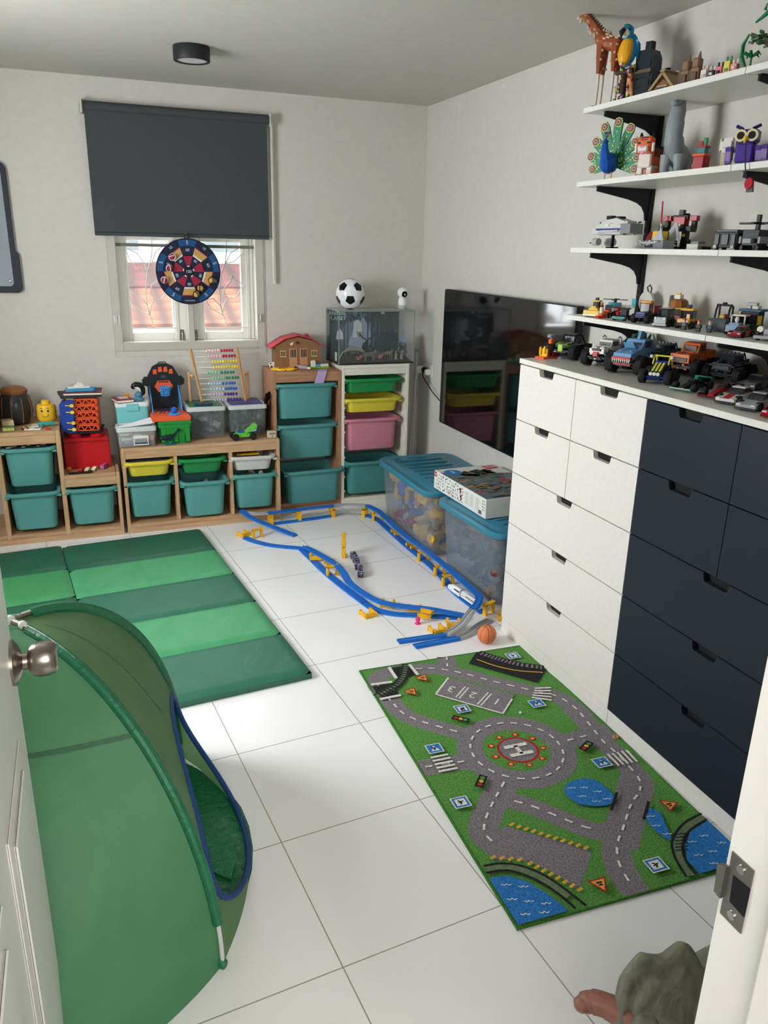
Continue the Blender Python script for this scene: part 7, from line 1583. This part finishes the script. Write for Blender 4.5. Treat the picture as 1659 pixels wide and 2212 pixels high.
boxcar('chunky black brick van with round side lamps on the third shelf', 'toy_van', 'toy vehicle', .36, -.675, PI + .3, [('body', [BLACK, P((40, 46, 46), .35), LGREY], [(0, (-.04, -.04, .008), (.04, .04, .056)), (1, (-.042, -.036, .056), (.036, .036, .064)), (1, (.038, -.036, .016), (.044, -.02, .05)), (1, (.038, -.012, .016), (.044, .012, .05)), (1, (.038, .02, .016), (.044, .036, .05)), (0, (-.03, -.056, .05), (.01, -.04, .06)), (0, (-.03, .04, .05), (.01, .056, .06)), (0, (.0, -.05, .02), (.02, -.04, .026)), (2, (.040, -.036, .004), (.048, -.024, .016)), (2, (.040, .024, .004), (.048, .036, .016))])], ((-.024, .024), .036, .010, .010, DARK), z=Z3)
ship('long grey brick spaceship right of the black van', .40, -.83, PI / 2, [('hull', [LGREY, GREY, DARK], [(2, (-.12, -.02, .0), (.09, .02, .016)), (1, (-.11, -.03, .016), (.06, .03, .024)), (0, (-.06, -.02, .024), (.03, .02, .034))], lambda mb: (setattr(mb, 'mi', 0), mb.ext([(.07, .05), (.03, .062), (-.07, .05), (-.10, .02), (-.02, .028)], -.03, -.022, 'y'), mb.ext([(.07, .03), (.03, .05), (-.07, .044), (-.10, .02)], .01, .03, 'y')))])
t = ship('dark brick gunship with propeller blades at the right of the third shelf', .29, -.845, PI + .3, [('body', [DARK, GREY, BLACK], [(0, (-.03, -.026, .014), (.03, .026, .06)), (1, (-.02, -.034, .02), (.034, -.026, .04)), (1, (-.02, .026, .02), (.034, .034, .04)), (2, (-.012, -.006, .06), (.0, .006, .104)), (1, (.03, -.014, .02), (.05, .014, .034)), (2, (-.03, -.03, 0), (.03, -.02, .014)), (2, (-.03, .02, 0), (.03, .03, .014))], None), ('propeller', [BLACK], [(0, (-.01, -.06, .076), (.0, .06, .082)), (0, (-.04, -.005, .076), (.03, .005, .082))], None)])
# black round sign-like disc behind the shelf front on the lowest shelf: white disc with black cord loop
t = thing('white_disc', 'white round toy disc with black cord loop at the back of the lowest shelf', 'toy disc', (.47, -.15, Z4)); mb = MB(); mb.cyl((-.006, 0, .06), (.006, 0, .06), .042, n=24); mb.b2((-.012, -.02, 0), (.012, .02, .02)); mb.build('disc', P((200, 198, 188), .4), t); mb = MB(); mb.tube([(0, -.004, .1), (-.004, .0, .118), (-.004, -.014, .128), (-.002, -.024, .116), (0, -.02, .1)], .0025, 6); mb.build('cord_loop', BLACK, t)

# ================================================================ second shelf (z 1.911): brick animals
Z2 = 1.9112
t = thing('toy_peacock', 'blue brick peacock with green fanned tail on the second shelf', 'toy peacock', (.275, -.075, Z2), PI + .45); PB, PG = P((24, 86, 176), .25), P((28, 128, 92), .35); PE = [PG, P((190, 206, 70), .35), P((92, 40, 92), .35), P((216, 130, 50), .35), P((26, 96, 130), .35)]
mb = MB(); mb.ball((.0, 0, .062), (.046, .032, .038), 12, 8); mb.tube([(.028, 0, .075), (.042, 0, .105), (.040, 0, .128)], [.022, .014, .010], 8); mb.ball((.042, 0, .132), (.014, .011, .011), 10, 6); mb.build('body', PB, t, ang=.3)
mb = MB(); mb.cyl((.05, 0, .131), (.066, 0, .127), .004, .0008, 6); [mb.cyl((0, yy, 0), (0, yy, .034), .0035, n=6) for yy in (-.014, .014)]; [mb.b2((-.008, yy - .006, 0), (.014, yy + .006, .004)) for yy in (-.014, .014)]; mb.build('beak_and_legs', P((210, 180, 120), .4), t)
mb = MB(); [mb.tube([(.040, 0, .142), (.034 + .0, k * .008, .162)], .0015, 5) for k in (-1, 0, 1)]; [mb.ball((.034, k * .008, .164), .004, 6, 4) for k in (-1, 0, 1)]; mb.build('crest', P((110, 40, 110), .4), t)
for k, a in enumerate((-103, -78, -50, -26, -3, 20, 44, 72, 100)):
    X = T(-.03, 0, .062) @ RX(R(a)); L_ = (.11, .115, .125, .15, .16, .155, .13, .115, .10)[k]; mb = MB(X)
    mb.ext([(-.010, .02), (-.016, L_ * .55), (-.018, L_ - .02), (-.012, L_), (.012, L_), (.018, L_ - .02), (.016, L_ * .55), (.010, .02)], -.005, .003, 'x'); mb.mi = 1
    for q in range(7): mb.box((.004, random.uniform(-.010, .010), .03 + (L_ - .06) * q / 6), (.003, .006, .005), (random.uniform(0, 1), 0, 0))
    for mi, r_, d_ in ((1, .017, .004), (2, .014, .0052), (3, .009, .0064), (4, .005, .0076)): mb.mi = mi; mb.cyl((.0, 0, L_ - .015), (d_, 0, L_ - .015), r_, n=10)
    mb.build('tail_feather', PE, t)
def legs4(mb, xs, ys, h, a, n=None):
    for xx in xs:
        for yy in ys: mb.b2((xx - a, yy - a, 0), (xx + a, yy + a, h), .002, 1)
t = thing('toy_tiger', 'orange and white brick tiger on the second shelf, right of the peacock', 'toy tiger', (.335, -.225, Z2), PI + .5); OT = P((214, 96, 40), .35)
mb = MB(); mb.mi = 0; mb.b2((-.07, -.028, .045), (.02, .028, .11), .006, 1); mb.mi = 1; mb.b2((-.06, -.024, .036), (.026, .024, .05), .004, 1); mb.b2((.008, -.024, .036), (.028, .024, .085), .004, 1); mb.mi = 1; legs4(mb, (.012,), (-.018, .018), .045, .010); mb.mi = 0; legs4(mb, (-.058,), (-.018, .018), .05, .011); mb.b2((.004, -.030, 0), (.034, -.006, .014), .002, 1); mb.b2((.004, .006, 0), (.034, .030, .014), .002, 1); mb.mi = 2
for k in range(6): mb.b2((-.062 + k * .013, -.0295, .075), (-.057 + k * .013, .0295, .112))
mb.build('body', [OT, P((226, 216, 204), .35), BLACK], t)
mb = MB(); mb.mi = 0; mb.b2((.01, -.030, .092), (.046, .030, .14), .008, 1); mb.mi = 1; mb.b2((.042, -.018, .088), (.058, .018, .108), .004, 1); mb.b2((.03, -.036, .088), (.042, -.028, .118), .002, 1); mb.b2((.03, .028, .088), (.042, .036, .118), .002, 1); mb.mi = 3; mb.b2((.056, -.007, .100), (.060, .007, .107)); mb.b2((.05, -.006, .078), (.056, .006, .09)); mb.mi = 2
for s_ in (-1, 1): mb.b2((.044, s_ * .018 - .006, .114), (.048, s_ * .018 + .004, .121)); mb.cyl((.022, s_ * .022, .138), (.022, s_ * .024, .154), .009, .003, 6)
for z in (.126, .133): mb.b2((.044, -.012, z), (.0475, .012, z + .003))
mb.build('head', [OT, P((230, 222, 214), .35), BLACK, P((222, 140, 160), .4)], t); mb = MB(); mb.tube([(-.07, 0, .09), (-.095, 0, .08), (-.105, 0, .05)], .006, 8); mb.build('tail', OT, t)
t = thing('toy_dinosaur', 'smooth grey long-necked toy dinosaur between tiger and engine', 'toy dinosaur', (.385, -.32, Z2), PI + .5); GD = P((140, 146, 150), .4)
mb = MB(); mb.ball((-.02, 0, .072), (.075, .036, .042), 24, 14, (0, R(-12), 0)); mb.tube(catmull([(.02, 0, .085), (.045, 0, .13), (.042, 0, .185), (.034, 0, .222), (.044, 0, .243), (.062, 0, .244)], 6), [.034] * 6 + [.03] * 6 + [.027] * 6 + [.024] * 6 + [.021, .0205, .02, .019, .018, .017, .016], 14)
mb.ball((.064, 0, .238), (.026, .016, .013), 16, 10, (0, R(25), 0)); mb.ball((.05, 0, .252), (.010, .010, .010), 10, 8); mb.tube([(-.08, 0, .07), (-.12, .0, .05), (-.15, -.02, .02)], [.026, .014, .004], 12)
for xx in (.03, -.055):
    for yy in (-.022, .022): mb.tube([(xx, yy, .07), (xx + .006, yy * 1.15, .036), (xx, yy * 1.15, .0)], [.024, .016, .017], 12)
mb.build('body', GD, t, ang=1.2)
t = thing('toy_engine', 'small red brick toy engine with teal hat-like chimney on the second shelf', 'toy engine', (.33, -.515, Z2), PI + .4); bricks('body', [RED, ORANGE, P((110, 60, 50), .35), P((40, 120, 116), .35), GREEN], t, [(1, (-.03, -.026, .0), (.036, .026, .010)), (0, (-.024, -.018, .010), (.024, .018, .050)), (1, (-.026, -.022, .05), (.028, .022, .058)), (3, (-.014, -.014, .058), (.014, .014, .080)), (0, (-.018, -.018, .078), (.016, .018, .084)), (4, (-.006, .0, .084), (.004, .012, .108)), (0, (-.004, -.014, .084), (.006, .0, .098)), (2, (-.02, -.024, .012), (.02, -.018, .03))]); wheelset(t, (-.016, .02), .024, .008, .006, RED, YC, n=10)
t = thing('toy_dog', 'tan brick animal with plain white head on the second shelf, left of the owl', 'toy animal', (.375, -.59, Z2), PI + .5); TB2 = P((206, 194, 160), .35)
mb = MB(); mb.b2((-.07, -.026, .036), (.0, .026, .085), .004, 1); legs4(mb, (-.058, -.01), (-.018, .018), .04, .009); mb.build('body', TB2, t); mb = MB(); mb.b2((-.004, -.024, .056), (.036, .024, .10), .010, 2); mb.b2((.03, -.012, .052), (.046, .012, .072), .004, 1); mb.build('head', P((228, 226, 216), .35), t)
for s_ in (-1, 1): mb = MB(); mb.ext([(-.002, .06), (.012, .064), (.014, .1), (-.002, .104)], s_ * .028 - .003, s_ * .028 + .003, 'y'); mb.mi = 1; mb.ext([(.001, .066), (.009, .068), (.010, .092), (.001, .096)], s_ * .0315 - .001, s_ * .0315 + .001, 'y'); mb.build('ear', [TB2, P((222, 160, 156), .4)], t)
def owl(label, x, y, s):
    t = thing('toy_owl', label, 'toy owl', (x, y, Z2), PI + .55, 'purple brick owls'); X = S(s, s, s); PU, PL = P((84, 62, 150), .35), P((150, 132, 186), .35)
    mb = MB(X); mb.b2((-.026, -.026, .014), (.026, .026, .07), .006, 1); mb.b2((-.034, -.014, .01), (-.022, .014, .05)); mb.build('body', PU, t)
    for s_ in (-1, 1): mb = MB(X); mb.ext([(-.012, .066), (.02, .06), (.014, .03), (.004, .024), (.0, .012), (-.014, .03)], s_ * .042 - .014, s_ * .042 + .002, 'y'); mb.mi = 1; mb.ext([(.006, .05), (.022, .048), (.018, .022), (.008, .016)], s_ * .044 - .012, s_ * .044 + .005, 'y'); mb.build('wing', [PU, PL], t)
    mb = MB(X); mb.b2((-.024, -.030, .07), (.022, .030, .108), .006, 1); mb.mi = 1
    for s_ in (-1, 1): mb.tube([(.018, s_ * .014, .108), (.01, s_ * .034, .118)], .005, 6)
    mb.build('head', [PU, P((50, 38, 96), .35)], t); mb = MB(X)
    for s_ in (-1, 1): mb.mi = 0; mb.cyl((.018, s_ * .016, .09), (.026, s_ * .016, .09), .017, n=20); mb.mi = 1; mb.cyl((.026, s_ * .016, .09), (.0275, s_ * .016, .09), .0105, n=16)
    mb.mi = 2; mb.cyl((.026, 0, .084), (.036, 0, .068), .008, .002, 6); mb.build('eyes_and_beak', [P((226, 214, 170), .3), BLACK, YC], t)
    mb = MB(X); [mb.b2((-.014, yy - .012, 0), (.026, yy + .012, .014), .002, 1) for yy in (-.016, .016)]; mb.build('feet', UWHITE, t)
owl('purple brick owl with big cream eyes on the second shelf', .345, -.695, 1.05); owl('second purple brick owl at the right edge of the second shelf', .36, -.825, 1.0)
mb = MB(); mb.tube([(.24, -.80, Z2 + .06), (.205, -.84, Z2 + .03), (.203, -.85, 1.9), (.203, -.862, 1.865)], .0018, 6); mb.mi = 1; mb.cyl((.199, -.876, 1.852), (.205, -.876, 1.852), .016, n=8); mb.mi = 2; mb.ext([(-.89, 1.828), (-.865, 1.828), (-.862, 1.85), (-.885, 1.86)], .205, .211, 'x'); tag(mb.build('hanging_charm', [P((50, 50, 70), .4), P((170, 28, 52), .35), P((90, 90, 92), .4)]), 'red and grey toy charm hanging by a cord from the second shelf', 'toy')

# ================================================================ topmost shelf (z 2.173)
Z1 = 2.1732
t = thing('toy_giraffe', 'tall brown and tan brick giraffe at the far end of the topmost shelf', 'toy giraffe', (.27, -.012, Z1), PI / 2 + .35); GB1, GB2 = P((148, 80, 50), .4), P((206, 180, 146), .4)
mb = MB()
for xx, yy in ((-.035, -.014), (-.035, .014), (.03, -.014), (.03, .014)):
    mb.mi = 3; mb.tube([(xx, yy, .0), (xx - .003, yy, .085), (xx, yy, .13)], [.0045, .005, .006], 8); mb.mi = 0; mb.tube([(xx, yy, .115), (xx, yy, .165), (xx, yy, .21)], [.008, .013, .016], 8); mb.mi = 2; mb.b2((xx - .008, yy - .008, 0), (xx + .013, yy + .008, .008), .001)
mb.mi = 0; mb.tube(catmull([(-.05, 0, .205), (-.01, 0, .213), (.03, 0, .228), (.05, 0, .25)], 4), [.016, .021, .024, .026, .027, .027, .027, .027, .027, .026, .025, .023, .019], 10)
mb.tube(catmull([(.035, 0, .235), (.085, 0, .29), (.145, 0, .345), (.215, 0, .39)], 5), [.023, .021, .019, .018, .017, .016, .0155, .015, .0145, .014, .0135, .013, .0125, .012, .012, .0115], 8)
mb.tube([(.21, 0, .388), (.235, 0, .388), (.25, 0, .362), (.252, 0, .335)], [.012, .015, .012, .010], 8); mb.mi = 1
for k in range(110):
    u = random.random(); a = random.uniform(0, 2 * PI)
    if k < 60: c = Vector((.045 + .16 * u, 0, .245 + .14 * u)); r_ = .0195 - .008 * u; n = Vector((-.65 * math.cos(a), math.sin(a), .75 * math.cos(a)))
    elif k < 90: c = Vector((-.045 + .09 * u, 0, .21 + .03 * u)); r_ = .0225 + .004 * math.sin(3 * u); n = Vector((0, math.cos(a), math.sin(a)))
    else: q = ((-.035, -.014), (-.035, .014), (.03, -.014), (.03, .014))[k % 4]; c = Vector((q[0], q[1], .13 + .07 * u)); r_ = .009 + .006 * u; n = Vector((math.cos(a), math.sin(a), 0))
    p = c + n * r_; mb.box(p, (.013, .006, .006), (0, -.7 if k < 60 else -.3, a))
mb.mi = 2
for k in range(20): u = k / 19; mb.box((.03 + .165 * u - .010, 0, .248 + .145 * u + .008), (.006, .004, .006), (0, -.7, 0))
for s_ in (-1, 1): mb.cyl((.222, s_ * .006, .396), (.218, s_ * .008, .412), .003, n=6); mb.ball((.218, s_ * .008, .413), .005, 8, 6)
mb.mi = 1; [mb.ext([(.218, .392), (.202, .404), (.206, .39)], s_ * .012 - .003, s_ * .02 + .003, 'y') for s_ in (-1, 1)]; mb.mi = 0; mb.tube([(-.05, 0, .22), (-.064, 0, .18), (-.06, 0, .14)], .004, 6); mb.build('body', [GB1, GB2, P((50, 40, 36), .4), P((214, 204, 188), .4)], t, ang=.5)
t = thing('toy_parrot', 'blue and yellow brick parrot on a flowered perch on the topmost shelf', 'toy parrot', (.29, -.09, Z1), PI + .35); PBL, PYE = P((40, 140, 196), .3), P((230, 170, 40), .3)
mb = MB(); mb.mi = 0; mb.ball((.004, 0, .175), (.026, .028, .05), 14, 10, (0, R(-12), 0)); mb.mi = 1; mb.ball((-.014, 0, .18), (.026, .034, .058), 14, 10, (0, R(-14), 0)); [mb.ext([(-.01, .21), (-.03, .20), (-.05, .10), (-.036, .10)], s_ * .032 - .004, s_ * .032 + .004, 'y') for s_ in (-1, 1)]; mb.build('body', [PYE, PBL], t, ang=.4)
mb = MB(); mb.mi = 0; mb.ball((.006, 0, .236), (.024, .023, .025), 14, 10); mb.mi = 1; mb.ball((.016, 0, .232), (.018, .019, .017), 12, 8); mb.mi = 2; mb.tube([(.030, 0, .238), (.044, 0, .23), (.042, 0, .212)], [.010, .009, .003], 8); [mb.ball((.02, s_ * .019, .24), .004, 8, 6) for s_ in (-1, 1)]; mb.mi = 3; mb.ball((.012, 0, .255), (.014, .012, .006), 10, 6); mb.build('head', [PBL, UWHITE, BLACK, GREEN], t, ang=.4)
mb = MB(); mb.ext([(-.03, .13), (-.045, .13), (-.075, .02), (-.06, .015)], -.012, .012, 'y'); mb.mi = 1; mb.ext([(-.046, .12), (-.05, .12), (-.084, .02), (-.076, .018)], -.010, .010, 'y'); mb.build('tail', [P((226, 140, 60), .35), PBL], t)
mb = MB(); mb.mi = 0; mb.lathe([(.034, 0), (.034, .006), (.014, .008), (.012, .10), (.0, .101)], n=12); mb.tube([(0, -.035, .11), (0, .035, .11)], .009, 8); mb.mi = 1
for k in range(26): a, z = random.uniform(0, 6.28), random.uniform(.012, .13); r_ = random.uniform(.014, .036); mb.mi = random.choice((1, 1, 2, 3)); mb.box((r_ * math.cos(a), r_ * math.sin(a), z), (.010, .010, .006), (a, a, 0))
mb.build('flowered_perch', [P((70, 50, 44), .5), P((150, 180, 50), .4), P((206, 170, 206), .4), P((140, 40, 60), .4)], t)
t = thing('brick_pillar', 'tall black brick-built display piece with rounded top on the topmost shelf', 'toy bricks', (.36, -.135, Z1), PI + .3)
mb = MB(); mb.ext([(-.034, 0), (.034, 0), (.038, .08), (.036, .15), (.022, .175), (-.022, .175), (-.036, .15), (-.038, .08)], -.028, .028, 'x'); [mb.b2((.028, -.03, .02 + k * .032), (.031, .03, .044 + k * .032), .001) for k in range(4)]; mb.build('pillar', P((28, 38, 44), .3), t); bricks('belt', [P((96, 84, 60), .35)], t, [(0, (.03, -.036, .10), (.034, .036, .112))]); bricks('top_block', [BLACK], t, [(0, (-.012, -.014, .175), (.012, .014, .205))])
t = thing('toy_hut', 'small tan brick hut with crossed gable beams on the topmost shelf', 'toy house', (.355, -.265, Z1), PI + .25); mb = MB(); mb.ext([(-.045, 0), (.045, 0), (.045, .026), (.0, .06), (-.045, .026)], -.03, .03, 'x'); mb.build('hut_wall', P((130, 88, 58), .5), t); mb = MB()
for s_ in (-1, 1): mb.ext([(s_ * .07, .012), (s_ * .062, .006), (-s_ * .012, .085), (-s_ * .004, .09)], -.036, .04, 'x')
mb.build('thatched_roof', P((156, 136, 96), .6), t); bricks('door_and_window', [P((60, 80, 96), .3), P((176, 150, 110), .4)], t, [(0, (.03, -.018, .006), (.033, .018, .036)), (1, (.03, -.022, .034), (.035, .022, .04))]); mb = MB(); mb.mi = 0; bits(mb, 12, .03, .06, -.05, .05, .004, .02, 3, .008, .016); mb.build('yard_pieces', [BROWN, GREY, P((120, 40, 46))], t)
t = thing('toy_skeleton', 'little white skeleton figure holding a black sword above the hut', 'toy figure', (.42, -.225, Z1), PI + .2); bricks('body', [P((214, 212, 200), .4), BLACK], t, [(0, (-.004, -.004, 0), (.004, .004, .085)), (0, (-.004, -.012, .06), (.004, .012, .082)), (1, (.0, .012, .07), (.005, .05, .074)), (1, (-.001, .018, .066), (.006, .022, .079))]); MB().ball((0, 0, .094), .0085, 12, 8).build('skull', P((222, 220, 206), .4), t)
for k, (y, lab) in enumerate(((-.355, 'tall brown brick figure with pointed head, left of its pair'), (-.405, 'tall brown brick figure with pointed head, right of its pair'))):
    t = thing('brick_statue', lab + ' on the topmost shelf', 'toy figure', (.355, y, Z1), PI + .3, 'paired brown brick figures'); BRS = P((134, 106, 80), .45); bricks('body', [BRS, P((112, 44, 52), .4), P((100, 76, 58), .45)], t, [(1, (-.016, -.018, 0), (.016, .018, .04)), (0, (-.014, -.015, .04), (.014, .015, .072)), (2, (.014, -.01, .02), (.02, .01, .06)), (2, (-.004, -.026, .03), (.008, -.018, .07))]); mb = MB(); mb.b2((-.014, -.013, .072), (.016, .013, .102), .004, 1); mb.cyl((-.004, 0, .10), (-.008, 0, .124), .008, .002, 6); mb.build('head', BRS, t)
tag(bricks('brick_ledge', [P((150, 126, 100), .5)], None, [(0, (.32, -.475, Z1), (.39, -.435, Z1 + .018))]), 'low tan brick piece right of the paired brown figures', 'toy bricks')
for k, (y, c, c2, h, lab) in enumerate(((-.492, (226, 222, 214), (222, 190, 170), .048, 'white brick animal with long ears on the topmost shelf'), (-.527, (40, 38, 40), (220, 216, 210), .04, 'black and white brick animal on the topmost shelf'), (-.56, (222, 120, 140), (40, 38, 40), .045, 'pink and black brick animal on the topmost shelf'), (-.594, (226, 206, 90), (70, 150, 100), .055, 'yellow and white brick animal with green top on the topmost shelf'), (-.625, (232, 150, 160), (226, 220, 210), .042, 'pale pink and white brick animal on the topmost shelf'))):
    t = thing('brick_animal', lab, 'toy animal', (.325, y, Z1), PI + .3, 'small brick animals'); bricks('body', [P(c, .35), P(c2, .35)], t, [(0, (-.024, -.011, .008), (.012, .011, .026)), (1, (-.022, -.009, 0), (-.014, .009, .008)), (1, (.002, -.009, 0), (.01, .009, .008)), (1, (-.014, -.0115, .014), (-.006, .0115, .0262))]); bricks('head', [P(c, .35), P(c2, .35)], t, [(0, (.006, -.010, .024), (.024, .010, h)), (1, (.010, -.010, h), (.015, -.004, h + .014)), (1, (.010, .004, h), (.015, .010, h + .014)), (1, (.023, -.006, .026), (.027, .006, .034))])
t = thing('toy_palm', 'green toy palm on a round yellow base on the topmost shelf', 'toy plant', (.33, -.672, Z1)); MB().lathe([(.03, 0), (.03, .008), (.02, .012), (.0, .012)], n=14).build('base', P((214, 178, 60), .4), t); mb = MB(); mb.cyl((0, 0, .012), (0, 0, .06), .003, n=8); [mb.tube([(0, 0, .055), (.02 * math.cos(k * 1.26), .02 * math.sin(k * 1.26), .066), (.03 * math.cos(k * 1.26), .03 * math.sin(k * 1.26), .056)], [.004, .005, .001], 6) for k in range(5)]; mb.tube([(.0, .02, .03), (-.01, .03, .06), (-.02, .02, .09), (-.03, -.01, .11)], [.004, .006, .006, .003], 6); mb.build('palm_stem', P((30, 120, 70), .4), t)
t = thing('toy_tree', 'brown brick tree with grey-green leaf clumps on the topmost shelf', 'toy tree', (.345, -.755, Z1), PI + .2); bricks('ground_block', [P((74, 60, 52), .5), YC], t, [(0, (-.03, -.04, 0), (.03, .04, .024)), (1, (.0, -.02, .024), (.02, .02, .028)), (0, (-.034, .03, .01), (.034, .05, .028))]); mb = MB(); mb.tube([(0, 0, .024), (.0, -.006, .06), (0, .0, .085), (0, .010, .105)], [.010, .008, .007, .006], 8); mb.tube([(0, -.004, .075), (0, -.04, .085), (0, -.07, .10)], [.007, .006, .004], 8); mb.tube([(0, .004, .095), (0, .05, .10), (0, .085, .104)], [.006, .006, .004], 8); mb.build('trunk', P((84, 64, 58), .5), t)
mb = MB()
for cy, cz, n in ((.0, .125, 22), (.08, .106, 14), (-.07, .106, 18), (.05, .10, 8), (-.04, .09, 8)):
    for k in range(n): mb.mi = random.choice((0, 0, 0, 1)); mb.box((random.gauss(0, .012), cy + random.gauss(0, .015), cz + random.gauss(0, .007)), (.012, .014, .006), (random.uniform(-.4, .4), random.uniform(-.4, .4), random.uniform(0, 3)))
mb.build('leaf_clumps', [P((96, 118, 104), .5), P((60, 110, 70), .5)], t)
t = thing('brick_figure', 'little grey brick figure with dark red hair beside the brick tree', 'toy figure', (.30, -.80, Z1), PI + .3, 'little brick figures'); bricks('body', [P((130, 124, 112), .4), DARK], t, [(1, (-.004, -.008, 0), (.004, .008, .014)), (0, (-.004, -.008, .014), (.004, .008, .03)), (0, (-.004, -.013, .012), (.005, -.0085, .028)), (0, (-.004, .0085, .012), (.005, .013, .028))]); MB().cyl((0, 0, .03), (0, 0, .04), .0055, n=12).build('head', P((206, 180, 150), .4), t); MB().ball((-.001, 0, .041), (.007, .007, .006), 10, 6).build('hair', P((96, 32, 36), .4), t)
t = thing('toy_dragon', 'green brick dragon flying on a clear rod at the upper right photo edge', 'toy dragon', (.32, -.90, Z1), PI / 2); DGN = P((34, 120, 84), .35); mb = MB(); mb.tube(catmull([(.22, 0, .145), (.17, 0, .165), (.12, 0, .20), (.05, 0, .20), (-.02, 0, .22), (-.08, 0, .24)], 4), [.003, .004, .005, .006, .007, .008, .010, .011, .012, .012, .013, .013, .013, .013, .012, .012, .012, .011, .011, .012, .010], 8); [mb.cyl((.19 - k * .03, 0, .17 + k * .008), (.185 - k * .03, 0, .188 + k * .008), .005, .001, 5) for k in range(8)]; mb.tube([(.15, .0, .175), (.17, -.02, .16), (.19, -.02, .15)], .004, 6); mb.build('body', DGN, t); mb = MB(); mb.ext([(.06, .2), (.10, .25), (.02, .28), (-.03, .22)], -.03, -.024, 'y'); mb.ext([(.06, .2), (.10, .25), (.02, .28), (-.03, .22)], .024, .03, 'y'); mb.build('wings', DGN, t); mb = MB(); mb.cyl((.0, 0, 0), (.0, 0, .2), .004, n=8); mb.b2((-.03, -.03, 0), (.03, .03, .006)); mb.build('display_stand', clear('stand_clear', (200, 206, 206), .3, .1), t)
